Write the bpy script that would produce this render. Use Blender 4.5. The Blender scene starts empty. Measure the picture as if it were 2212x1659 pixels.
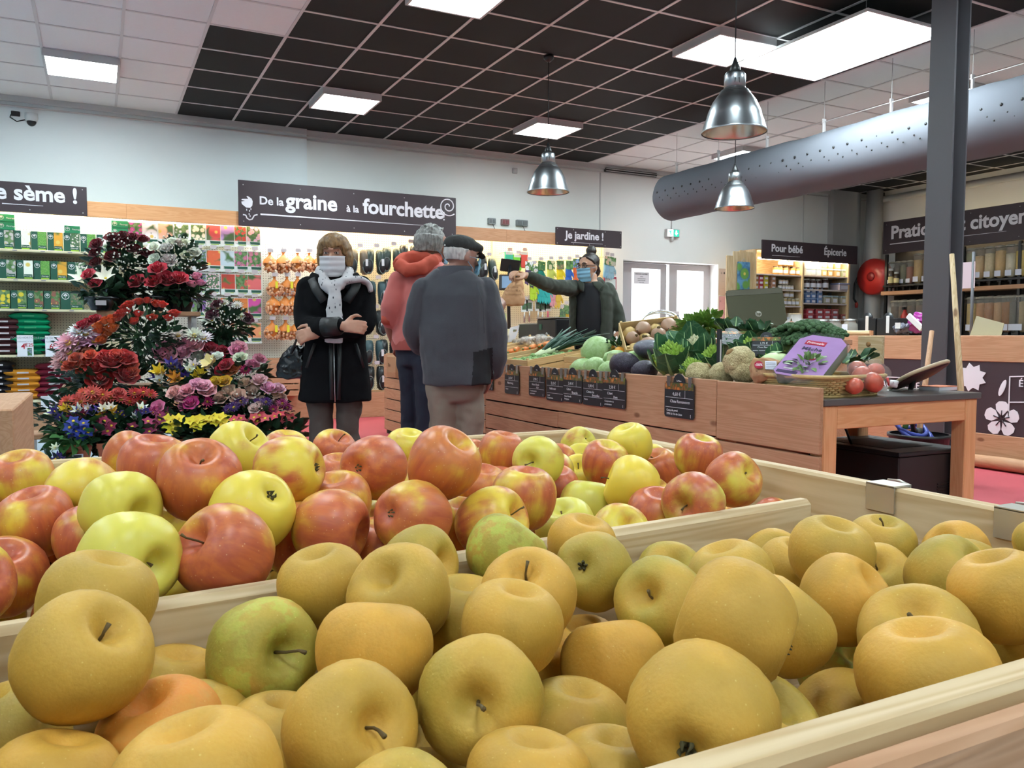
import bpy, bmesh, math, random
from mathutils import Vector, Matrix, Euler, noise
# ---------------------------------------------------------------- camera, world, exposure
SC = bpy.context.scene
COL = SC.collection
PI = math.pi
H = 0.97                      # camera height above the floor
FPX = 1765.0                  # focal length in pixels of the 2212 x 1659 frame
YAW, PITCH, ROLL = math.radians(26.9), math.radians(-3.34), math.radians(0.09)
FW = Vector((math.sin(YAW)*math.cos(PITCH), math.cos(YAW)*math.cos(PITCH), math.sin(PITCH)))
_r = Vector((math.cos(YAW), -math.sin(YAW), 0)); _u = _r.cross(FW)
RT = _r*math.cos(ROLL) + _u*math.sin(ROLL); UP = RT.cross(FW)
cam = bpy.data.cameras.new('camera'); cam.sensor_width = 36; cam.lens = FPX/2212*36; cam.clip_start = .02
cam.dof.use_dof = True; cam.dof.focus_distance = 1.6; cam.dof.aperture_fstop = 45
camo = bpy.data.objects.new('camera', cam); COL.objects.link(camo)
camo.matrix_world = Matrix.Translation((0, 0, H)) @ Matrix((RT, UP, -FW)).transposed().to_4x4()
SC.camera = camo
SC.view_settings.view_transform = 'Standard'; SC.view_settings.look = 'None'
SC.view_settings.gamma = 1; SC.view_settings.use_curve_mapping = False
SC.view_settings.exposure = 2.2
W = bpy.data.worlds.new('overcast_daylight'); SC.world = W; W.use_nodes = True
W.node_tree.nodes['Background'].inputs[0].default_value = (.93, .97, 1, 1)
W.node_tree.nodes['Background'].inputs[1].default_value = 2.2
PANEL_E = 8.5                 # emission of the ceiling light panels
STRIP_E = 19.0                 # emission of the tubes under the shelf fascias
SC.cycles.max_bounces = 6; SC.cycles.diffuse_bounces = 3; SC.cycles.glossy_bounces = 3
SC.cycles.transmission_bounces = 5; SC.cycles.transparent_max_bounces = 8
SC.cycles.sample_clamp_indirect = 4; SC.cycles.caustics_reflective = False; SC.cycles.caustics_refractive = False
SC.cycles.use_denoising = True; SC.cycles.use_adaptive_sampling = True; SC.cycles.adaptive_threshold = .09; SC.cycles.adaptive_min_samples = 16
random.seed(7)
R = random.random
def U(a, b): return a + (b-a)*random.random()
def V(*a): return Vector(a)
def ray(px, py): return FW + RT*((px-1106)/FPX) - UP*((py-829.5)/FPX)
def at(px, py, X=None, Y=None, Z=None, D=None):
    """the world point where a sight line meets a plane of the room (X, Y, height Z, or distance D)"""
    d = ray(px, py)
    t = X/d.x if X is not None else Y/d.y if Y is not None else (Z-H)/d.z if Z is not None else D
    return V(d.x*t, d.y*t, d.z*t+H)
# ---------------------------------------------------------------- materials
def lin(h):
    if not isinstance(h, str): return tuple(h)[:3]
    c = [int(h[i:i+2], 16)/255 for i in (0, 2, 4)]
    return tuple(x/12.92 if x <= .04045 else ((x+.055)/1.055)**2.4 for x in c)
class NT:
    def __init__(s, name):
        s.m = bpy.data.materials.new(name); s.m.use_nodes = True; s.t = s.m.node_tree
        s.b = s.t.nodes['Principled BSDF']
    def n(s, kind, **kw):
        x = s.t.nodes.new('ShaderNode'+kind)
        for k, v in kw.items():
            if k[0] == '_': setattr(x, k[1:], v)
            else:
                i = int(k[1:]) if k[0] == 'i' and k[1:].isdigit() else k
                if isinstance(v, bpy.types.NodeSocket): s.t.links.new(v, x.inputs[i])
                else: x.inputs[i].default_value = v
        return x
    def l(s, a, b): s.t.links.new(a, b)
    def set(s, key, v):
        if isinstance(v, bpy.types.NodeSocket): s.l(v, s.b.inputs[key])
        else: s.b.inputs[key].default_value = v
    def rgb(s, h): return (*lin(h), 1)
    def mix(s, f, a, b, blend='MIX'):
        x = s.t.nodes.new('ShaderNodeMix'); x.data_type = 'RGBA'; x.blend_type = blend
        for i, v in ((0, f), (6, a), (7, b)):
            if isinstance(v, bpy.types.NodeSocket): s.l(v, x.inputs[i])
            else: x.inputs[i].default_value = v if i == 0 else ((*lin(v), 1) if isinstance(v, str) else v)
        return x.outputs[2]
    def math(s, op, a, b=0, c=0, clamp=False):
        x = s.t.nodes.new('ShaderNodeMath'); x.operation = op; x.use_clamp = clamp
        for i, v in enumerate((a, b, c)):
            if isinstance(v, bpy.types.NodeSocket): s.l(v, x.inputs[i])
            else: x.inputs[i].default_value = v
        return x.outputs[0]
    def step(s, v, a, b):
        x = s.t.nodes.new('ShaderNodeMapRange'); x.interpolation_type = 'SMOOTHSTEP'
        s.l(v, x.inputs[0]); x.inputs[1].default_value = a; x.inputs[2].default_value = b
        return x.outputs[0]
    def coord(s, scale=(1, 1, 1), rnd=True, kind='Object'):
        tc = s.n('TexCoord'); v = tc.outputs[kind]
        if rnd:
            oi = s.n('ObjectInfo'); a = s.n('VectorMath', _operation='ADD', i0=v)
            m = s.n('VectorMath', _operation='SCALE', i0=(13.1, 7.7, 5.3)); s.l(oi.outputs['Random'], m.inputs['Scale'])
            s.l(m.outputs[0], a.inputs[1]); v = a.outputs[0]
        return s.n('Mapping', Vector=v, Scale=scale).outputs[0]
    def noise(s, vec, scale, detail=3, rough=.5, dist=0):
        x = s.n('TexNoise', Vector=vec, Scale=scale, Detail=detail, Roughness=rough, Distortion=dist); return x.outputs[0]
    def bump(s, h, strength, dist=.01):
        s.l(s.n('Bump', Strength=strength, Distance=dist, Height=h).outputs[0], s.b.inputs['Normal'])
MATS = {}
def mat(name, col='888888', rough=.55, metal=0, var=0, vs=6, bump=0, bs=60, emit=0, trans=0, alpha=1, coat=0, obj=False, spec=.5, sheen=0, sub=0):
    """a plain procedural material; obj=True takes the colour from the object"""
    if name in MATS: return MATS[name]
    t = NT(name); c = t.rgb(col)
    if obj: c = t.n('ObjectInfo').outputs['Color']
    if var:
        nz = t.noise(t.coord(), vs, 4)
        f = t.math('MULTIPLY_ADD', nz, 2*var, 1-var)
        mx = t.mix(1.0, (0, 0, 0, 1), (0, 0, 0, 1), 'MULTIPLY').node
        if isinstance(c, tuple): mx.inputs[6].default_value = c
        else: t.l(c, mx.inputs[6])
        t.l(f, mx.inputs[7]); c = mx.outputs[2]
    t.set('Base Color', c); t.set('Roughness', rough); t.set('Metallic', metal)
    t.b.inputs['Specular IOR Level'].default_value = spec
    if trans: t.set('Transmission Weight', trans)
    if alpha < 1: t.set('Alpha', alpha)
    if coat: t.set('Coat Weight', coat)
    if sheen: t.set('Sheen Weight', sheen); t.set('Sheen Roughness', .5)
    if sub: t.set('Subsurface Weight', sub); t.set('Subsurface Radius', (.01, .004, .002))
    if bump: t.bump(t.noise(t.coord(), bs, 3), bump, .004)
    if emit:
        if isinstance(c, tuple): t.b.inputs['Emission Color'].default_value = c
        t.set('Emission Strength', emit)
    MATS[name] = t.m; return t.m
def wood(name, c1, c2, axis=0, scale=1.0, knots=True, rough=.6):
    if name in MATS: return MATS[name]
    t = NT(name); sc = [14*scale]*3; sc[axis] = .9*scale
    v = t.coord(tuple(sc))
    g = t.noise(v, 1.2, 2, .5, 1.3)
    w = t.math('SINE', t.math('MULTIPLY', g, 42.0))
    fine = t.noise(v, 9, 3, .6)
    f = t.math('ADD', t.math('MULTIPLY_ADD', w, .28, .32), t.math('MULTIPLY_ADD', fine, .5, -.2), clamp=True)
    c = t.mix(f, c1, c2)
    big = t.noise(t.coord((1.3, 1.3, 1.3)), 1.0, 2)
    c = t.mix(t.math('MULTIPLY_ADD', big, .5, -.12, clamp=True), c, c2)
    if knots:
        kv = [4*scale]*3; kv[axis] = 2*scale
        vo = t.n('TexVoronoi', Vector=t.coord(tuple(kv)), Scale=1.3)
        k = t.step(vo.outputs['Distance'], .10, .045)
        c = t.mix(t.math('MULTIPLY', k, .75), c, '6b3f25')
    t.set('Base Color', c); t.set('Roughness', rough)
    t.b.inputs['Specular IOR Level'].default_value = .3
    t.bump(f, .12, .002)
    MATS[name] = t.m; return t.m
WOOD_P = [wood('larch_%s' % a, 'bf9373', 'a87a58', i) for i, a in enumerate('xyz')]
WOOD_L = [wood('pine_%s' % a, 'd6bf9c', 'b08f62', i) for i, a in enumerate('xyz')]
WOOD_O = [wood('beech_%s' % a, 'e8b080', 'd89862', i) for i, a in enumerate('xyz')]
# ---------------------------------------------------------------- mesh builder
class MB:
    def __init__(s): s.v = []; s.f = []; s.mi = []; s.sm = []
    def add(s, vs, fs, mi=0, smooth=False, M=None):
        o = len(s.v)
        s.v += [tuple(M @ Vector(p)) if M else tuple(p) for p in vs]
        s.f += [tuple(o+i for i in f) for f in fs]; s.mi += [mi]*len(fs); s.sm += [smooth]*len(fs); return s
    def box(s, x0, x1, y0, y1, z0, z1, mi=0, M=None, bev=0):
        if x1 < x0: x0, x1 = x1, x0
        if y1 < y0: y0, y1 = y1, y0
        if z1 < z0: z0, z1 = z1, z0
        if bev:
            b = min(bev, (x1-x0)*.4, (y1-y0)*.4, (z1-z0)*.4); X = (x0, x1); Y = (y0, y1); Z = (z0, z1); vs = []; idx = {}
            for i in (0, 1):
                for j in (0, 1):
                    for k in (0, 1):
                        for a in range(3):
                            p = [X[i]+(b if i == 0 else -b), Y[j]+(b if j == 0 else -b), Z[k]+(b if k == 0 else -b)]
                            p[a] = (X[i], Y[j], Z[k])[a]; idx[i, j, k, a] = len(vs); vs.append(p)
            fs = []
            for a in range(3):
                o1, o2 = [q for q in range(3) if q != a]
                for e in (0, 1):
                    q = []
                    for d1, d2 in ((0, 0), (1, 0), (1, 1), (0, 1)):
                        key = [0, 0, 0]; key[a] = e; key[o1] = d1; key[o2] = d2; q.append(idx[(*key, a)])
                    fs.append(q)
                for d1 in (0, 1):
                    for d2 in (0, 1):
                        k0 = [0, 0, 0]; k1 = [0, 0, 0]; k0[o1] = k1[o1] = d1; k0[o2] = k1[o2] = d2; k1[a] = 1
                        fs.append([idx[(*k0, o1)], idx[(*k1, o1)], idx[(*k1, o2)], idx[(*k0, o2)]])
            for i in (0, 1):
                for j in (0, 1):
                    for k in (0, 1): fs.append([idx[i, j, k, a] for a in range(3)])
            return s.add(vs, fs, mi, False, M)
        vs = [(x, y, z) for x in (x0, x1) for y in (y0, y1) for z in (z0, z1)]
        return s.add(vs, [(0, 1, 3, 2), (4, 6, 7, 5), (0, 4, 5, 1), (2, 3, 7, 6), (0, 2, 6, 4), (1, 5, 7, 3)], mi, False, M)
    def cbox(s, c, d, mi=0, M=None, bev=0):
        return s.box(c[0]-d[0]/2, c[0]+d[0]/2, c[1]-d[1]/2, c[1]+d[1]/2, c[2]-d[2]/2, c[2]+d[2]/2, mi, M, bev)
    def loft(s, rings, mi=0, smooth=True, caps=True, closed=True, M=None):
        n = len(rings[0]); vs = [p for r in rings for p in r]; fs = []
        for a in range(len(rings)-1):
            for i in range(n if closed else n-1):
                j = (i+1) % n; fs.append((a*n+i, a*n+j, (a+1)*n+j, (a+1)*n+i))
        s.add(vs, fs, mi, smooth, M)
        if caps and closed:
            o = len(s.v)-len(vs)
            for q in (tuple(range(n-1, -1, -1)), tuple((len(rings)-1)*n+i for i in range(n))):
                s.f.append(tuple(o+i for i in q)); s.mi.append(mi); s.sm.append(smooth)
        return s
    def tube(s, pts, rad, n=8, mi=0, caps=True, smooth=True, M=None, fl=1.0, up=None):
        pts = [Vector(p) for p in pts]; m = len(pts)
        rad = [rad]*m if not hasattr(rad, '__len__') else rad
        t0 = (pts[1]-pts[0]).normalized(); a = Vector(up) if up else (Vector((0, 0, 1)) if abs(t0.z) < .9 else Vector((1, 0, 0)))
        a = (a-t0*a.dot(t0)).normalized(); rings = []
        for i in range(m):
            t = (pts[min(i+1, m-1)]-pts[max(i-1, 0)]).normalized()
            a = (a-t*a.dot(t)).normalized(); b = t.cross(a)
            rings.append([pts[i]+(a*math.cos(q)*fl+b*math.sin(q))*rad[i] for q in [2*PI*k/n for k in range(n)]])
        return s.loft(rings, mi, smooth, caps, True, M)
    def lathe(s, prof, n=16, mi=0, smooth=True, M=None, caps=False):
        return s.loft([[(r*math.cos(2*PI*k/n), r*math.sin(2*PI*k/n), z) for k in range(n)] for r, z in prof], mi, smooth, caps, True, M)
    def blob(s, c, r, n=12, m=8, mi=0, M=None, fn=None):
        rx, ry, rz = r if hasattr(r, '__len__') else (r, r, r); rings = []
        for a in range(m+1):
            th = PI*a/m; th = min(max(th, .02), PI-.02)
            rings.append([(c[0]+rx*math.sin(th)*math.cos(2*PI*k/n), c[1]+ry*math.sin(th)*math.sin(2*PI*k/n), c[2]-rz*math.cos(th)) for k in range(n)])
        if fn: rings = [[fn(Vector(p)) for p in q] for q in rings]
        return s.loft(rings, mi, True, True, True, M)
    def poly(s, pts, d, mi=0, M=None, z=0):
        n = len(pts); vs = [(p[0], p[1], z) for p in pts]+[(p[0], p[1], z+d) for p in pts]
        fs = [tuple(range(n-1, -1, -1)), tuple(range(n, 2*n))]+[(i, (i+1) % n, n+(i+1) % n, n+i) for i in range(n)]
        return s.add(vs, fs, mi, False, M)
    def sheet(s, fn, nu, nv, mi=0, smooth=True, M=None, thick=0):
        vs = [Vector(fn(i/nu, j/nv)) for i in range(nu+1) for j in range(nv+1)]
        fs = [(i*(nv+1)+j, (i+1)*(nv+1)+j, (i+1)*(nv+1)+j+1, i*(nv+1)+j+1) for i in range(nu) for j in range(nv)]
        return s.add(vs, fs, mi, smooth, M)
    def mesh(s, name='mesh', mats=()):
        me = bpy.data.meshes.new(name); me.from_pydata(s.v, [], s.f)
        for m in (mats if isinstance(mats, (list, tuple)) else [mats]): me.materials.append(m)
        if s.f:
            me.polygons.foreach_set('material_index', s.mi); me.polygons.foreach_set('use_smooth', s.sm)
        bm = bmesh.new(); bm.from_mesh(me); bmesh.ops.recalc_face_normals(bm, faces=bm.faces); bm.to_mesh(bm and me); bm.free()
        me.update(); return me
    def build(s, name, mats, parent=None, world=True, loc=None):
        """one mesh object; vertices are in room coordinates unless world=False"""
        if world and parent:
            o = parent.location if not parent.parent else parent.location+parent.parent.location
            s.v = [(p[0]-o.x, p[1]-o.y, p[2]-o.z) for p in s.v]
        elif world and loc is not None:
            s.v = [(p[0]-loc[0], p[1]-loc[1], p[2]-loc[2]) for p in s.v]
        o = put(name, s.mesh(name, mats), parent)
        if loc is not None: o.location = loc
        return o
def put(name, me, parent=None, loc=None, rot=None, scale=None, color=None, Mx=None):
    o = bpy.data.objects.new(name, me); COL.objects.link(o)
    if parent: o.parent = parent
    if Mx is not None: o.matrix_local = Mx
    if loc is not None: o.location = loc
    if rot is not None: o.rotation_euler = rot
    if scale is not None: o.scale = scale if hasattr(scale, '__len__') else (scale,)*3
    if color is not None: o.color = (*lin(color), 1)
    return o
def tag(o, label=None, cat=None, group=None, kind=None):
    if label: o['label'] = label
    if cat: o['category'] = cat
    if group: o['group'] = group
    if kind: o['kind'] = kind
    return o
def thing(name, label, cat, loc=(0, 0, 0), rot=None, group=None, scale=None):
    return tag(put(name, None, None, loc, rot, scale), label, cat, group)
def struct(o): o['kind'] = 'structure'; return o
def copy_tree(o, parent=None):
    c = o.copy(); COL.objects.link(c); c.parent = parent
    for ch in list(o.children): copy_tree(ch, c)
    return c
def TR(loc=(0, 0, 0), rot=(0, 0, 0), sc=1):
    S = Matrix.Diagonal((*(sc if hasattr(sc, '__len__') else (sc,)*3), 1))
    return Matrix.Translation(loc) @ Euler(rot).to_matrix().to_4x4() @ S
def frame(o, x, y):
    """a matrix with origin o, x along x and y near y"""
    x = Vector(x).normalized(); z = x.cross(Vector(y)).normalized(); y = z.cross(x)
    return Matrix.Translation(o) @ Matrix((x, y, z)).transposed().to_4x4()
_TX = {}
def text_mesh(s, size, m, bold=0, depth=.001, align='LEFT', res=3):
    k = (s, size, m.name, bold, depth, align)
    if k in _TX: return _TX[k]
    cu = bpy.data.curves.new('lettering', 'FONT'); cu.body = s; cu.size = size; cu.align_x = align
    cu.extrude = depth/2; cu.offset = bold; cu.resolution_u = res
    o = bpy.data.objects.new('lettering', cu); COL.objects.link(o)
    bpy.context.view_layer.update()
    me = bpy.data.meshes.new_from_object(o.evaluated_get(bpy.context.evaluated_depsgraph_get()))
    bpy.data.objects.remove(o); me.materials.clear(); me.materials.append(m); me.name = 'lettering'
    _TX[k] = me; return me
def remesh(mb, voxel, mats, smooth=4, fn=None, name='mesh'):
    """fuse overlapping closed shapes into one continuous surface"""
    o = put('tmp', mb.mesh(name, mats))
    r = o.modifiers.new('r', 'REMESH'); r.mode = 'VOXEL'; r.voxel_size = voxel; r.use_smooth_shade = True
    if smooth:
        q = o.modifiers.new('s', 'SMOOTH'); q.iterations = smooth; q.factor = .5
    bpy.context.view_layer.update()
    me = bpy.data.meshes.new_from_object(o.evaluated_get(bpy.context.evaluated_depsgraph_get()))
    bpy.data.objects.remove(o); me.materials.clear()
    for m in (mats if isinstance(mats, (list, tuple)) else [mats]): me.materials.append(m)
    if fn:
        for p in me.vertices: p.co = fn(p.co.copy())
    me.polygons.foreach_set('use_smooth', [True]*len(me.polygons)); me.update(); return me
M_STEM = mat('apple_stem', '5c4a28', .8, var=.3, vs=200)
WHITE_PRINT = mat('white_print', 'dcdade', .6)
GREY_PRINT = mat('grey_print', '8a8890', .6)
BLACK_PRINT = mat('black_print', '2a2a2e', .6)
R_APPLES = """-0.012 0.507 0.789 0.078 .25 .0 .5 -.5 s
-0.006 0.621 0.786 0.082 .2 .1 .3 -.9 n
0.101 0.602 0.740 0.086 .1 .8 .45 .05 s
0.156 0.504 0.764 0.082 .75 .0 .1 -1 n
0.158 0.645 0.768 0.077 .3 .1 -.2 -.9 n
0.197 0.570 0.776 0.083 .3 .15 -.4 -.5 n
0.244 0.659 0.771 0.075 .15 .45 .8 -.1 n
0.120 0.437 0.750 0.081 .4 .1 .5 -.05 s
0.202 0.438 0.752 0.082 .2 .4 -.12 .12 s
0.249 0.491 0.769 0.076 .45 .1 .2 -.9 n
0.291 0.545 0.770 0.080 .6 .05 -.1 -.62 s
0.326 0.655 0.772 0.080 .05 .9 .6 -.8 n
0.391 0.612 0.760 0.077 .2 .5 -.3 -.15 c
0.419 0.674 0.765 0.073 .65 .1 .2 -.9 n
0.347 0.510 0.715 0.088 .7 .0 -.2 -1 n
0.355 0.387 0.788 0.088 .45 .0 .95 .35 c
0.444 0.438 0.756 0.082 .4 .2 .6 -.8 n
0.292 0.345 0.757 0.091 .45 .1 -.2 .45 c
0.415 0.541 0.747 0.082 .1 .65 -.4 -.2 s
0.525 0.673 0.718 0.080 .1 .6 .3 -.6 n
0.501 0.553 0.751 0.082 .3 .3 -.3 -.9 n
0.605 0.536 0.767 0.083 .35 .2 .2 -.9 n
0.815 0.648 0.725 0.083 .2 .4 .1 -.9 s
0.685 0.687 0.712 0.080 .3 .2 .3 -.4 n
0.557 0.477 0.747 0.083 .7 .05 .7 -.6 n
0.671 0.463 0.754 0.082 .15 .5 .75 -.5 s
0.623 0.385 0.768 0.081 .65 .05 -.3 -.9 n
0.544 0.398 0.740 0.092 .4 .15 -.1 -.7 s
0.484 0.345 0.743 0.097 .6 .05 -.2 -.9 n
0.678 0.396 0.714 0.082 .45 .2 .2 -.9 n
-0.027 0.466 0.737 0.071 .6 .0 .3 -.9 n
0.036 0.385 0.763 0.082 .55 .0 -.2 -.9 n
0.198 0.370 0.730 0.074 .6 .05 .1 -.9 n
0.029 0.507 0.734 0.077 .95 .0 -.3 -.8 n
0.045 0.639 0.706 0.079 .4 .2 .2 -.9 n
-0.056 0.573 0.720 0.082 .15 .4 -.3 -.9 n
0.095 0.512 0.709 0.079 .4 .1 .2 -.9 n
0.284 0.465 0.697 0.085 .3 .3 .1 -.9 n
0.504 0.432 0.674 0.086 .3 .4 .8 .0 n
0.378 0.389 0.710 0.084 .2 .4 .5 -.6 n
0.579 0.498 0.675 0.086 .1 .9 .3 -.6 n
0.450 0.372 0.670 0.084 .4 .3 .1 -.9 n
0.777 0.594 0.682 0.081 .5 .1 .1 -.9 n
0.266 0.394 0.702 0.080 .4 .2 .1 -.9 n
0.180 0.492 0.675 0.082 .2 .4 .1 -.9 n
0.260 0.600 0.739 0.083 .3 .3 .1 -.9 n
0.051 0.566 0.705 0.080 .3 .3 .1 -.9 n
-0.298 0.410 0.772 0.078 0.18 0.22 -0.03 -0.89 n
-0.370 0.539 0.762 0.075 0.63 0.47 -0.35 -0.56 n
-0.174 0.550 0.771 0.078 0.84 0.10 0.42 -0.88 n
0.811 0.412 0.766 0.073 0.37 0.11 0.04 -0.34 n
0.900 0.385 0.778 0.076 0.14 0.29 -0.39 -0.46 n
-0.164 0.386 0.777 0.072 0.89 0.12 -0.28 -0.86 n
-0.406 0.468 0.773 0.077 0.75 0.08 -0.12 -0.57 n
0.747 0.379 0.774 0.074 0.34 0.06 -0.50 -0.44 n
-0.384 0.360 0.776 0.080 0.40 0.10 0.44 -0.45 n
-0.219 0.487 0.764 0.073 0.52 0.13 0.37 -0.74 n
-0.271 0.566 0.777 0.079 0.67 0.30 -0.53 -0.38 n
0.853 0.476 0.761 0.076 0.40 0.46 -0.48 -0.90 n
-0.132 0.459 0.772 0.077 0.30 0.13 -0.43 -0.54 n
-0.087 0.371 0.773 0.075 0.41 0.48 0.53 -0.46 n
-0.114 0.616 0.763 0.077 0.10 0.12 -0.06 -0.55 n
-0.330 0.478 0.769 0.074 0.51 0.42 0.03 -0.97 n
-0.090 0.523 0.766 0.073 0.14 0.15 -0.28 -0.85 n
-0.213 0.611 0.760 0.072 0.18 0.35 -0.33 -0.93 n
0.125 0.365 0.733 0.072 0.27 0.48 -0.14 -0.31 n
0.704 0.562 0.724 0.075 0.24 0.41 -0.06 -0.52 n
0.760 0.504 0.735 0.074 0.18 0.20 -0.26 -0.49 n
-0.206 0.350 0.724 0.076 0.45 0.15 -0.30 -0.43 n
0.638 0.616 0.728 0.073 0.30 0.04 0.25 -0.87 n
0.852 0.578 0.727 0.078 0.76 0.23 -0.52 -0.49 n
-0.337 0.596 0.728 0.075 0.42 0.24 0.06 -0.44 n
0.794 0.346 0.724 0.076 0.80 0.14 0.56 -0.98 n
-0.230 0.422 0.733 0.074 0.85 0.17 0.26 -0.39 n
-0.294 0.346 0.724 0.076 0.67 0.48 0.53 -0.74 n
-0.376 0.432 0.699 0.075 0.40 0.42 -0.01 -0.44 n
-0.378 0.543 0.681 0.076 0.72 0.13 -0.10 -0.73 n
-0.254 0.499 0.699 0.077 0.53 0.46 -0.27 -0.72 n
0.389 0.620 0.681 0.074 0.73 0.34 -0.08 -0.82 n
0.820 0.450 0.697 0.075 0.78 0.32 -0.06 -0.85 n
0.005 0.360 0.681 0.074 0.66 0.06 0.23 -0.56 n
0.042 0.446 0.684 0.079 0.16 0.32 0.12 -0.34 n
-0.166 0.445 0.696 0.077 0.44 0.39 0.57 -0.33 n
0.564 0.595 0.682 0.073 0.29 0.17 -0.48 -0.83 n
-0.099 0.480 0.688 0.073 0.35 0.27 0.55 -0.61 n
-0.184 0.520 0.682 0.077 0.82 0.03 -0.26 -0.93 n
0.418 0.502 0.681 0.072 0.18 0.02 0.19 -0.42 n
-0.242 0.604 0.688 0.080 0.76 0.47 -0.45 -0.49 n
0.474 0.614 0.700 0.079 0.16 0.16 0.39 -0.61 n
-0.088 0.354 0.693 0.079 0.86 0.05 0.45 -0.79 n
0.178 0.575 0.688 0.078 0.21 0.42 -0.14 -0.91 n
0.688 0.489 0.684 0.073 0.61 0.06 0.19 -0.83 n
0.886 0.525 0.689 0.073 0.67 0.22 -0.27 -0.77 n
0.582 0.350 0.683 0.075 0.33 0.47 0.53 -0.88 n
0.887 0.381 0.698 0.077 0.86 0.41 -0.47 -0.60 n
-0.397 0.351 0.687 0.077 0.15 0.30 0.25 -0.91 n
-0.167 0.612 0.693 0.074 0.46 0.33 0.39 -0.66 n
0.751 0.405 0.686 0.076 0.84 0.10 0.15 -0.42 n
-0.302 0.417 0.695 0.076 0.62 0.25 -0.23 -0.35 n
0.811 0.523 0.681 0.075 0.21 0.19 -0.20 -0.60 n
0.325 0.588 0.699 0.075 0.67 0.29 0.58 -0.62 n
0.608 0.423 0.696 0.076 0.83 0.25 -0.28 -0.98 n"""
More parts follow.
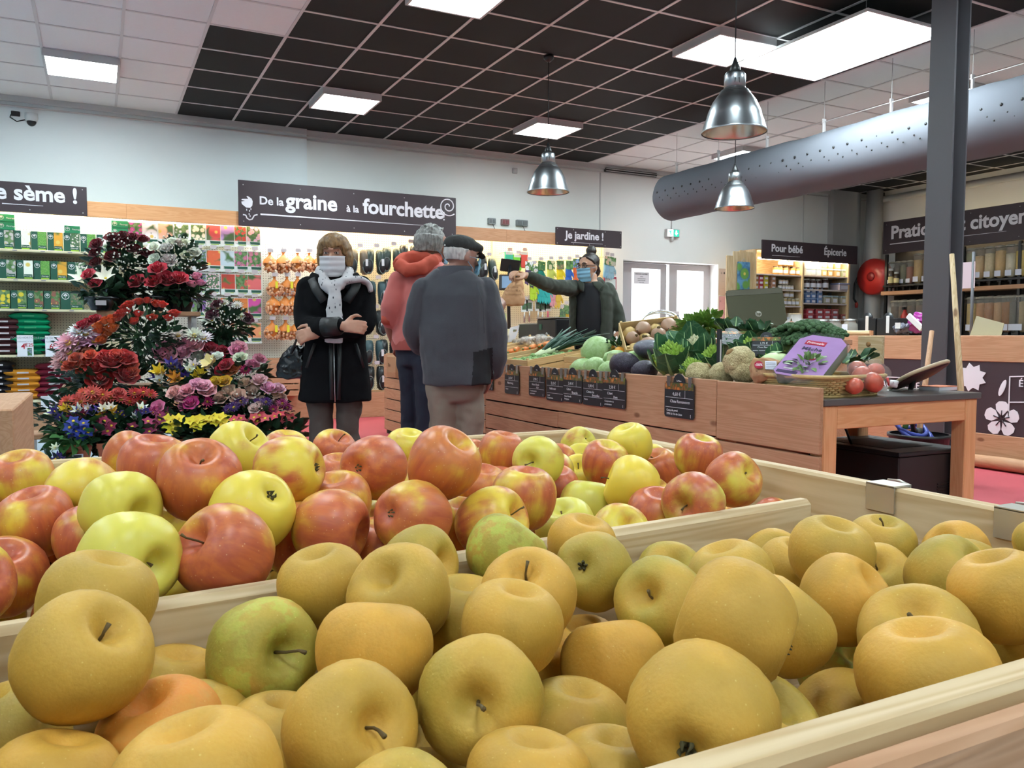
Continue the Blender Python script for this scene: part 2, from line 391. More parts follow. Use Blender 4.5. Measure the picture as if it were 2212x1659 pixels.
A_APPLES = """-0.083 1.117 0.797 0.080 .7 .15 -.2 -.9 n
-0.018 1.005 0.799 0.084 .45 .1 -.2 .75 n
0.037 1.270 0.797 0.080 .85 .0 .6 -.7 s
0.051 0.932 0.830 0.080 .7 .0 .1 -.95 n
0.086 0.851 0.826 0.086 .85 .0 .03 -.75 s
0.144 1.004 0.830 0.080 .05 .2 .6 -.6 s
0.180 0.874 0.827 0.080 .5 .1 .9 -.1 c
0.270 1.347 0.780 0.080 .6 .1 .1 -.95 s
0.352 1.363 0.775 0.080 .75 .1 .35 -.75 s
0.331 1.259 0.749 0.080 .7 .1 .1 -.9 n
0.289 0.934 0.814 0.084 .75 .25 -.55 .0 c
0.439 1.234 0.786 0.080 .5 .2 .1 -.9 n
0.320 0.790 0.836 0.082 .92 .0 .5 -.7 s
0.572 1.166 0.783 0.080 .9 .05 .2 -.95 n
0.559 1.015 0.791 0.079 .3 .5 -.4 .0 s
0.877 1.429 0.746 0.080 .4 .5 .7 -.5 s
0.842 1.359 0.722 0.080 .25 .3 .0 -.7 s
0.703 1.066 0.772 0.080 .6 .3 .2 -.9 n
0.771 1.093 0.793 0.080 .25 .2 -.3 -.9 n
0.831 1.095 0.746 0.080 .9 .0 -.3 -.85 s
0.823 0.987 0.785 0.080 .6 .4 .2 -.9 n
0.748 0.828 0.779 0.080 .7 .3 .75 -.35 s
0.642 0.776 0.769 0.082 .65 .6 -.4 .15 s
0.634 0.893 0.770 0.085 .03 .0 -.95 -.3 s
0.601 0.951 0.734 0.086 .0 .6 .1 -1 n
0.429 0.814 0.786 0.080 .7 .1 .1 -.95 n
0.360 0.758 0.776 0.081 .5 .0 .8 -.3 s
0.271 0.752 0.793 0.080 .8 .2 -.65 -.12 c
0.234 0.892 0.781 0.083 .85 .0 -.1 -.9 n
0.197 0.778 0.784 0.082 .75 .05 .9 .2 n
0.128 0.786 0.806 0.085 .02 .1 .5 -.45 c
0.072 0.966 0.753 0.080 .6 .2 .1 -.9 n
0.095 0.730 0.783 0.088 .75 .25 -.7 -.4 s
0.018 0.726 0.790 0.084 .05 .5 .6 .25 s
0.014 0.833 0.810 0.077 .05 .4 .6 .2 n
-0.059 0.945 0.781 0.078 .85 .0 -.2 -.9 n
-0.049 0.996 0.729 0.081 .8 .1 -.2 .1 c
-0.083 0.885 0.743 0.080 .75 .2 .1 -.75 s
0.604 1.052 0.743 0.080 .7 .1 .1 -.9 n
0.503 0.846 0.736 0.080 .1 .6 -.2 -.8 s
0.470 1.016 0.756 0.080 .8 .0 .1 -.9 n
0.178 0.843 0.761 0.081 .5 .2 .1 -.9 n
0.263 0.813 0.745 0.080 .85 .1 .1 -.9 n
-0.009 0.895 0.770 0.077 .6 .2 .1 -.9 n
0.390 1.009 0.765 0.080 .5 .2 .1 -.9 n
0.629 0.832 0.740 0.082 .8 .2 .1 -.9 n
0.638 1.120 0.751 0.081 .5 .3 .1 -.9 n
0.353 0.828 0.752 0.085 .7 .1 .1 -.9 n
-0.314 1.100 0.778 0.072 0.74 0.03 -0.28 -0.93 n
-0.372 1.049 0.773 0.073 0.67 0.40 0.56 -0.64 n
-0.350 1.340 0.778 0.073 0.35 0.27 0.05 -0.49 n
-0.196 0.810 0.772 0.078 0.75 0.17 -0.29 -0.44 n
-0.209 1.443 0.777 0.079 0.87 0.35 0.46 -0.88 n
-0.303 0.821 0.768 0.075 0.42 0.50 -0.47 -0.50 n
-0.362 1.268 0.761 0.075 0.13 0.07 -0.24 -0.72 n
-0.229 0.890 0.766 0.075 0.71 0.23 0.02 -0.60 n
-0.327 0.741 0.774 0.076 0.20 0.44 -0.37 -0.81 n
-0.259 1.157 0.765 0.074 0.67 0.02 0.50 -0.85 n
-0.302 1.449 0.765 0.072 0.31 0.06 -0.08 -0.32 n
-0.389 1.431 0.765 0.075 0.35 0.16 0.58 -0.89 n
-0.246 1.314 0.769 0.075 0.13 0.02 -0.48 -0.63 n
-0.101 0.754 0.774 0.079 0.49 0.06 0.58 -0.33 n
-0.288 0.991 0.761 0.079 0.68 0.18 0.59 -0.64 n
-0.180 0.972 0.762 0.073 0.85 0.40 -0.41 -0.44 n
-0.145 1.191 0.763 0.073 0.85 0.28 0.11 -0.59 n
-0.350 0.898 0.777 0.079 0.32 0.09 0.47 -0.72 n
-0.217 1.051 0.763 0.072 0.41 0.28 -0.58 -0.66 n
-0.409 0.776 0.777 0.074 0.14 0.18 0.32 -0.58 n
-0.231 1.235 0.776 0.075 0.58 0.39 0.35 -0.91 n
-0.359 1.182 0.761 0.078 0.56 0.17 0.13 -0.78 n
-0.152 1.264 0.774 0.078 0.40 0.20 -0.04 -0.78 n
-0.154 0.886 0.769 0.074 0.58 0.21 0.53 -1.00 n
-0.399 1.117 0.778 0.073 0.53 0.22 0.55 -0.49 n
-0.150 1.087 0.772 0.073 0.42 0.02 -0.56 -0.59 n
-0.384 0.969 0.774 0.077 0.56 0.43 -0.58 -0.41 n
-0.174 1.360 0.778 0.075 0.37 0.16 0.37 -0.70 n
0.096 0.880 0.740 0.079 0.42 0.26 0.42 -0.84 n
0.445 1.364 0.725 0.075 0.87 0.37 -0.25 -0.65 n
0.076 0.797 0.724 0.077 0.16 0.08 0.36 -0.47 n
0.499 1.412 0.738 0.076 0.71 0.20 0.53 -0.34 n
0.723 1.395 0.730 0.080 0.70 0.14 0.54 -0.61 n
0.639 1.359 0.731 0.077 0.36 0.47 -0.45 -0.46 n
0.298 1.147 0.722 0.076 0.84 0.48 -0.14 -0.70 n
0.488 1.209 0.732 0.077 0.26 0.17 -0.53 -0.43 n
0.634 1.280 0.732 0.075 0.40 0.29 -0.44 -0.39 n
-0.052 1.274 0.739 0.077 0.63 0.18 -0.35 -0.84 n
0.525 0.964 0.729 0.073 0.87 0.03 0.56 -0.62 n
0.179 1.242 0.722 0.076 0.67 0.07 0.57 -0.80 n
-0.256 0.787 0.724 0.078 0.28 0.43 -0.32 -0.54 n
0.037 1.210 0.735 0.078 0.62 0.04 -0.31 -0.45 n
0.341 0.906 0.730 0.080 0.13 0.26 -0.22 -0.95 n
0.722 1.171 0.734 0.076 0.17 0.14 -0.08 -0.63 n
0.147 1.454 0.728 0.076 0.47 0.42 -0.32 -0.34 n
0.573 1.420 0.729 0.076 0.31 0.48 -0.50 -0.34 n
0.542 1.107 0.736 0.074 0.76 0.08 -0.40 -0.49 n
0.388 1.149 0.736 0.080 0.49 0.11 -0.52 -0.44 n
0.746 1.008 0.724 0.075 0.53 0.21 0.56 -0.76 n
0.132 1.153 0.725 0.077 0.82 0.28 -0.24 -0.38 n
0.178 1.334 0.733 0.074 0.27 0.03 -0.07 -0.34 n
0.097 1.400 0.738 0.077 0.36 0.47 -0.21 -0.86 n
0.253 1.431 0.732 0.078 0.76 0.11 -0.49 -0.54 n
0.086 1.089 0.733 0.074 0.70 0.18 0.12 -0.92 n
-0.144 1.437 0.721 0.079 0.11 0.34 0.50 -0.82 n
-0.010 1.104 0.733 0.077 0.18 0.23 0.59 -0.51 n
-0.306 0.920 0.722 0.073 0.74 0.24 0.17 -0.74 n
-0.067 1.432 0.727 0.075 0.23 0.49 0.58 -0.45 n
0.245 1.043 0.735 0.072 0.17 0.28 -0.59 -0.94 n
0.208 0.932 0.721 0.073 0.63 0.34 -0.30 -0.80 n
0.044 1.334 0.735 0.074 0.36 0.10 -0.26 -0.42 n
0.751 1.289 0.738 0.072 0.79 0.44 -0.21 -0.55 n
0.801 1.444 0.725 0.072 0.43 0.17 -0.39 -0.38 n
0.537 1.282 0.731 0.078 0.85 0.34 0.15 -0.60 n
0.210 1.142 0.725 0.077 0.18 0.45 -0.60 -0.98 n
0.826 1.256 0.731 0.078 0.35 0.40 -0.51 -0.61 n
0.338 1.061 0.720 0.076 0.87 0.19 -0.37 -0.68 n
-0.300 1.252 0.721 0.079 0.18 0.23 0.07 -0.97 n
-0.002 0.786 0.740 0.076 0.83 0.34 0.14 -0.85 n
-0.081 1.204 0.730 0.074 0.33 0.31 -0.49 -0.85 n
-0.078 1.352 0.727 0.075 0.59 0.09 0.38 -0.36 n
0.173 0.996 0.722 0.077 0.22 0.02 -0.59 -0.88 n
-0.297 1.333 0.721 0.074 0.78 0.22 -0.36 -0.35 n
0.736 0.907 0.725 0.078 0.29 0.12 0.32 -0.94 n
-0.404 1.350 0.721 0.077 0.75 0.44 -0.50 -0.70 n
0.452 1.090 0.727 0.076 0.22 0.04 0.50 -0.88 n
0.433 1.448 0.740 0.079 0.17 0.29 -0.38 -0.63 n
0.425 0.892 0.734 0.079 0.62 0.15 -0.47 -0.45 n
-0.134 1.016 0.721 0.077 0.46 0.10 0.06 -0.65 n
0.030 1.037 0.725 0.079 0.46 0.17 0.16 -0.76 n
-0.392 0.839 0.737 0.075 0.24 0.13 -0.19 -0.78 n
0.330 1.426 0.726 0.074 0.31 0.02 0.39 -0.78 n
0.601 1.211 0.720 0.077 0.45 0.28 0.35 -0.70 n
0.291 0.971 0.738 0.076 0.53 0.18 -0.05 -0.93 n
0.260 1.286 0.730 0.078 0.60 0.32 0.07 -0.49 n
0.017 1.459 0.732 0.079 0.41 0.30 0.44 -0.42 n
-0.090 1.088 0.727 0.076 0.79 0.34 -0.39 -0.50 n
-0.170 0.744 0.731 0.074 0.18 0.30 0.08 -0.61 n
-0.243 1.389 0.730 0.077 0.47 0.18 -0.15 -0.76 n
-0.115 0.819 0.730 0.072 0.57 0.08 -0.60 -0.89 n
0.645 1.444 0.731 0.079 0.82 0.47 0.48 -0.64 n
0.896 1.202 0.739 0.073 0.48 0.19 -0.04 -0.51 n
-0.204 1.123 0.732 0.073 0.52 0.36 -0.20 -0.62 n
0.533 0.776 0.739 0.077 0.55 0.18 0.36 -0.45 n
0.106 1.283 0.729 0.074 0.20 0.06 -0.31 -0.83 n
-0.324 1.049 0.720 0.073 0.87 0.42 0.54 -0.43 n
-0.264 1.100 0.700 0.074 0.70 0.49 0.46 -0.66 n
0.107 0.743 0.680 0.075 0.63 0.47 0.52 -0.39 n
-0.342 1.115 0.691 0.077 0.14 0.47 0.24 -0.64 n
0.773 1.352 0.683 0.076 0.64 0.44 0.37 -0.57 n
0.896 0.901 0.691 0.079 0.56 0.05 0.48 -0.42 n
-0.224 0.980 0.695 0.073 0.55 0.46 0.34 -0.80 n
0.872 1.297 0.684 0.077 0.45 0.15 0.39 -0.83 n
-0.317 0.827 0.690 0.078 0.63 0.17 0.18 -0.46 n
0.551 1.027 0.683 0.080 0.48 0.28 -0.51 -0.78 n
0.263 0.889 0.690 0.075 0.57 0.32 0.26 -0.99 n
0.392 1.231 0.690 0.075 0.79 0.45 0.37 -0.33 n
-0.032 0.938 0.682 0.072 0.81 0.06 -0.28 -0.91 n
0.388 0.972 0.688 0.077 0.41 0.02 0.29 -0.67 n
0.027 1.264 0.682 0.078 0.78 0.07 -0.44 -0.85 n
-0.165 0.854 0.681 0.076 0.52 0.12 0.49 -0.85 n
0.749 1.237 0.680 0.073 0.84 0.10 0.38 -0.50 n
-0.286 1.441 0.691 0.076 0.46 0.39 0.10 -0.35 n
0.029 0.853 0.695 0.073 0.88 0.09 0.07 -0.69 n
0.767 0.845 0.693 0.077 0.58 0.08 0.20 -0.41 n
0.385 0.803 0.682 0.078 0.70 0.01 -0.07 -0.65 n
0.349 1.346 0.688 0.076 0.30 0.03 0.38 -0.71 n
-0.377 0.749 0.687 0.072 0.68 0.48 0.32 -0.40 n
0.480 0.788 0.681 0.080 0.20 0.38 0.52 -0.42 n
-0.150 1.338 0.686 0.077 0.19 0.46 0.56 -0.96 n
0.707 0.800 0.693 0.074 0.77 0.24 -0.22 -0.75 n
-0.352 0.973 0.698 0.072 0.56 0.41 0.34 -0.98 n
0.833 0.813 0.694 0.074 0.49 0.30 0.57 -0.93 n
0.678 1.058 0.689 0.079 0.76 0.09 -0.22 -0.73 n
-0.409 1.279 0.688 0.077 0.33 0.01 0.20 -0.85 n
0.189 1.061 0.682 0.075 0.54 0.25 0.32 -0.31 n
0.206 0.833 0.682 0.073 0.38 0.02 0.55 -0.39 n
0.205 0.763 0.700 0.073 0.53 0.03 -0.27 -0.53 n
0.844 1.006 0.681 0.076 0.32 0.01 -0.23 -0.74 n
-0.001 1.387 0.684 0.077 0.20 0.04 -0.01 -0.77 n
0.243 1.201 0.687 0.079 0.22 0.21 -0.58 -0.38 n
-0.233 0.900 0.693 0.076 0.66 0.07 -0.29 -0.90 n
-0.210 1.241 0.699 0.077 0.85 0.26 0.32 -0.89 n
0.673 0.881 0.690 0.076 0.52 0.24 -0.44 -0.72 n
0.812 1.191 0.694 0.077 0.12 0.33 -0.10 -0.74 n
0.468 0.926 0.685 0.073 0.29 0.04 0.08 -0.87 n
0.318 1.217 0.684 0.076 0.86 0.25 -0.15 -0.52 n
-0.056 0.794 0.684 0.079 0.40 0.15 -0.08 -0.86 n
0.492 1.148 0.684 0.080 0.80 0.16 -0.49 -0.75 n
0.510 1.354 0.692 0.076 0.73 0.04 0.49 -0.65 n
0.145 0.919 0.686 0.079 0.39 0.23 0.48 -0.66 n
0.439 1.286 0.685 0.072 0.60 0.14 -0.43 -0.36 n
-0.395 0.900 0.682 0.080 0.74 0.40 -0.41 -0.45 n
0.550 0.903 0.694 0.079 0.79 0.34 0.39 -0.40 n
-0.147 1.145 0.684 0.079 0.61 0.45 0.55 -0.31 n
-0.408 1.200 0.686 0.074 0.60 0.32 -0.54 -0.96 n
0.875 1.117 0.686 0.073 0.90 0.40 0.04 -0.47 n
0.773 1.101 0.681 0.078 0.76 0.50 -0.36 -0.42 n
-0.104 0.950 0.684 0.073 0.41 0.47 -0.01 -0.56 n
-0.191 1.055 0.682 0.076 0.60 0.17 0.21 -0.69 n
-0.293 1.175 0.683 0.076 0.48 0.40 0.02 -0.63 n
-0.387 1.051 0.681 0.073 0.19 0.24 -0.14 -0.42 n
0.681 0.982 0.687 0.078 0.21 0.07 -0.37 -0.79 n
0.267 1.356 0.691 0.080 0.14 0.13 0.26 -0.46 n
0.695 1.292 0.683 0.079 0.35 0.22 0.53 -0.90 n
0.819 0.913 0.687 0.075 0.69 0.09 0.33 -0.51 n
0.087 1.002 0.680 0.074 0.17 0.21 -0.52 -0.64 n
0.403 1.052 0.684 0.076 0.15 0.18 -0.59 -0.84 n
0.600 0.787 0.681 0.073 0.30 0.28 0.51 -0.89 n
-0.377 1.422 0.692 0.074 0.67 0.42 0.04 -0.59 n
0.594 1.141 0.682 0.073 0.77 0.06 -0.48 -0.43 n
0.192 1.401 0.686 0.080 0.57 0.12 0.11 -0.94 n
-0.302 0.742 0.688 0.072 0.18 0.36 0.12 -0.46 n
0.309 0.759 0.682 0.073 0.39 0.46 -0.09 -0.98 n
-0.026 1.160 0.688 0.073 0.12 0.19 0.25 -0.89 n
-0.129 1.245 0.695 0.074 0.57 0.31 -0.60 -0.43 n"""
# ================================================================ THE ROOM
ZC = 3.427; XR = 11.9; YB = 9.98; XL = -5.5; YF = -6.0
GX, GY, GT = .842, 6.34, .6            # ceiling grid origin and pitch
M_WALL = mat('wall_paint', 'e4e3e1', .8, var=.03, vs=1.5)
M_WALL2 = mat('wall_paint_cool', 'e0e4e6', .8, var=.03, vs=1.5)
M_RED = mat('red_floor', 'b84c55', .75, var=.07, vs=3, bump=.1, bs=400)
M_BLUE = mat('grey_blue_floor', '9fb2c2', .35, var=.05, vs=2)
M_TW = mat('white_tile', 'e6e2e2', .9, var=.02, vs=30, bump=.25, bs=220)
M_TB = mat('black_tile', '0f0e0f', .85, var=.08, vs=30, bump=.25, bs=220)
M_BAR = mat('white_bar', 'cdc6c6', .5)
M_TRIM = mat('white_trim', 'c4c2c2', .6)
M_GREY = mat('dark_grey_steel', '58575c', .55, var=.03, vs=2)
M_ALU = mat('door_alu', 'b9b4b8', .45)
M_PANE = mat('window_glass', 'e8f2f4', .03, alpha=.10)
M_SIGN = mat('aubergine_sign', '382b31', .55, var=.04, vs=3)
M_LETTER = mat('sign_letter', 'dedae0', .6)
M_BLACK = mat('black_plastic', '17171a', .4)
M_CABLE = mat('black_cable', '101012', .5)
M_CHROME = mat('chrome', 'd8d8da', .16, metal=1)
M_STEEL = mat('brushed_steel', 'b6b4b2', .32, metal=1)
M_PANEL = mat('panel_light', 'e9fbff', .5, emit=PANEL_E)
def sbox(name, m, *a, **k):
    return struct(MB().box(*a, **k).build(name, m))
sbox('floor', M_RED, .75, 5.95, .5, YB+.3, -.1, 0)
M_TILEF = mat('grey_floor', 'a3a09e', .5, var=.05, vs=2)
sbox('floor', M_TILEF, 5.95, XR+.3, .5, YB+.3, -.1, 0)
sbox('floor', M_TILEF, .75, XR+.3, YF, .5, -.1, 0)
sbox('floor', M_BLUE, XL, .75, YF, YB+.3, -.1, 0)
ceil = sbox('ceiling', M_TRIM, XL, XR+.3, YF, YB+.3, ZC+.03, ZC+.15)
sbox('wall_left', M_WALL2, XL-.2, XL, YF, YB+.3, 0, ZC+.03)
sbox('wall_front', M_WALL, XL, XR+.3, YF-.2, YF, 0, ZC+.03)
sbox('wall_right', M_WALL, XR, XR+.3, YF, YB, 0, ZC+.03)
# back wall with the door opening, and its slightly proud left half
dx0 = at(1346, 600, Y=YB).x; dx1 = at(1551, 600, Y=YB).x; dz = at(1450, 566, Y=YB).z
xj = at(660, 330, Y=YB).x
wb = MB().box(xj-.05, dx0, YB, YB+.35, 0, ZC+.03).box(dx1, XR, YB, YB+.35, 0, ZC+.03).box(dx0, dx1, YB, YB+.35, dz, ZC+.03)
struct(wb.build('wall_back', M_WALL))
sbox('wall_back', M_WALL2, XL, xj, YB-.07, YB+.35, 0, ZC+.03)
x0 = at(1788, 480, Y=YB).x; x1 = at(1846, 480, Y=YB).x
sbox('wall_pilaster', mat('grey_paint', 'a9a7a6', .8), x0, x1, YB-.12, YB, 0, ZC)
for i, (a, b, y) in enumerate(((XL, xj, YB-.07), (xj, XR, YB))):
    struct(MB().box(a, b, y-.03, y, ZC-.07, ZC-.005, bev=.005).build('trim_%d' % (i+1), M_TRIM))
    struct(MB().tube([(a, y-.02, ZC-.115), (b, y-.02, ZC-.115)], .009).build('trim_%d' % (i+3), M_BAR))
for px in (1296, 1735):                   # thin joints on the back wall
    p = at(px, 450, Y=YB); struct(MB().box(p.x-.008, p.x+.008, YB-.012, YB, .0, ZC-.12).build('trim_%d' % (5+(px > 1500)), M_TRIM))
# ---- ceiling tiles and bars
tile_w = MB().box(-.289, .289, -.289, .289, 0, .012).mesh('tile', M_TW)
tile_b = MB().box(-.289, .289, -.289, .289, 0, .012).mesh('tile', M_TB)
PANELS = [(-2, 3), (2, 3), (6, 3), (2, -2), (6, -2), (11, 3), (11, -2)]
far = MB(); far_b = MB()
for u in range(-10, 19):
    for v in range(-20, 6):
        if (u, v) in PANELS: continue
        c = V(GX+(u+.5)*GT, GY+(v+.5)*GT, ZC-.008); d = c-V(0, 0, H); z = d.dot(FW)
        white = u < 0 or (u == 0 and v < 1) or 9 <= u < 16
        px = 1106+FPX*d.dot(RT)/z if z > .5 else 9e9; py = 829.5-FPX*d.dot(UP)/z if z > .5 else 9e9
        if -120 < px < 2330 and -150 < py < 900:
            put('tile', tile_w if white else tile_b, ceil, c)
        else: (far if white else far_b).cbox(c+V(0, 0, .006), (.578, .578, .012))
tag(far.build('tile', M_TW, ceil), kind='stuff'); tag(far_b.build('tile', M_TB, ceil), kind='stuff')
for u in range(-10, 20):
    MB().box(GX+u*GT-.012, GX+u*GT+.012, YF, YB, ZC-.014, ZC-.004).build('grid_bar', M_BAR, ceil)
for v in range(-20, 7):
    y = min(GY+v*GT, YB-.02); MB().box(XL, XR, y-.012, y+.012, ZC-.013, ZC-.004).build('grid_bar', M_BAR, ceil)
# ---- surface light panels
def led(u, v, label, dz=.06):
    c = V(GX+(u+.5)*GT, GY+(v+.5)*GT, ZC-.014)
    t = thing('ceiling_light', label, 'light', c, group='square ceiling light panels')
    m = MB()
    for a, b, e, f in ((-.3, .3, -.3, -.28), (-.3, .3, .28, .3), (-.3, -.28, -.28, .28), (.28, .3, -.28, .28)): m.box(a, b, e, f, -dz, 0)
    m.box(-.28, .28, -.28, .28, -.012, 0); m.build('frame', M_TRIM, t, world=False)
    MB().box(-.28, .28, -.28, .28, -dz+.004, -.02).build('diffuser', M_PANEL, t, world=False)
labs = ['square lit ceiling panel among white tiles above the security camera', 'square lit ceiling panel among black tiles above the seed rack sign', 'square lit ceiling panel among black tiles behind a pendant lamp cord', 'square lit ceiling panel cut by the frame edge among black tiles', 'square lit ceiling panel beside the large rectangular panel', 'square lit ceiling panel on white tiles partly behind the far duct end', 'square lit ceiling panel on white tiles behind the duct near the column']
for (u, v), l in zip(PANELS, labs): led(u, v, l)
for u in (-6, -2, 2, 6, 11):              # unseen panels added behind and beside the camera to light the foreground
    for v in (-7, -12, -17): led(u, v, 'added unseen ceiling panel lighting the apple bin')
led(-6, 3, 'added unseen ceiling panel along the white tiles'); led(-6, -2, 'added unseen ceiling panel along the white tiles'); led(-2, -2, 'added unseen ceiling panel along the white tiles')  # out-of-view side panels, likewise added as light for the foreground
c = V(5.345, 4.78, H+2.30)
t = thing('ceiling_light', 'large rectangular lit panel hung below the black ceiling', 'light', c)
MB().box(-.455, .455, -.66, .66, -.0, .008).box(-.46, -.445, -.665, .665, -.012, .008).box(.445, .46, -.665, .665, -.012, .008).box(-.445, .445, -.665, -.65, -.012, .008).box(-.445, .445, .65, .665, -.012, .008).build('frame', M_TRIM, t, world=False)
MB().box(-.44, .44, -.645, .645, -.01, -.001).build('diffuser', M_PANEL, t, world=False)
for sx in (-.4, .4):
    for sy in (-.6, .6): MB().tube([(sx, sy, .008), (sx, sy, ZC-c.z-.015)], .002, 5).build('cable', M_STEEL, t, world=False)
# ---- pendant lamps
lamp_m = mat('lamp_steel', 'a2a6aa', .34, metal=1)
lamp_in = mat('lamp_inside', 'd9c2ab', .25, metal=1)
def pendant(x, y, zr, label):
    t = thing('pendant_lamp', label, 'lamp', (x, y, ZC-.02), group='steel pendant lamps'); z = zr-(ZC-.02)
    prof = [(.186, 0), (.188, .004), (.183, .012), (.170, .06), (.158, .088), (.157, .095), (.150, .12), (.125, .175), (.098, .212), (.09, .216), (.09, .226), (.08, .23), (.08, .24), (.068, .244), (.06, .26)]
    MB().lathe([(r, z+q) for r, q in prof], 40).build('shade', lamp_m, t, world=False)
    MB().lathe([(r-.004, z+q+.002) for r, q in prof[1:]], 40).build('reflector', lamp_in, t, world=False)
    MB().lathe([(.062, z+.25), (.060, z+.33), (.050, z+.345), (.03, z+.347)], 24, caps=True).build('neck', lamp_m, t, world=False)
    MB().lathe([(.032, z+.338), (.03, z+.37), (.016, z+.40), (.006, z+.43)], 16, caps=True).build('socket', M_BLACK, t, world=False)
    for a in (0, 2.1, 4.2):
        q = TR((.057*math.cos(a), .057*math.sin(a), z+.285), (0, 0, a)); MB().cbox((0, 0, 0), (.006, .03, .03), M=q).build('vent_slot', M_BLACK, t, world=False)
    MB().blob((0, 0, z+.17), (.035, .035, .06), 12, 8).build('bulb', mat('bulb_glass', 'e8e2da', .2), t, world=False)
    MB().tube([(0, 0, z+.42), (0, 0, -.01)], .004, 6).build('cord', M_CABLE, t, world=False)
    MB().lathe([(.045, 0.005), (.045, -.02), (.02, -.045), (.006, -.05)], 20, caps=True).build('canopy', M_BLACK, t, world=False)
pendant(3.34, 3.73, H+1.185, 'largest steel pendant lamp hanging nearest the apple bin')
pendant(3.575, 6.35, H+1.265, 'steel pendant lamp whose black ceiling rose shows on the tiles')
pendant(5.465, 6.08, H+1.22, 'steel pendant lamp hanging in front of the grey duct')
# ---- textile air duct
DX, DR, DZ, DY = 6.3, .275, H+1.69, 8.15
M_DUCT = mat('duct_cloth', '65676e', 1, var=.04, vs=3, spec=.08)
t = thing('air_duct', 'long grey fabric air duct with rows of small holes', 'duct', (DX, DY, DZ))
m = MB(); rings = []
ys = [0, -.02]+[-.02-.14*i for i in range(1, 95)]
for i, y in enumerate(ys):
    rr = DR*(.93 if i == 0 else 1.0)*(1+.012*math.sin(y*9.3)+.01*math.sin(y*4.1+1)+(.02 if abs(y % 2.1) < .14 else 0))
    rings.append([(rr*math.cos(2*PI*k/32)*(1-.015*math.sin(k+y*3)), y, rr*math.sin(2*PI*k/32)+(-.006*math.sin(y*2))) for k in range(32)])
m.loft(rings); m.build('tube', M_DUCT, t, world=False)
m = MB()
for row, (an, st, rd) in enumerate(((3.02, .155, .013), (3.26, .155, .008), (3.40, .155, .008))):
    for i in range(62):
        y = -.1-st*i-.05*row; c0 = V(math.cos(an)*DR*1.0, y, math.sin(an)*DR*1.0)
        m.blob(c0, (rd*.5, rd, rd), 6, 4)
tag(m.build('hole', M_CABLE, t, world=False), kind='stuff')
for i in range(12):
    y = -.12-.75*i
    MB().box(-.012, .012, y-.008, y+.008, DR*.9, DR+.1).box(-.02, .02, y-.006, y+.006, DR+.09, DR+.13).tube([(0, y, DR+.12), (0, y, ZC-DZ-.01)], .003, 5).build('hanger', M_BAR, t, world=False)
MB().tube([(0, 0, DR+.1), (0, -9.2, DR+.1)], .004, 5).build('rail', M_BAR, t, world=False)
# ---- steel column
p = at(2033, 500, Y=3.6)
t = thing('steel_column', 'dark grey steel column between the table and the low wooden counter', 'column', (p.x+.06, 3.62, 0), (0, 0, math.radians(0)))
MB().box(-.075, -.063, -.09, .09, 0, ZC-.02).box(.063, .075, -.09, .09, 0, ZC-.02).box(-.063, .063, -.005, .005, 0, ZC-.02).build('beam', M_GREY, t, world=False)
MB().box(-.16, .16, -.14, .14, 0, .015).build('base_plate', M_GREY, t, world=False)
MB().box(-.15, .15, -.12, .12, ZC-.035, ZC-.016).build('top_plate', M_GREY, t, world=False)
# ---- double glass door
yd = YB+.22
d1 = struct(put('door_1', None, None, ((dx0+dx1)/2, yd, 0)))
lx = [at(x, 640, Y=yd).x for x in (1344, 1362, 1424, 1437, 1443, 1460, 1517, 1534)]; zt = at(1440, 571, Y=yd).z; zg = at(1440, 583, Y=yd).z
MB().box(dx0-.02, dx1+.1, yd-.02, yd+.06, zt, zt+.08).box(lx[7], dx1+.05, yd-.02, yd+.06, 0, zt).box(dx0-.2, lx[0], yd-.02, yd+.06, 0, zt).build('frame', M_ALU, d1)
for k, (a, b, c_, e) in enumerate(((0, 1, 2, 3), (4, 5, 6, 7))):
    MB().box(lx[a], lx[b], yd-.025, yd+.03, .02, zt-.005).box(lx[c_], lx[e], yd-.025, yd+.03, .02, zt-.005).box(lx[b], lx[c_], yd-.025, yd+.03, zg, zt-.005).box(lx[b], lx[c_], yd-.025, yd+.03, .02, .25).build('leaf', M_ALU, d1)
    MB().box(lx[b], lx[c_], yd, yd+.006, .25, zg).build('pane', M_PANE, d1)
    q = lx[c_]+.03 if k == 0 else lx[a]+.05
MB().tube([(lx[3]-.035, yd-.03, 1.0), (lx[3]-.035, yd-.07, 1.0), (lx[3]-.1, yd-.075, .99)], .012).build('handle', M_BLACK, d1)
MB().box(lx[5]+.045, lx[5]+.055, yd-.01, yd-.006, .9, zg-.1).build('cable', mat('teal_edge', '4f8794', .5), d1)
MB().box(dx1-.6, dx1+.9, YB+2.2, YB+2.4, 0, 3).build('outside_pier', mat('outside_white', 'e6eef2', .8), d1)
PAPER = mat('paper', 'dad6dc', .8)
def notice(name, px0, py0, px1, py1, Y, label, lines, m=PAPER, tm=None, wall=False, off=.0):
    a = at(px0, py0, Y=Y); b = at(px1, py1, Y=Y)
    t = thing(name, label, 'notice', (a.x, Y, b.z)); w = b.x-a.x; h = a.z-b.z
    MB().box(0, w, -.003, 0, 0, h).build('sheet', m, t, world=False)
    for s, fx, fy, sz, bd in lines:
        put('lettering', text_mesh(s, sz*h, tm or BLACK_PRINT, bd*h, .001, 'CENTER'), t, (fx*w, -.004, fy*h), (PI/2, 0, 0))
    return t
notice('door_notice', 1369, 587, 1402, 614, yd-.002, 'white covered market notice taped to the left door pane', [('MARCHE COUVERT', .5, .78, .145, .004), ('entree', .5, .58, .12, 0), ('VOTRE NOUVELLE', .5, .41, .1, 0), ('PLANT POTAGER', .5, .26, .1, 0), ('bonne visite', .5, .1, .1, 0)])
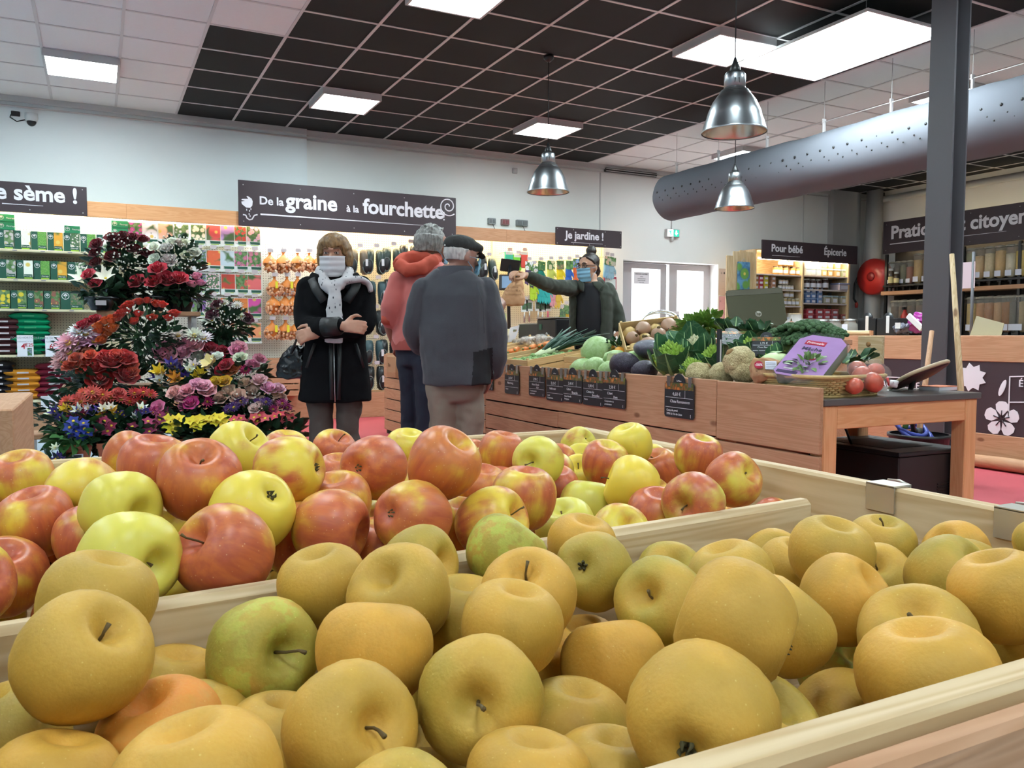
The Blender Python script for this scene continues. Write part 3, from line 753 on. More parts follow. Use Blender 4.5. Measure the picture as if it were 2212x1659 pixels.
notice('door_notice', 1446, 672, 1467, 692, yd-.03, 'small white POUSSEZ push notice on the right door leaf', [('POUSSEZ', .5, .38, .28, .012)])
t = notice('safety_poster', 1553, 640, 1570, 700, YB-.002, 'pale pink safety instruction poster on wall right of the door', [('C', .2, .8, .08, 0), ('- - -', .6, .55, .07, 0), ('*', .75, .3, .1, 0)], mat('pink_paper', 'd3a9ba', .8))
notice('safety_poster', 1553, 580, 1570, 638, YB-.002, 'white and beige safety instruction poster above the pink one', [('G ♦', .5, .8, .1, 0), ('- - -', .5, .5, .07, 0), ('- - -', .5, .25, .07, 0)], mat('beige_paper', 'cbb9b0', .8))
# ---- signs
def sign(name, label, p0, p1, Y, z0, z1, texts, line=None, rot='back', holes=True):
    """p0,p1: room positions along the wall (X for the back wall, Y for the right wall)"""
    if rot == 'back': t = thing(name, label, 'sign', (p0, Y, z0)); L = p1-p0
    else: t = thing(name, label, 'sign', (Y, p0, z0), (0, 0, -PI/2)); L = p0-p1
    h = z1-z0
    MB().box(0, L, 0, .02, 0, h, bev=.002).build('board', M_SIGN, t, world=False)
    for s, fx, fz, sz, bold in texts:
        put('lettering', text_mesh(s, sz*h, M_LETTER, bold*h, .003), t, (fx*L, -.0015, fz*h), (PI/2, 0, 0))
    if line:
        a, b, za, th = line; MB().poly([(a*L, za*h), (b*L, za*h+.003), (b*L, za*h+.006), (a*L, za*h+th*h)], .003, M=TR((0, 0, 0), (PI/2, 0, 0))).build('underline', M_LETTER, t, world=False)
    if holes:
        for i in range(5):
            for zz in (.1, .9): MB().blob((L*(.02+.24*i), -.001, h*zz), (.006, .003, .006), 8, 4).build('screw', M_STEEL, t, world=False)
    return t, L, h
YS = 9.412
g = lambda px, py: at(px, py, Y=YS)
z0, z1 = g(517, 487).z, g(514, 388).z
t, L, h = sign('graine_sign', 'dark sign reading De la graine a la fourchette with a sowing hand', g(515, 430).x, g(985, 470).x, YS, z0, z1,
    [('De la', .085, .50, .25, .006), ('graine', .198, .47, .48, .014), ('à la', .466, .47, .22, .005), ('fourchette', .543, .47, .48, .014), ('!', .93, .43, .30, .002)], (.09, .90, .26, .035))
sp = [(math.cos(a)*(.012+.0092*a), math.sin(a)*(.012+.0092*a)) for a in [i*.25 for i in range(52)]]
MB().tube([(L-.105+x, -.002, h-.11+y) for x, y in sp if -.105+x < -.002 and -.11+y < -.002], .008, 6, fl=.5, up=(0, 1, 0)).build('spiral', M_LETTER, t, world=False)
m = MB().poly([(.03, .26), (.035, .235), (.08, .20), (.125, .20), (.145, .225), (.15, .27), (.14, .30), (.10, .325), (.085, .322), (.105, .295), (.04, .29), (.03, .28), (.07, .272)], .003, M=TR((0, .001, 0), (PI/2, 0, 0)))
m.tube([(.045, -.001, .12), (.075, -.001, .115), (.085, -.001, .085), (.11, -.001, .068), (.14, -.001, .075), (.155, -.001, .10), (.165, -.001, .12), (.20, -.001, .13)], .008, 6, fl=.4, up=(0, 1, 0))
for q in ((.085, .175), (.115, .165), (.13, .185), (.11, .13), (.12, .11)): m.blob((q[0], -.001, q[1]), (.006, .003, .011), 6, 4)
m.build('hand_emblem', M_LETTER, t, world=False)
t, L, h = sign('seme_sign', 'dark sign reading e seme above the green seed boxes', g(-330, 440).x, g(188, 440).x, YS, g(188, 467).z, g(188, 413).z+.04,
    [('Je sème !', .562, .42, .72, .02)], (.62, .80, .24, .03))
t, L, h = sign('jardine_sign', 'small dark sign reading Je jardine above the garden gloves', g(1201, 510).x, g(1343, 510).x, YS, at(1343, 537, Y=YS).z, at(1343, 500, Y=YS).z,
    [('Je jardine !', .14, .40, .60, .016)], (.22, .7, .17, .02))
# right wall sign
XS = 11.45
t, L, h = sign('citoyenne_sign', 'long dark sign reading Pratique et citoyenne above the bulk dispensers', at(1908, 500, X=XS).y, at(2330, 500, X=XS).y, XS, at(1908, 549, X=XS).z, at(1908, 480, X=XS).z,
    [('Pratique et citoyenne', .048, .45, .55, .016)], (.045, .68, .27, .03), rot='right')
# ---- wall fittings
t = thing('security_camera', 'white dome security camera with black cable box high on the wall', 'camera', at(68, 256, Y=YB-.07))
MB().lathe([(.0, .05), (.06, .05), (.062, .0), (.05, -.03)], 20, caps=True).build('housing', mat('white_plastic', 'cfd2d4', .4), t, world=False)
MB().blob((0, 0, -.03), (.045, .045, .05), 14, 8).build('dome', M_BLACK, t, world=False)
MB().cbox((-.14, 0, .03), (.08, .04, .05), bev=.005).build('box', M_BLACK, t, world=False)
MB().tube([(-.18, 0, .02), (-.19, -.01, -.01), (-.13, -.02, -.05), (-.06, 0, -.02)], .006).build('cable', M_CABLE, t, world=False)
t = thing('exit_sign', 'green running man emergency exit sign below the ceiling', 'sign', at(1452, 504, Y=YB-.03)); P = t.location
MB().cbox((0, 0, 0), (.24, .06, .12), bev=.004).build('case', M_TRIM, t, world=False)
MB().box(-.105, -.005, -.034, -.03, -.05, .05).build('pictogram', mat('exit_white', 'dff2ee', .5, emit=.6), t, world=False)
MB().box(.005, .105, -.034, -.03, -.05, .05).build('pictogram', mat('exit_green', '1f8f78', .5, emit=.5), t, world=False)
MB().poly([(.05, -.035), (.085, .005), (.062, .005), (.062, .04), (.04, .04), (.04, .005), (.018, .005)], .003, M=TR((0, -.033, 0), (PI/2, 0, 0))).build('arrow', MATS['exit_white'], t, world=False)
MB().poly([(-.075, -.045), (-.06, -.01), (-.07, .02), (-.09, .01), (-.095, .017), (-.065, .035), (-.045, .02), (-.03, .02), (-.03, .012), (-.047, .01), (-.045, -.01), (-.025, -.03), (-.033, -.037), (-.055, -.015), (-.065, -.048)], .003, M=TR((0, -.033, 0), (PI/2, 0, 0))).blob((-.045, -.035, .035), (.009, .003, .009), 8, 6).build('running_man', MATS['exit_green'], t, world=False)
MB().lathe([(.03, -.06), (.03, -.09), (.015, -.12)], 12, caps=True).build('lamp', M_TRIM, t, world=False)
MB().tube([(0, .02, .06), (0, .02, ZC-P.z-.12)], .008, 6).build('conduit', M_TRIM, t, world=False)
for i, (px, w, c, l) in enumerate(((1062, .11, '8d8f92', 'grey double wall switch above the fascia board'), (1091, .115, '8f6f70', 'grey and red wall switch between two grey ones'), (1127, .17, '7f8386', 'wide grey socket box with trailing black wires'))):
    t = thing('socket_box', l, 'switch', at(px, 478+i*2, Y=YB-.02))
    MB().cbox((0, 0, 0), (w, .05, .08), bev=.005).build('case', mat('sw'+c, c, .5), t, world=False)
    for k in range(2): MB().cbox(((k-.5)*w*.45, -.027, 0), (w*.34, .008, .05), bev=.002).build('rocker', mat('sw_dark', '6d6f72', .5) if i != 1 else mat('sw_red', '8a4d50', .5), t, world=False)
    if i != 1: MB().tube([(0, -.03, -.04), (.02, -.05, -.1), (.07, -.06, -.15), (.12+i*.06, -.05, -.18)], .004).build('wire', M_CABLE, t, world=False)
t = thing('wall_box', 'small white box high on the back wall', 'switch', at(1112, 369, Y=YB-.01)); MB().cbox((0, 0, 0), (.07, .03, .07), bev=.004).build('cover', M_TRIM, t, world=False); MB().cbox((0, -.018, 0), (.03, .006, .03)).build('button', M_BAR, t, world=False)
# ventilation rail under the ceiling
a = at(1307, 367, Y=YB-.03); b = at(1416, 379, Y=YB-.03)
t = thing('cable_rail', 'dark perforated cable rail under the ceiling edge', 'rail', a)
MB().box(0, b.x-a.x, -.03, .03, -.03, .03).build('tray', mat('dark_metal', '5f5c5c', .5, metal=.6), t, world=False)
for i in range(3): MB().tube([(0, -.035, -.015+.015*i), (b.x-a.x, -.035, -.02+.015*i)], .006, 6).build('cable', M_TRIM if i != 1 else M_CABLE, t, world=False)
# ================================================================ SHELVING ALONG THE BACK WALL
YG, YP = 9.50, 9.84                     # shelf fronts, pegboard
def peg_mat(name, col):
    t = NT(name); s = t.n('SeparateXYZ'); t.l(t.n('TexCoord').outputs['Object'], s.inputs[0])
    d = []
    for ax in ('X', 'Z'):
        f = t.math('FRACT', t.math('MULTIPLY', s.outputs[ax], 1/.028)); d.append(t.math('POWER', t.math('SUBTRACT', f, .5), 2.0))
    q = t.math('SQRT', t.math('ADD', d[0], d[1])); c = t.mix(t.step(q, .20, .13), col, '6a675c')
    t.set('Base Color', c); t.set('Roughness', .6); return t.m
M_PEGC, M_PEGW = peg_mat('pegboard_cool', 'cfd0c4'), peg_mat('pegboard_cream', 'cfc9ae')
M_SHELF = mat('cream_shelf', 'cfc7a4', .5)
M_TUBEC = mat('cool_tube', 'e6f4ff', .5, emit=STRIP_E); M_TUBEW = mat('warm_tube', 'ffeec8', .5, emit=STRIP_E*.8)
M_TAG = mat('hook_tag', 'b9b2b6', .6); M_WIRE = mat('hook_wire', 'b5b5b3', .35, metal=.8)
def G(px, py, Y=YG): return at(px, py, Y=Y)
def bay(label, px0, px1, tube, peg, zf0, zf1, group='shelving bays along the back wall'):
    a, b = G(px0, 600).x, G(px1, 600).x
    t = thing('shelving_bay', label, 'shelving', (a, YG, 0), group=group); w = b-a
    MB().box(0, w, YP-YG, YP-YG+.02, .1, zf1-.03).build('back_panel', peg, t, world=False)
    MB().box(0, w, -.03, .36, 0, .30, bev=.004).build('plinth', WOOD_P[0], t, world=False)
    MB().box(0, w, -.06, -.035, zf0, zf1, bev=.003).build('fascia_board', WOOD_O[0] if px0 < 700 else WOOD_P[0], t, world=False)
    MB().box(0, w, -.035, .36, zf1-.02, zf1, bev=.002).build('canopy', M_SHELF, t, world=False)
    for x in (.012, w-.012): MB().box(x-.012, x+.012, YP-YG-.03, YP-YG, .3, zf1-.02).build('upright', M_SHELF, t, world=False)
    MB().tube([(.03, .06, zf0+.035), (w-.03, .06, zf0+.035)], .014, 8).build('tube_light', tube, t, world=False)
    return t, w
zf0, zf1 = G(350, 479).z-.0, G(350, 447).z
B1, w1 = bay('shelving bay with green seed boxes and stacked soil bags', -330, 276, M_TUBEC, M_PEGW, zf0, zf1)
B2, w2 = bay('pegboard bay hung with flower bulb packets and bulb nets', 276, 718, M_TUBEC, M_PEGC, zf0, zf1)
B3, w3 = bay('pegboard bay hung with rubber garden clogs', 718, 1090, M_TUBEW, M_PEGW, zf0, zf1)
B4, w4 = bay('pegboard bay hung with colourful garden gloves', 1090, 1330, M_TUBEW, M_PEGW, zf0, zf1)
for zpx in (541, 604, 668, 766):         # shelves of the seed bay
    z = G(100, zpx).z; b = MB().box(0, w1, -.02, .34, z-.025, z, bev=.003).build('shelf', M_SHELF, B1, world=False)
    for i in range(9): MB().box(.35+.24*i, .39+.24*i, -.022, -.02, z-.017, z-.008).build('price_strip', GREY_PRINT, b, world=False)
ZSH = {k: G(100, k).z for k in (541, 604, 668, 766)}
MB().box(0, w1, -.06, .34, .30, .325, bev=.003).build('shelf', M_SHELF, B1, world=False)
# ---- printed pictures: colours from the object
def pic_mat(name, bg, cell, size, leaf='3f6a34'):
    t = NT(name); oc = t.n('ObjectInfo').outputs['Color']; v = t.coord()
    vo = t.n('TexVoronoi', Vector=v, Scale=cell); n = t.noise(v, cell*1.3, 3)
    c = t.mix(t.step(n, .4, .6), bg, leaf); c = t.mix(t.step(vo.outputs['Distance'], size, size*.7), c, oc)
    c = t.mix(t.step(vo.outputs['Distance'], size*.3, size*.15), c, 'd9c060')
    t.set('Base Color', c); t.set('Roughness', .35); return t.m
PM = [pic_mat('print_blooms', '6c8a5c', 22, .58), pic_mat('print_small_blooms', '56705a', 45, .55), pic_mat('print_big_bloom', '47603c', 9, .8), pic_mat('print_grass', '7fae5a', 90, .5, '4d8a3a')]
M_BOXG = mat('dark_green_card', '14503f', .4); M_LIME = mat('lime_print', '8fb53a', .5); M_GREEN2 = mat('mid_green_card', '1d8a5c', .35)
ringm = MB(); n = 14
for k in range(n):
    a, b = 2*PI*k/n, 2*PI*(k+1)/n
    ringm.add([(math.cos(a), 0, math.sin(a)), (math.cos(b), 0, math.sin(b)), (.84*math.cos(b), 0, .84*math.sin(b)), (.84*math.cos(a), 0, .84*math.sin(a))], [(0, 1, 2, 3)])
ringm.box(-.05, .05, -.01, 0, -.6, .1)
for s in (-1, 1): ringm.blob((.28*s, 0, .2), (.22, .01, .28), 8, 6)
ringm.blob((0, 0, .45), (.16, .01, .25), 8, 6); LOGO = ringm.mesh('logo', WHITE_PRINT)
def seedbox(px0, px1, zs, hh, kind, col, label, Y=YG+.03):
    a, b = G(px0, 600, Y).x, G(px1, 600, Y).x; w = b-a-.006
    t = thing('seed_box', label, 'box', (a+.003, Y, zs), group='boxed seeds on the shelves')
    MB().box(0, w, 0, .09, 0, hh, bev=.002).build('carton', M_BOXG, t, world=False)
    put('picture', MB().box(.42*w, .985*w, -.0015, 0, .14*hh, .985*hh).mesh('picture', PM[kind]), t, color=col)
    MB().box(.44*w, .94*w, -.003, -.0015, .10*hh, .26*hh).build('name_band', M_BOXG, t, world=False)
    MB().box(.44*w, .94*w, -.0025, 0, .03*hh, .10*hh).build('lime_strip', M_LIME, t, world=False)
    put('lettering', text_mesh('Fleurage', .06*hh*1.6, WHITE_PRINT, 0, .001), t, (.47*w, -.0035, .155*hh), (PI/2, 0, 0))
    put('logo', LOGO, t, (.21*w, -.001, .74*hh), scale=.17*w)
names = {'f': ('pale meadow flowers', 0, 'b9b4b4'), 'c': ('white clover', 2, 'e8ebe0'), 'g': ('bright green grass', 3, '5aa03c'), 'k': ('yellow maize', 2, 'd9a030'), 'w': ('tiny white flowers', 1, 'd8d4cc'), 'y': ('yellow blossoms', 0, 'd8c433'), 'r': ('reddish brown grain', 0, '8d5a4c'), 'm': ('dark mixed meadow', 1, '6d6a5a')}
hb = G(100, 500).z-G(100, 541).z
for row, (zk, kinds, xs, hh) in enumerate(((541, 'fcgkwgc', [-4, 33, 69, 104, 139, 175, 210, 244], hb), (604, 'fcgkw', [-2, 36, 73, 109, 146, 186], hb), (668, 'yyrrm', [-18, 21, 57, 93, 129, 180], hb*.98))):
    for i, k in enumerate(kinds):
        d, pk, cl = names[k]
        seedbox(xs[i], xs[i+1], ZSH[zk], hh, pk, cl, 'green seed box picturing %s on the %s shelf%s' % (d, ('top', 'middle', 'third')[row], (' left end', '', '', '', '', ' beside the roses', ' behind roses')[i] if row == 0 else ' left end' if i == 0 else ' next one along' if k in 'yr' and kinds[i-1] == k else ''))
for j, (px0, px1, k) in enumerate(((-4, 32, 0), (-4, 32, 1), (139, 173, 0), (241, 277, 0), (241, 277, 1))):
    a, b = G(px0, 500, YG+.03).x, G(px1, 500, YG+.03).x
    t = thing('seed_box', 'flat green seed carton lying on %s' % ('the pale meadow seed box', 'another carton left of the shelf', 'the tiny white flower seed box', 'the box behind the roses', 'another carton above the roses')[j], 'box', (a, YG+.03, ZSH[541]+hb+.001+k*.078), group='flat seed cartons')
    w = b-a; MB().box(0, w, 0, .14, 0, .075, bev=.002).build('carton', M_GREEN2, t, world=False)
    put('logo', LOGO, t, (.2*w, -.001, .04), scale=.022); put('lettering', text_mesh('Fleurage', .022, WHITE_PRINT, 0, .001), t, (.5*w, -.001, .03), (PI/2, 0, 0))
# ---- soil bags
def pillow(w, d, h, seed):
    rnd = random.Random(seed); p = [rnd.uniform(0, 6) for _ in range(4)]
    def f(u, v, s):
        x, y = 2*u-1, 2*v-1; e = (1-abs(x)**3.2)*(1-abs(y)**3.2); z = .5*h*max(e, 0)**.42*s
        z += .08*h*math.sin(x*5+p[0])*math.cos(y*4+p[1])*e
        return (w*.5*x*(1-.05*abs(y)), d*.5*y*(1-.06*abs(x)), z+.5*h)
    mb = MB(); mb.sheet(lambda u, v: f(u, v, 1), 14, 10); mb.sheet(lambda u, v: f(u, v, -1), 14, 10); return mb
def bag_mat(name, c): return mat(name, c, .22, var=.12, vs=14, bump=.35, bs=30)
BM = {k: bag_mat(k+'_bag', c) for k, c in (('maroon', '4b2a2e'), ('green', '12825a'), ('purple', '42285f'), ('orange', 'cf8a2e'), ('red', '6d2030'), ('black', '1d1b20'))}
def stack(color, px, zs, n, wpx, label, dy=.0, hgt=.075, squeeze=.78):
    c = G(px, 700); w = wpx/FPX*9.3
    for i in range(n):
        t = thing('soil_bag', '%s%s' % (label, (', bottom of its stack', ', second from the bottom', ', third from the bottom', ', fourth from the bottom', ', fifth from the bottom', ', sixth from the bottom', ', seventh up')[i] if i < n-1 and n > 1 else ', top of its stack' if n > 1 else ''), 'bag', (c.x+U(-.01, .01), YG+.14+dy, zs+i*hgt*squeeze), (0, 0, U(-.05, .05)), 'stacked %s soil bags' % color)
        pillow(w, .26, hgt, hash(label) % 97+i).build('sack', BM[color], t, world=False)
        MB().box(-.05, .05, -.134, -.128, hgt*.42, hgt*.62).build('seam_label', M_TAG if color != 'green' else M_GREEN2, t, world=False)
stack('maroon', 8, ZSH[766], 6, 62, 'maroon soil bag left of the green bags'); stack('green', 64, ZSH[766], 7, 70, 'glossy green potting soil bag')
stack('purple', 126, ZSH[766]+.11, 1, 66, 'purple heather soil bag behind its price card'); stack('black', 122, ZSH[766], 2, 58, 'black soil bag under the purple bag', hgt=.06)
stack('black', -12, .325, 6, 60, 'black soil bag beside the orange stack', hgt=.08); stack('orange', 45, .325, 5, 66, 'shiny orange soil bag'); stack('red', 112, .325, 6, 68, 'dark red soil bag beside the orange stack'); 
M_REDPRINT = mat('red_print', 'b02030', .6)
def pcard(px0, py0, px1, py1, Y, title, a, b, label):
    q, s = at(px0, py0, Y=Y), at(px1, py1, Y=Y); w, h = s.x-q.x, q.z-s.z
    t = thing('price_card', label, 'price card', (q.x, Y, s.z), group='white price cards on the soil shelves')
    MB().box(0, w, 0, .004, 0, h).build('card', mat('card_white', 'dfe0e6', .6), t, world=False)
    put('lettering', text_mesh(title, .13*h, GREY_PRINT, 0, .001, 'CENTER'), t, (w/2, -.001, .84*h), (PI/2, 0, 0))
    put('lettering', text_mesh('Professionnel / sac 20 L', .065*h, GREY_PRINT, 0, .001, 'CENTER'), t, (w/2, -.001, .68*h), (PI/2, 0, 0))
    put('price', text_mesh(a, .36*h, M_REDPRINT, .004*h, .001), t, (.24*w, -.001, .36*h), (PI/2, 0, 0)); put('price', text_mesh(b, .22*h, M_REDPRINT, .002*h, .001), t, (.46*w, -.001, .47*h), (PI/2, 0, 0))
    put('picture', MB().box(.62*w, .9*w, -.001, 0, .04*h, .40*h).mesh('picture', PM[1]), t, color='7a86a0')
pcard(36, 724, 73, 770, YG-.045, 'FOCUS HORTICOLE', '4', '€25', 'white price card 4 euro 25 below the green bags')
pcard(97, 725, 134, 770, YG-.045, 'TERRE DE BRUYERE', '6', '€99', 'white price card 6 euro 99 below the purple bag')
pcard(28, 848, 66, 889, YG-.065, 'TERREAU CULTIVE', '5', '€75', 'white price card 5 euro 75 before the orange bags')
pcard(88, 856, 126, 889, YG-.065, 'TERREAU ROSIERS', '6', '€90', 'white price card 6 euro 90 before the dark red bags')
pcard(-26, 852, 11, 889, YG-.065, 'TERREAU SEMIS', '6', '€99', 'white price card cut by the frame edge before the black bags')
# ---- hooks with little price tags (parts of their bay)
def hook(B, x, y0, z, tagged=True):
    o = MB().tube([(x, YP, z), (x, y0, z), (x, y0-.01, z+.015)], .003, 6).build('hook', M_WIRE, B)
    if tagged: MB().box(x-.032, x+.032, y0-.016, y0-.013, z+.004, z+.045).build('price_tag', M_TAG, o, world=True) if False else MB().box(x-B.location.x-.032, x-B.location.x+.032, y0-B.location.y-.016, y0-B.location.y-.013, z+.004, z+.045).build('price_tag', M_TAG, o, world=False)
    return o
# ---- flower bulb packets
PK = [('pink lilies', 'c64d9a', 0), ('white dahlias', 'e6e6ea', 2), ('peach dahlias', 'e3b59a', 2), ('white bells', 'e8eef0', 0), ('yellow centred daisies', 'e6e2cc', 0), ('red amaryllis', 'd05050', 2), ('mauve iris', 'a88cc8', 2), ('red gladioli', 'c8483c', 0), ('pale pink mix', 'd8b0c8', 0),
      ('dark mixed anemones', '7f84a4', 1), ('orange lilies', 'd8643c', 2), ('pale blue bell', 'b9cad4', 2), ('pink and orange anemones', 'b8648c', 0), ('mixed ranunculus', 'c07088', 0),
      ('violet crocus', '8a7fae', 1), ('pink freesia', 'd9b8c0', 1), ('red dahlia', 'b84030', 2), ('coral mixed blooms', 'b8584c', 0), ('coral begonia', 'd86868', 2),
      ('purple anemones', '7c5c9c', 0), ('white and wine lilies', 'b9a0a8', 1), ('orange gladioli', 'cc6a3c', 0), ('flame tulips', 'd88040', 2), ('magenta peony', 'cc4f9c', 2),
      ('pink carnation', 'd08890', 0), ('salmon begonia', 'dc9070', 2), ('white narcissus', 'd0ccb8', 1), ('peach begonia', 'dc9468', 2)]
M_CARD = mat('packet_card', 'd4dcd8', .25, coat=.3); M_BACKC = mat('packet_dark', '4d4a48', .4)
def packet(i, px, py, Y):
    nm, cl, k = PK[i]; c = at(px, py, Y=Y); w, h = .155, .235
    t = thing('bulb_packet', 'hanging bulb packet picturing %s' % nm, 'packet', (c.x, Y, c.z), (0, 0, U(-.06, .06)), 'flower bulb packets on hooks')
    MB().box(-w/2, w/2, 0, .003, -h/2, h/2).build('card', M_CARD, t, world=False)
    put('picture', MB().box(-w/2+.006, w/2-.006, -.001, 0, -h*.22, h/2-.008).mesh('picture', PM[k]), t, color=cl)
    MB().box(-w/2+.04, w/2-.006, -.001, 0, -h*.37, -h*.25).build('name_band', M_BOXG, t, world=False); MB().box(-w/2+.05, w/2-.02, -.001, 0, -h*.42, -h*.385).build('lime_strip', M_LIME, t, world=False)
    put('logo', LOGO, t, (-w/2+.026, -.001, -h*.33), scale=.02)
    MB().box(-w/2+.004, w/2-.004, .012, .10, -h/2+.01, h/2-.03).build('spare_packet', M_BACKC, t, world=False)
    hook(B2, c.x, Y-.012, c.z+h/2+.004)
i = 0
for py, xs in ((508, (292, 324, 358, 392, 428, 461, 492, 521, 547)), (562, (430, 461, 491, 520, 550)), (612, (430, 459, 493, 521, 550)), (663, (430, 461, 491, 521, 550)), (716, (462, 492, 522, 550))):
    for px in xs: packet(i, px, py+(px-430)*.03, 9.55); i += 1
# ---- nets of bulbs
M_NET = mat('onion_net_bulbs', 'd6a27a', .5, var=.35, vs=60); M_NETO = mat('orange_net', 'cf7a2e', .5); M_YTAG = mat('yellow_tag', 'd9d02a', .5)
def net_mesh(seed):
    rnd = random.Random(seed); mb = MB()
    for i in range(70):
        a = rnd.uniform(0, 2*PI); z = rnd.uniform(-.11, .04); r = .085*math.sqrt(max(.05, 1-((z+.04)/.085)**2)) if z > -.04 else .085*math.sqrt(max(.1, 1-((z+.04)/.085)**2))
        mb.blob((r*math.cos(a), .75*r*math.sin(a), z), (.016, .016, .019), 6, 4)
    return mb.mesh('bulbs', M_NET)
NETS = [net_mesh(i) for i in range(3)]
NECK = MB().lathe([(.083, -.02), (.07, .025), (.03, .06), (.012, .085), (.02, .11)], 10).mesh('net_neck', M_NETO)
NETB = MB().blob((0, 0, -.035), (.074, .052, .078), 12, 8).mesh('net_filling', M_NETO)
k = 0
for py, xs in ((566, (583, 612, 643, 668, 692)), (618, (593, 620, 643)), (657, (590, 616, 634)), (712, (588, 617, 640))):
    for j, px in enumerate(xs):
        Y = 9.52+.03*(j % 2); c = at(px, py, Y=Y)
        t = thing('bulb_net', 'orange net of onion sets hanging on pegboard%s' % (' with a yellow tag' if (j+k) % 2 else ''), 'net bag', (c.x, Y, c.z), (0, 0, U(0, 6)), 'nets of onion sets', scale=U(.92, 1.05))
        tag(put('bulbs', NETS[k % 3], t), kind='stuff'); put('net_neck', NECK, t); put('net_filling', NETB, t); k += 1
        if (j+k-1) % 2: q = MB().box(.02, .05, -.09, -.087, -.03, .05).build('tag', M_YTAG, t, world=False); t.rotation_euler = (0, 0, U(-.3, .3))
        hook(B2, c.x, Y-.02, c.z+.105)
# ---- clogs
def clog_mesh(m):
    mb = MB(); rings = []
    prof = [(0, .02, .012), (.01, .035, .03), (.05, .043, .045), (.11, .047, .055), (.17, .045, .05), (.22, .037, .045), (.255, .037, .05), (.285, .026, .045), (.295, .01, .02)]
    for s, w, h in prof:
        rings.append([(1.3*w*math.cos(a), max(-.012, h*1.25*math.sin(a)*(1 if math.sin(a) > 0 else .6)), -s) for a in [2*PI*q/14 for q in range(14)]])
    mb.loft(rings, 0); mb.box(-.046, .046, -.022, -.010, -.27, -.03, 1, bev=.008)
    return mb.mesh('upper', [m, M_BLACK])
M_CLOG = [mat('clog_green', '2c3a36', .35), mat('clog_brown', '5f5448', .45), mat('clog_black', '1c1f20', .3), mat('clog_teal', '2f4a50', .35)]
CL = [clog_mesh(m) for m in M_CLOG]
HOLE = MB().blob((0, .052, -.20), (.042, .024, .08), 12, 8).mesh('opening', M_BLACK)
CRIM = MB().tube([(.044*math.cos(a), .056+.008*abs(math.sin(a)), -.20+.082*math.sin(a)) for a in [2*PI*i/20 for i in range(21)]], .006, 6).mesh('rim', mat('clog_rim', '5a6462', .4))
TAGM = MB().box(-.016, .016, .075, .077, -.19, -.11).mesh('size_tag', mat('tag_white', 'cfd2d6', .6))
def pair(px, py, k, where, B=B3, Y=9.5, tagged=True):
    c = at(px, py, Y=Y)
    for s in (-1, 1):
        t = thing('garden_clog', '%s clog hung %s, %s of pair' % (('green', 'taupe', 'black', 'teal')[k], where, 'left' if s < 0 else 'right'), 'clog', (c.x+s*.064, Y+.06, c.z+.15), (U(-.06, .06), s*.05, PI+s*.12), 'rubber clogs on hooks')
        put('upper', CL[k], t); put('opening', HOLE, t); put('rim', CRIM, t)
        if s > 0 and tagged: put('size_tag', TAGM, t)
    hook(B, c.x, Y+.0, c.z+.17)
for px, py, k, w in ((778, 566, 1, 'beside the woman in black'), (813, 566, 0, 'in the top row centre'), (850, 562, 0, 'in the top row behind the coral hoodie'), (887, 556, 2, 'behind the grey haired man'), (817, 634, 3, 'in the second row'), (852, 630, 2, 'in the second row behind the hoodie sleeve'), (812, 697, 2, 'in the third row'), (843, 700, 2, 'in the third row by the hoodie sleeve'), (812, 762, 3, 'in the fourth row'), (843, 760, 2, 'in the fourth row by the hoodie'), (814, 818, 2, 'in the lowest row'), (1036, 575, 2, 'right of the flat cap'), (1056, 582, 0, 'beside the card terminal'), (1060, 640, 3, 'above the reaching hand')):
    pair(px, py, k, w)
# ---- garden gloves
def glove_mesh():
    mb = MB(); mb.box(-.042, .042, -.018, .018, -.075, .05, bev=.015)
    for i, (x, L) in enumerate(((-.034, .065), (-.012, .08), (.012, .078), (.033, .06))): mb.tube([(x*.9, 0, -.06), (x*1.05, -.005, -.06-L*.5), (x*1.2, -.012, -.07-L)], [.014, .013, .009], 7)
    mb.tube([(.035, 0, .0), (.06, -.005, -.035), (.068, -.01, -.075)], [.016, .014, .009], 7)
    return remesh(mb, .006, mat('glove_knit', obj=True, rough=.6), 3, name='glove')
GL = glove_mesh(); GCARD = MB().box(-.05, .05, -.024, -.021, .02, .12).mesh('header_card', PM[0])
def glove(px, py, col, nm, Y=9.5, B=B4, cc='d8d8cc'):
    c = at(px, py, Y=Y)
    t = thing('garden_glove', '%s garden glove hanging from its card' % nm, 'glove', (c.x, Y, c.z), (0, U(-.1, .1), U(-.15, .15)), 'garden gloves on hooks', scale=1.15)
    put('glove', GL, t, color=col); put('header_card', GCARD, t, color=cc); hook(B, c.x, Y-.01, c.z+.15)
for px, py, col, nm, cc in ((1142, 588, '4a3566', 'purple', 'd8dce0'), (1152, 596, '3c2c58', 'second purple', 'd0d0d0'), (1167, 588, '0f7a68', 'emerald green', '3d6a44'), (1189, 586, 'b9c45c', 'pale lime', 'c8c49a'), (1209, 586, 'e0cc1e', 'bright yellow', '8a7a60'), (1228, 586, '2a63b8', 'royal blue', '6aa05a'), (1245, 582, 'd0622c', 'orange', '7a98c8'), (1259, 584, '30343c', 'black and orange', '9fb4c8'), (1310, 576, '7da4b8', 'pale grey-blue', 'c8a890'), (1320, 578, '88a8b4', 'second pale grey-blue', 'b8b0a0'), (1151, 622, 'a9cc2c', 'lime yellow', '4a6a50'), (1168, 628, '1f9c98', 'turquoise', '4a6a50'), (1180, 630, '2aa8a0', 'second turquoise', '3c5a4c'), (1193, 636, 'c88a96', 'pink striped', '888'*2), (1205, 640, 'c8a83c', 'mustard', '6a7a5c'), (1213, 690, 'cfae2a', 'ochre yellow', '4f6a54'), (1222, 682, 'bf9c24', 'second ochre yellow', '44604c')):
    glove(px, py, col, nm, cc=cc)
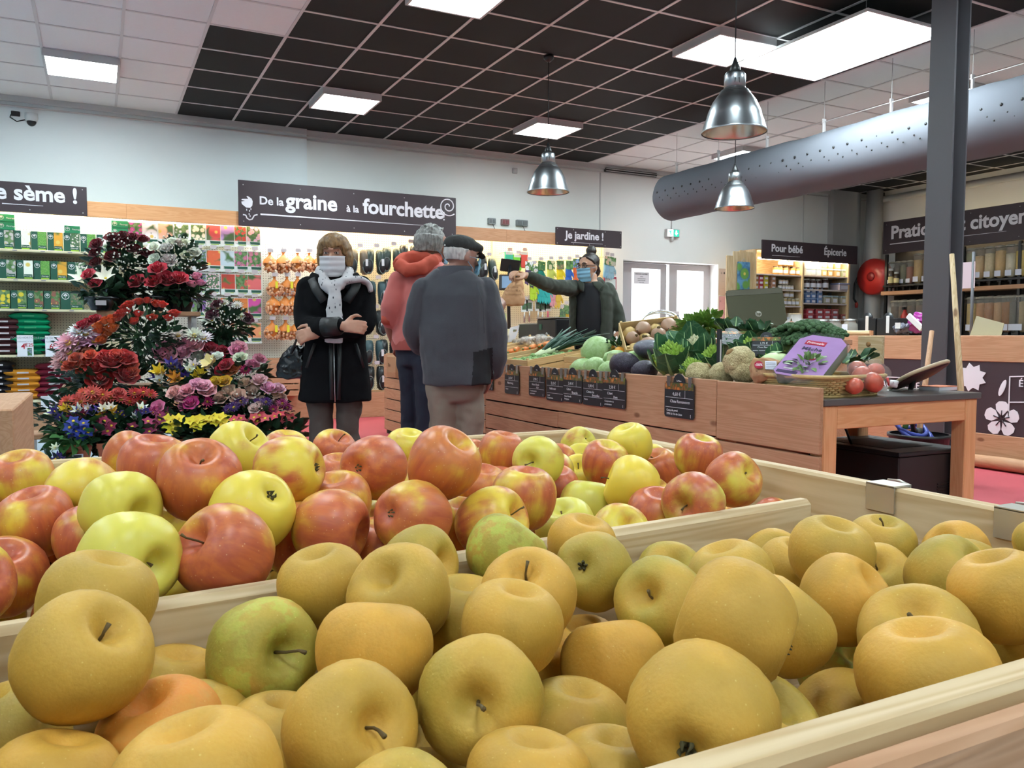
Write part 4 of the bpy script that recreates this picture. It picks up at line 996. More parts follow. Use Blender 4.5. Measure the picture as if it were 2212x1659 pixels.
for j, (px, py, col) in enumerate(((1100, 560, '3fae8c'), (1118, 566, '74c83c'), (1132, 560, 'c85048'), (1104, 610, '79c840'), (1120, 640, 'b83040'))):
    c = at(px, py, Y=9.55); t = thing('cloth_packet', '%s packet of cleaning cloths hanging behind the till screen' % ('teal', 'bright green', 'red', 'lime green', 'crimson')[j], 'packet', (c.x, 9.55, c.z))
    MB().box(-.06, .06, 0, .03, -.11, .1, bev=.006).build('packet', mat('pk'+col, col, .35), t, world=False); MB().box(-.05, .05, -.001, 0, .06, .095).build('header_card', M_CARD, t, world=False); hook(B4, c.x, 9.54, c.z+.1)
for j, (px, py) in enumerate(((1144, 662), (1163, 662), (1184, 662), (1133, 664), (1172, 664))):
    c = at(px, py, Y=9.55); t = thing('tool_card', 'white carded garden tool on hook%s' % (' above the till', ' between two others', ' with pink handle', ' left of the till top', ' among tool heads')[j], 'packet', (c.x, 9.55, c.z))
    MB().box(-.05, .05, 0, .003, -.06, .1).build('card', M_CARD, t, world=False); put('picture', MB().box(-.035, .035, -.001, 0, -.03, .05).mesh('picture', PM[1]), t, color='4a5a50'); MB().tube([(0, .005, -.06), (0, .005, -.12), (.0, .005, -.20)], [.008, .012, .014], 8).build('handle', mat('pink_handle', 'c04a70', .4) if j == 2 else M_STEEL, t, world=False); hook(B4, c.x, 9.54, c.z+.1)
for j, (px, py) in enumerate(((1313, 608), (1324, 612), (1312, 640))):
    c = at(px, py, Y=9.55); t = thing('tool_card', ('red framed tool pack beside the cashier', 'white and red tool pack at the bay end', 'second red tool pack lower at the bay end')[j], 'packet', (c.x, 9.55, c.z))
    MB().box(-.06, .06, 0, .02, -.09, .09, bev=.003).build('card', mat('crimson_card', 'a82c44', .5), t, world=False); MB().box(-.045, .045, -.002, 0, -.07, .06).build('window', M_CARD, t, world=False); hook(B4, c.x, 9.54, c.z+.1)
# ---- crates of loose bulbs on the plinth beside the woman
def crate(name, label, x0, x1, y0, y1, z0, h, m, group=None, slats=3, cat='crate', gap=.012):
    t = thing(name, label, cat, ((x0+x1)/2, (y0+y1)/2, z0), group=group); a, b = (x1-x0)/2, (y1-y0)/2; sh = (h-gap*(slats-1))/slats
    for i in range(slats):
        z = i*(sh+gap)
        for s in (-1, 1):
            MB().box(-a, a, s*b-.005, s*b+.005, z, z+sh, bev=.002).build('slat', m[0], t, world=False); MB().box(s*a-.005, s*a+.005, -b, b, z, z+sh, bev=.002).build('slat', m[1], t, world=False)
    for sx in (-1, 1):
        for sy in (-1, 1): MB().box(sx*(a-.022), sx*(a-.006), sy*(b-.022), sy*(b-.006), 0, h).build('corner_post', m[2], t, world=False)
    MB().box(-a, a, -b, b, 0, .008).build('bottom', m[0], t, world=False); return t
a, b = G(583, 800, 9.3).x, G(648, 800, 9.3).x
for j, zz in enumerate((.3, .52)): crate('bulb_crate', ('low wooden crate of loose bulbs behind the handbag', 'upper wooden bulb crate with a yellow label')[j], a, b, 9.28, 9.6, zz, .2, WOOD_P, 'bulb crates')
for j in range(26):
    t = thing('flower_bulb', 'small brown bulb heaped in the wooden crate', 'bulb', (a+.06+U(0, b-a-.12), 9.32+U(0, .22), .36+.04*(j//13)), (U(-1, 1), U(-1, 1), 0), 'loose bulbs in the crates', U(.9, 1.2)); put('body', MB().lathe([(.003, -.025), (.02, -.015), (.027, 0), (.018, .02), (.004, .04)], 10).mesh('body', mat('bulb_skin', '9c6a40', .6, var=.25, vs=40)) if j == 0 else _bulb, t); _bulb = t.children[0].data
    put('sprout', MB().lathe([(.005, .035), (.003, .05), (.001, .06)], 5).mesh('sprout', M_STEM) if j == 0 else _spr, t); _spr = t.children[1].data
# ================================================================ FLOWER STAND
def petal_mat(name, centre=None):
    t = NT(name); oc = t.n('ObjectInfo').outputs['Color']; v = t.coord(); n = t.noise(v, 7, 3)
    c = t.mix(t.math('MULTIPLY_ADD', n, .5, -.1, clamp=True), oc, (0, 0, 0, 1), 'MULTIPLY'); c.node.inputs[7].default_value = (1, .93, .9, 1)
    t.set('Base Color', c); t.set('Roughness', .6); t.b.inputs['Specular IOR Level'].default_value = .25
    t.set('Sheen Weight', .2); t.set('Subsurface Weight', .25); t.set('Subsurface Radius', (.02, .015, .012)); return t.m
M_PETAL = petal_mat('petal'); M_EYE = mat('flower_eye', 'd8b832', .7); M_LEAF = mat('dark_leaf', '24422c', .45, var=.35, vs=14); M_LEAF2 = mat('mid_leaf', '3f6e3a', .45, var=.3, vs=10)
def petal(mb, M, L, w, cup, curl, nu=4, nv=3, mi=0, tip=.6):
    def f(u, v):
        x = (2*v-1); ww = w*(math.sin(PI*min(1, .12+.88*u)**tip) if u < 1 else .25) if tip > .5 else w*min(1, .35+1.5*u)*math.sqrt(max(.12, 1-max(0, u-.45)**2*2.6))
        return (ww*x, L*u*(1-.12*x*x*u), cup*(u**1.4)*L-curl*L*max(0, u-.7)**1.5*3+.25*ww*x*x)
    mb.sheet(f, nu, nv, mi, True, M)
def rose(open_=1.0):
    mb = MB(); mb.lathe([(.02, .05), (.10, .15), (.12, .3), (.07, .40), (.02, .42)], 8)
    for ring, (n, r, tilt, L, w) in enumerate(((3, .06, 1.35, .40, .18), (4, .16, 1.2, .42, .24), (5, .28, .95*open_, .42, .28), (6, .34, .5*open_, .42, .29))):
        for k in range(n):
            a = 2*PI*k/n+ring*.55
            petal(mb, TR((0, 0, .08-.02*ring), (0, 0, a)) @ TR((0, r*.4, 0), (tilt, 0, 0)), L, w, .15, .2, 4, 3, 0, .3)
    return mb.mesh('bloom', M_PETAL)
def mum(n=14, layers=3):
    mb = MB(); mb.blob((0, 0, .08), (.12, .12, .1), 8, 5, 1)
    for l in range(layers):
        for k in range(n):
            petal(mb, TR((0, 0, .04+.03*l), (0, 0, 2*PI*(k+.5*l)/n)) @ TR((0, .04, 0), (.25+.35*l, 0, 0)), .46-.09*l, .075, .1, .1, 3, 2)
    return mb.mesh('bloom', [M_PETAL, M_EYE])
def prim(n=5, L=.48, w=.26, tilt=.2, eye=.12, cup=0.05):
    mb = MB()
    if eye: mb.blob((0, 0, .05), (eye, eye, .05), 8, 5, 1)
    for k in range(n): petal(mb, TR((0, 0, .02), (0, 0, 2*PI*k/n)) @ TR((0, .02, 0), (tilt, 0, 0)), L, w, cup, .1, 4, 3)
    return mb.mesh('bloom', [M_PETAL, M_EYE])
def cups(n=6):
    mb = MB(); mb.blob((0, 0, .15), (.05, .05, .12), 6, 4, 1)
    for k in range(n): petal(mb, TR((0, 0, 0), (0, 0, 2*PI*k/n)) @ TR((0, .05, 0), (.95 if k % 2 else .75, 0, 0)), .55, .17, .1, .15, 4, 2)
    return mb.mesh('bloom', [M_PETAL, M_EYE])
BL = {'r': rose(), 'b': rose(1.6), 'm': mum(), 'p': prim(), 'c': cups(), 'l': prim(6, .62, .15, .45, .06, .25), 'h': prim(5, .5, .34, .5, .06, .3)}
LEAF1 = []
def foliage(c, rx, ry, rz, n, seed, size=.06, m=M_LEAF, low=-1.0):
    """a mass of leaves around c"""
    rnd = random.Random(seed); mb = MB()
    for i in range(n):
        d = V(rnd.gauss(0, 1), rnd.gauss(0, 1), rnd.gauss(0, 1)).normalized(); q = rnd.random()**.4
        p = V(c[0]+d.x*rx*q, c[1]+d.y*ry*q, c[2]+max(d.z, low)*rz*q); s = size*rnd.uniform(.6, 1.3)
        dr = (d+V(rnd.uniform(-.5, .5), rnd.uniform(-.5, .5), rnd.uniform(-.2, .6))).normalized()
        M = frame(p, dr.cross(V(rnd.random(), rnd.random(), 1)), dr)
        mb.add([(0, 0, 0), (-.3*s, .35*s, .06*s), (0, .4*s, -.03*s), (.3*s, .35*s, .06*s), (-.22*s, .75*s, .02*s), (0, .75*s, -.06*s), (.22*s, .75*s, .02*s), (0, 1.1*s, -.12*s)], [(0, 2, 1), (0, 3, 2), (1, 2, 5, 4), (2, 3, 6, 5), (4, 5, 7), (5, 6, 7)], 0, True, M)
    return mb
M_POT = mat('terracotta_plastic', '9c4f34', .5, var=.05); M_POTB = mat('black_pot', '14181c', .25); M_VASE = mat('dark_clear_vase', '1a1c20', .12)
def pot(name, m, p, r0, r1, h, t, sq=False):
    prof = [(r0*.2, 0), (r0, 0), (r0*.97+r1*.03, .01), (r1*.98, h*.82), (r1*1.06, h*.84), (r1*1.06, h), (r1*.94, h), (r1*.9, h*.88)]
    n = 4 if sq else 20; o = MB().lathe(prof, n, smooth=not sq, caps=True, M=TR((0, 0, 0), (0, 0, PI/4 if sq else 0))).build(name, m, t, world=False); o.location = p; return o
FS = thing('flower_stand', 'tiered flower display stand hidden under the artificial bouquets', 'stand', (.45, 5.7, 0))
for z, y0, y1, a, b in ((.19, 5.1, 5.42, -.42, 1.25), (.40, 5.42, 5.66, -.36, 1.2), (.66, 5.66, 5.92, -.2, 1.05), (1.13, 5.8, 6.12, .0, .62)):
    MB().box(a, b, y0, y1, z-.03, z, bev=.004).build('shelf', WOOD_P[0], FS)
for x in (.02, .58):
    for y in (5.84, 6.08): MB().box(x-.015, x+.015, y-.015, y+.015, 0, 1.1).build('post', M_TRIM, FS)
for x in (-.35, 1.15):
    for y in (5.15, 5.6): MB().box(x-.015, x+.015, y-.015, y+.015, 0, .16 if y < 5.4 else .37).build('post', M_TRIM, FS)
SEED = [0]
def bouquet(label, Y, heads, pc, leaves, potk, cat='flowers', sz=.075, name='bouquet', zs=None, dY=.05, lsize=.06, lm=None, dots=0, stems=True):
    """heads: 'kind:color: x,y x,y ...; ...' ; pc: pot centre px, shelf height; leaves: (px,py,rx,rz,n)"""
    b = at(pc, 800, Y=Y); SEED[0] += 1
    t = thing(name, label, cat, (b.x, Y, zs), group='potted artificial flowers'); O = t.location
    if potk:
        k, r, h = potk
        if k == 't': pot('pot', M_POT, (0, 0, 0), r*.72, r, h, t, True)
        elif k == 'b': pot('pot', M_POTB, (0, 0, 0), r*.6, r, h, t)
        elif k == 'v': pot('vase', M_VASE, (0, 0, 0), r*.6, r, h, t)
    lc = []
    for (px, py, rx, rz, n) in leaves:
        p = at(px, py, Y=Y+.02)-O; lc.append(p)
        o = foliage(p, rx, min(rx, .13), rz, n, SEED[0]*7+len(lc), lsize).build('foliage', lm or M_LEAF, t, world=False); tag(o, kind='stuff')
    ctr = lc[0] if lc else V(0, 0, .15)
    for part in heads.split(';'):
        kd, col, pts = part.strip().split(':'); s0 = 1.0
        if len(kd) > 1: s0 = float(kd[1:]); kd = kd[0]
        for xy in pts.split():
            x, y = [float(q) for q in xy.split(',')]; yy = Y-U(0, dY)-.05; p = at(x, y, Y=yy)-O
            d = ((p-ctr).normalized()*.55+V(0, 0, .75)-FW*.7+V(U(-.25, .25), U(-.25, .25), U(-.2, .2))).normalized()
            if kd == 'b': d = ((p-ctr).normalized()*.3+V(0, 0, 1)-FW*.2+V(U(-.2, .2), U(-.2, .2), 0)).normalized()
            c = lin(col); f = U(.8, 1.2)
            o = put('bloom', BL[kd], t, p-d*.01, scale=sz*s0*1.15*U(.88, 1.12)*(1.0 if kd in 'rb' else 1.05)); o.color = (min(1, c[0]*f), min(1, c[1]*f*U(.85, 1.15)), min(1, c[2]*f*U(.85, 1.15)), 1)
            o.rotation_euler = (d.to_track_quat('Z', 'Y') @ Euler((0, 0, U(0, 6))).to_quaternion()).to_euler()
            if stems and R() < .6: MB().tube([p-d*.01, p-d*.05-V(0, 0, .02), (p+ctr)*.5-V(0, 0, .03), ctr], .0025, 4).build('stem', M_LEAF2, t, world=False)
    if dots:
        mb = MB(); rnd = random.Random(SEED[0])
        for i in range(dots):
            px, py, rx, rz, n = leaves[0]; a = rnd.uniform(0, 2*PI); q = ctr+V(rx*1.0*math.cos(a)*rnd.random(), -.12-.05*rnd.random(), rz*rnd.uniform(-.2, 1.15)); mb.blob(q, .006, 5, 4)
        tag(mb.build('white_filler', mat('babys_breath', 'cfcdc4', .7), t, world=False), kind='stuff')
    return t
W_, DR_, RD, PK_, LP, OR, SA, YE, PU, MG, CR = 'e6e2d4', '6e1420', 'a81e28', 'd278a0', 'e0b4c4', 'd0602c', 'd0584a', 'dcb828', '3c2c78', 'a02468', 'dcb8a4'
bouquet('dark red roses standing in the top tier vase', 5.98, 'r:%s:210,530 207,548 208,569 243,517 265,511 287,515 308,520 256,532 288,541 245,556 275,524 318,548' % DR_, 262, [(255, 575, .20, .17, 260), (268, 625, .17, .13, 160)], ('v', .09, .16), sz=.09, zs=1.13, dots=60)
bouquet('white roses standing beside the dark red roses', 5.94, 'r:%s:333,535 360,538 386,526 372,524 397,528 405,555 420,547 334,561 366,565' % W_, 385, [(380, 575, .16, .17, 240), (385, 625, .15, .13, 140)], ('v', .085, .16), sz=.09, zs=1.13, dots=70)
bouquet('crimson roses below the white roses', 5.86, 'r:%s:342,585 298,611 333,612 360,606 386,606' % 'b02434', 338, [(330, 628, .22, .09, 200)], ('b', .08, .1), sz=.115, zs=1.13)
bouquet('dark bowl of pink rose and white lily at the stand edge', 5.82, 'r:c03850:193,595 207,613;l1.5:e8e4cc:178,602 228,600', 222, [(215, 628, .12, .08, 130)], ('b', .10, .085), sz=.085, zs=1.13, name='flower_bowl')
MB().box(-.03, .03, -.098, -.095, .03, .06).build('price_label', M_TAG, bpy.data.objects['flower_bowl'], world=False)
bouquet('pale pink tulips leaning out right of the crimson roses', 5.9, 'b1.2:d890a4:425,600 432,614 415,618', 405, [(415, 640, .12, .05, 70)], ('b', .05, .09), sz=.08, zs=1.13)
bouquet('orange-red rosebuds in the tall dark vase', 5.62, 'b:c23a2a:262,682 280,662 300,655 318,652 350,661 272,676 298,681 329,690 377,682 290,697 255,690 338,660 363,690 268,668;b1.1:d0602a:213,708 229,697 242,695 243,714 217,716 223,738 235,722', 312, [(310, 725, .22, .15, 330), (320, 765, .12, .1, 90)], ('v', .10, .23), sz=.085, zs=.40, dots=40)
bouquet('burgundy roses and white lilies in a green wreath', 5.75, 'r1.1:4a1024:460,682 506,664 532,690 470,660;m:d8d4d0:484,655 521,684 512,660 470,664;l1.7:dcd8c8:458,691', 488, [(488, 705, .14, .13, 260), (480, 735, .1, .08, 90)], ('b', .08, .12), sz=.075, zs=.66, dots=40)
bouquet('pink and white chrysanthemums at the left of the middle tier', 5.72, 'm1.5:e0dcdc:172,718 185,722;m1.6:e6b0c0:148,742 166,744 205,738 150,762 140,790 133,780;r:a02030:190,699 206,694 180,706;r:d08a60:160,757 188,763;r:8a1c40:176,752', 180, [(178, 770, .16, .12, 160)], ('b', .09, .12), sz=.085, zs=.66)
bouquet('large red roses massed left of the dark vase', 5.48, 'r1.5:b02a2c:208,797 230,776 243,786 268,780 215,822 272,818 252,800;r:c8503c:165,775 150,792 190,782 252,772 280,792 162,790 285,806;r.8:c85030:178,800 196,768', 215, [(205, 822, .22, .11, 260)], ('b', .11, .14), sz=.09, zs=.42)
bouquet('pink peonies massed right of the dark vase', 5.70, 'r1.3:e09aac:375,744 410,746 424,750 400,765 366,771 380,790 352,760;m1.3:dcd4cc:420,726 440,731 385,725;r1.1:9c2038:455,756 470,766 480,760;r1.2:e098a8:510,760 516,752;r:e0d8d0:456,770 430,772', 430, [(430, 782, .27, .11, 240)], ('b', .1, .12), sz=.09, zs=.56)
bouquet('mixed purple yellow and white freesias before the dark vase', 5.44, 'c:%s:370,788 386,800 378,795 400,816 338,818;c:%s:350,806 343,803 432,808 425,815;c:dcdcd8:410,800 345,822 418,790;c:d08828:382,820 375,815' % (PU, YE), 385, [(385, 828, .16, .08, 150)], ('b', .08, .1), sz=.085, zs=.42)
bouquet('pale yellow hibiscus among red and orange blooms', 5.42, 'h1.5:d8d488:455,786;r:b02838:490,790 480,800;r:d07838:498,802 505,796;r1.1:de90a4:545,790 560,778;r:e0dcd4:470,772 520,775;m:a82458:530,800', 505, [(505, 812, .22, .09, 200)], ('b', .09, .1), sz=.085, zs=.42)
bouquet('salmon and orange-red carnations in the second row', 5.36, 'm1.2:%s:145,868 165,862 180,850 200,848 222,853 205,866 240,858 175,868;m1.2:b83030:262,862 290,850 310,848 325,852 280,868 300,868;r:d0584a:256,852 232,868' % SA, 230, [(225, 882, .38, .07, 260)], ('b', .09, .1), sz=.075, zs=.41, stems=False)
bouquet('pink roses with magenta hearts in the second row', 5.34, 'r1.2:e4a4b4:378,850 425,833 405,846 448,846 440,836;r1.1:d8a8a0:412,862 395,858;r1.25:cc3c80:413,872;m:a02468:448,868 360,892 300,890;r:d27a96:400,878 342,880', 415, [(412, 880, .2, .07, 180)], ('b', .09, .1), sz=.085, zs=.41, stems=False)
bouquet('cream-pink roses in the second row right', 5.36, 'r1.1:%s:495,848 530,830 545,850 590,852 515,858 570,836 605,862 560,870 585,872 480,862 535,868;r1.1:e4b0bc:560,824 580,842 600,842;r1.1:dcb82c:465,828 486,826' % CR, 545, [(540, 872, .27, .07, 230)], ('b', .09, .1), sz=.085, zs=.41, stems=False, dots=30)
bouquet('violet asters edged with cream rosebuds', 5.28, 'm1.1:4a2468:520,868 556,872 505,880 495,886 575,868;r:dcb4b8:552,884 562,878;m:8c2060:610,872 620,880 590,884', 545, [(545, 896, .25, .05, 160)], ('b', .08, .1), sz=.075, zs=.3, stems=False)
bouquet('mixed crocuses in white violet and yellow in the front row', 5.28, 'c:%s:120,890 145,896 165,890 200,893 215,885 255,890 268,898 300,897 130,902 315,890;c:%s:140,884 220,896 245,886 250,898 152,888;c:e0ddd4:170,886 190,882 225,884 240,880 290,902 305,882 110,892;c:861c50:160,898 182,896 228,902 330,892;m:c04880:335,886 345,896' % (PU, YE), 215, [(220, 908, .4, .05, 300)], ('b', .08, .1), sz=.07, zs=.28, stems=False)
for nm, lb, px, heads, n in (('primrose_pot', 'terracotta pot of blue primroses with yellow eyes', 163, 'p:2c3a90:165,915 180,912 150,922 165,930 182,925 172,940 190,932 155,935 158,908;p.8:3c4a9c:178,945', 110), ('primrose_pot', 'terracotta pot of wine-red primroses beside the blue ones', 235, 'p:8a2448:212,915 225,908 208,925 240,918 222,925 232,930', 110), ('primrose_pot', 'terracotta pot of wine and pink primroses in the middle', 300, 'p:8a2450:285,920 300,930 320,908 335,915 322,930 338,935 290,932 345,905;p.9:d27a96:330,925', 120),
                           ('primrose_pot', 'terracotta pot of yellow primroses beside the wine primroses', 375, 'p1.1:dccc3c:360,905 375,905 365,918 380,915 372,928 385,903', 100), ('primrose_pot', 'terracotta pot of bright yellow primroses in the middle of the row', 428, 'p1.1:e0cc30:410,908 425,905 440,903 418,915 432,916 447,908 425,922', 110), ('primrose_pot', 'terracotta pot of yellow primroses beside the coral ones', 478, 'p1.1:dcc834:460,902 475,900 488,903 468,910 482,912', 100),
                           ('primrose_pot', 'terracotta pot of coral primroses beside the yellow ones', 520, 'p1.1:c04858:505,905 520,902 512,912 528,910 518,918', 100), ('primrose_pot', 'terracotta pot of coral pink primroses near the woman', 562, 'p1.1:c44c5c:548,900 560,895 572,902 555,908', 100), ('primrose_pot', 'terracotta pot of coral primroses at the row end', 608, 'p1.1:c44450:592,898 605,893 618,899 600,905 612,906 628,902', 130)):
    bouquet(lb, 5.22, heads, px, [(px, 938, .125, .075, n)], ('t', .098, .17), sz=.062, name=nm, zs=.19, lsize=.085, lm=M_LEAF2 if px < 200 else M_LEAF, stems=False)
pp = [o for o in bpy.data.objects if o.name.startswith('primrose_pot') and 'blue' in o['label']][0]
MB().box(-.028, .028, -.088, -.086, .085, .12).build('barcode_label', mat('label_white', 'cfd0dc', .6), pp, world=False)
tag(MB().box(-.02, .02, -.0895, -.088, .1, .115).build('barcode', BLACK_PRINT, pp, world=False))
bouquet('small crocuses low beside the blue primrose pot', 5.12, 'c:%s:125,988 118,998 130,992;c:%s:118,1002 112,1004;c:d8d4cc:128,1004 135,1006 120,968;c:8a2440:120,1010' % (PU, YE), 118, [(122, 1005, .07, .05, 60)], ('b', .05, .06), sz=.06, zs=.1, stems=False)
# timber display block at the left edge
p = at(29, 884, Z=.77)
t = thing('display_crate', 'stepped wooden display block at the left edge', 'crate', (p.x-.4, p.y+.15, 0))
MB().box(-.5, .4, -.15, .6, .50, .77, bev=.004).build('upper_board', WOOD_P[1], t, world=False); MB().box(-.5, .405, -.25, .6, .3, .49, bev=.004).build('lower_board', WOOD_P[1], t, world=False); MB().box(-.5, .38, -.2, .6, 0, .3).build('base', WOOD_P[1], t, world=False)
# ================================================================ PEOPLE
FH = V(FW.x, FW.y, 0).normalized()       # horizontal viewing direction
SKIN = {k: mat('skin_'+k, c, .5, var=.06, vs=30, sub=.15) for k, c in (('w', 'b3836c'), ('g', '966c5e'), ('h', '9a6a58'), ('c', 'aa8068'))}
M_EYEW = mat('eye_white', 'c8c2bc', .3); M_IRIS = mat('iris', '2e221a', .2); M_MASKW = mat('mask_white', 'bfbbbe', .8, var=.03); M_MASKB = mat('mask_blue', '78a8c2', .8, var=.03)
class Fig:
    """places joints of one figure: px, py of the photograph's sight lines at distance D (+d)"""
    def __init__(s, D): s.D = D; s.k = D/FPX
    def P(s, px, py, d=0): return at(px, py, D=s.D+d)
    def ring(s, px, py, rx, ry, d=0, rt=None, n=26, sq=2.0):
        c = s.P(px, py, d); r = rt or V(RT.x, RT.y, 0).normalized(); f = V(0, 0, 1).cross(r); out = []
        for i in range(n):
            a = 2*PI*i/n; ca, sa = math.cos(a), math.sin(a)
            out.append(c+r*(rx*s.k*math.copysign(abs(ca)**(2/sq), ca))+f*(ry*s.k*math.copysign(abs(sa)**(2/sq), sa)))
        return out
    def limb(s, mb, pts, n=14):
        ps = [s.P(*p[:2], p[3] if len(p) > 3 else 0) for p in pts]; rs = [p[2]*s.k for p in pts]
        # resample for smooth bends
        q, rr = [], []
        for i in range(len(ps)-1):
            for j in range(4):
                u = j/4; a, b = ps[i], ps[i+1]; m0 = (ps[i+1]-ps[max(i-1, 0)])*.5; m1 = (ps[min(i+2, len(ps)-1)]-ps[i])*.5
                h = (2*u**3-3*u**2+1, u**3-2*u**2+u, -2*u**3+3*u**2, u**3-u**2)
                q.append(a*h[0]+m0*h[1]+b*h[2]+m1*h[3]); rr.append(rs[i]*(1-u)+rs[i+1]*u)
        q.append(ps[-1]); rr.append(rs[-1]); mb.tube(q, rr, n)
        mb.blob(ps[0], rs[0], 10, 8); mb.blob(ps[-1], rs[-1], 10, 8)
def rot_frame(face, up=V(0, 0, 1)):
    """columns: x to the figure's left as seen from the front, -y along the face, z up"""
    y = -face.normalized(); x = y.cross(up).normalized(); z = x.cross(y); return Matrix((x, y, z)).transposed().to_4x4()
def head_shape(mb, M, s=1.0):
    """skull with jaw, brow, nose and ears, about 0.23 m tall, face along -y, chin at z=-.115"""
    R_ = [(-.118, .018, .030, -.055, .02), (-.108, .032, .052, -.045, .03), (-.09, .044, .072, -.03, .035), (-.06, .055, .085, -.012, .06), (-.03, .062, .092, 0, .075), (0, .068, .093, .0, .09), (.03, .072, .096, .0, .10), (.06, .071, .092, .004, .102), (.085, .062, .078, .008, .092), (.105, .044, .054, .01, .066), (.117, .02, .024, .012, .03)]
    rings = []
    for z, w, f, cy, b in R_:
        ring = []
        for i in range(28):
            a = 2*PI*i/28; x = w*math.cos(a); y = cy+(f if math.sin(a) < 0 else b)*math.sin(a)
            if math.sin(a) < -.3 and -.0 < z < .05: y += .006*(1-abs(x)/w)          # eye hollow
            ring.append((x*s, y*s, z*s))
        rings.append(ring)
    mb.loft(rings, M=M)
    mb.tube([(0, -.088*s, .03*s), (0, -.104*s, .0*s), (0, -.113*s, -.02*s), (0, -.1*s, -.028*s)], [.007*s, .011*s, .015*s, .01*s], 10, M=M)
    mb.tube([(-.05*s, -.082*s, .046*s), (0, -.097*s, .042*s), (.05*s, -.082*s, .046*s)], [.008*s, .009*s, .008*s], 8, M=M)
    for q in (-1, 1): mb.blob((q*.071*s, .012*s, -.0), (.012*s, .022*s, .034*s), 10, 8, M=M)
def hand_shape(mb, M, side=1, curl=.6, spread=.14, thumb=.7, L=1.0, thumb_up=0):
    """palm along +y from the wrist, back of the hand up (+z), thumb at side*x"""
    mb.cbox((0, .045*L, 0), (.078*L, .09*L, .030*L), M=M, bev=.012)
    mb.tube([(0, -.03*L, 0), (0, .0, 0), (0, .03*L, 0)], [.027*L, .028*L, .033*L], 12, M=M, fl=.75)
    for i, (x, ln) in enumerate(((.031, .068), (.0105, .078), (-.0105, .073), (-.031, .058))):
        x *= side*L; ln *= L; a = 0; p = V(x, .085*L, 0); pts = [p-V(0, .02*L, 0), p]; dx = spread*(x/(.03*L))*.5
        for j, f in enumerate((.42, .32, .26)):
            a += curl*(.7, .9, .7)[j]; p = p+V(dx*ln*f, math.cos(a)*ln*f, -math.sin(a)*ln*f); pts.append(p)
        mb.tube(pts, [.0105*L, .0105*L, .0098*L, .009*L, .0072*L], 8, M=M); mb.blob(pts[-1], .0072*L, 8, 6, M=M)
    p = V(side*.03*L, .02*L, -.004); q = p+V(side*.028*L, .024*L, -.008*L+thumb_up*.02); r = q+V(side*.016*L*(1-thumb), .030*L, -.008*L+thumb_up*.024); e = r+V(-side*.008*L, .024*L, -.006*L+thumb_up*.012)
    mb.tube([p, q, r, e], [.015*L, .013*L, .011*L, .0085*L], 9, M=M); mb.blob(e, .0085*L, 8, 6, M=M)
def wr(amp, f, seed=0):
    o = V(seed*3.1, seed*1.7, seed*.9)
    return lambda c: c+noise.noise_vector(c*f+o)*amp+noise.noise_vector(c*f*2.6+o)*amp*.45
def part(name, me, t, **k): return put(name, me, t, V(0, 0, 0)-t.location, **k)
def face_bits(t, M, s=1.0, brow='4a3524', skin=None, lids=True):
    for q in (-1, 1):
        mb = MB().blob((q*.031*s, -.0865*s, .022*s), (.0125*s, .008*s, .0075*s), 12, 8, M=M); part('eye', mb.mesh('eye', M_EYEW), t)
        part('iris', MB().blob((q*.031*s, -.0925*s, .022*s), (.0055*s, .004*s, .006*s), 10, 6, M=M).mesh('iris', M_IRIS), t)
        part('eyelid', MB().tube([(q*.016*s, -.088*s, .024*s), (q*.031*s, -.0955*s, .031*s), (q*.046*s, -.086*s, .025*s)], [.003*s, .0042*s, .003*s], 6, M=M).mesh('eyelid', mat('eyelid', '8a5f50', .6)), t)
        part('eyebrow', MB().tube([(q*.014*s, -.097*s, .044*s), (q*.032*s, -.0975*s, .05*s), (q*.05*s, -.086*s, .046*s)], [.003*s, .004*s, .002*s], 6, M=M, fl=1.3).mesh('eyebrow', mat('brow'+brow, brow, .8)), t)
def face_mask(t, M, m, s=1.0, loops=True):
    def f(u, v):
        x = 2*v-1; z = .004-.118*u; yy = -.126+.055*abs(x)**1.8+.02*max(0, u-.55)*2; pl = .003*math.sin(u*22)
        return (x*.073*s*(1-.12*max(0, u-.5)*2), (yy-pl-.006*(1-abs(x))*(1-u))*s, z*s)
    mb = MB(); mb.sheet(f, 22, 16, M=M); mb.sheet(lambda u, v: Vector(f(u, v))+V(0, .0035, 0), 22, 16, M=M); part('mask', mb.mesh('mask', m), t)
    if loops:
        for q in (-1, 1):
            for zz in (-.0, -.10): part('ear_loop', MB().tube([(q*.07*s, -.062*s, zz*s), (q*.076*s, -.03*s, zz*.6*s), (q*.078*s, .01*s, -.004*s if zz == 0 else -.03*s)], .0016, 5, M=M).mesh('ear_loop', m), t)
# ---------------------------------------------------------------- woman in the black coat
g = Fig(4.85); t = thing('person', 'woman in black wool coat with white scarf and mask, arms folded', 'person', V(g.P(722, 900).x, g.P(722, 900).y, 0)); face = (V(0, 0, 0)-FH+V(RT.x, RT.y, 0)*-.02).normalized()
HM = Matrix.Translation(g.P(723, 555)) @ rot_frame(-FH*1.0+V(0, 0, -.08)) @ TR(rot=(0, 0, 0))
zfoot = lambda px, d: V(g.P(px, 900, d).x, g.P(px, 900, d).y, .03)
body = MB(); head_shape(body, HM, 1.0)
body.loft([g.ring(723, y, a, b) for y, a, b in ((575, 20, 20), (590, 19, 18), (605, 24, 20), (618, 55, 25), (650, 60, 34), (720, 52, 32), (780, 58, 36), (815, 55, 34))])
g.limb(body, [(668, 622, 15), (662, 665, 15), (658, 702, 13, -.08), (700, 707, 11, -.24), (738, 704, 10, -.26)]); g.limb(body, [(778, 622, 15), (786, 665, 15), (786, 704, 13, -.08), (730, 712, 11, -.17), (690, 716, 10, -.17)])
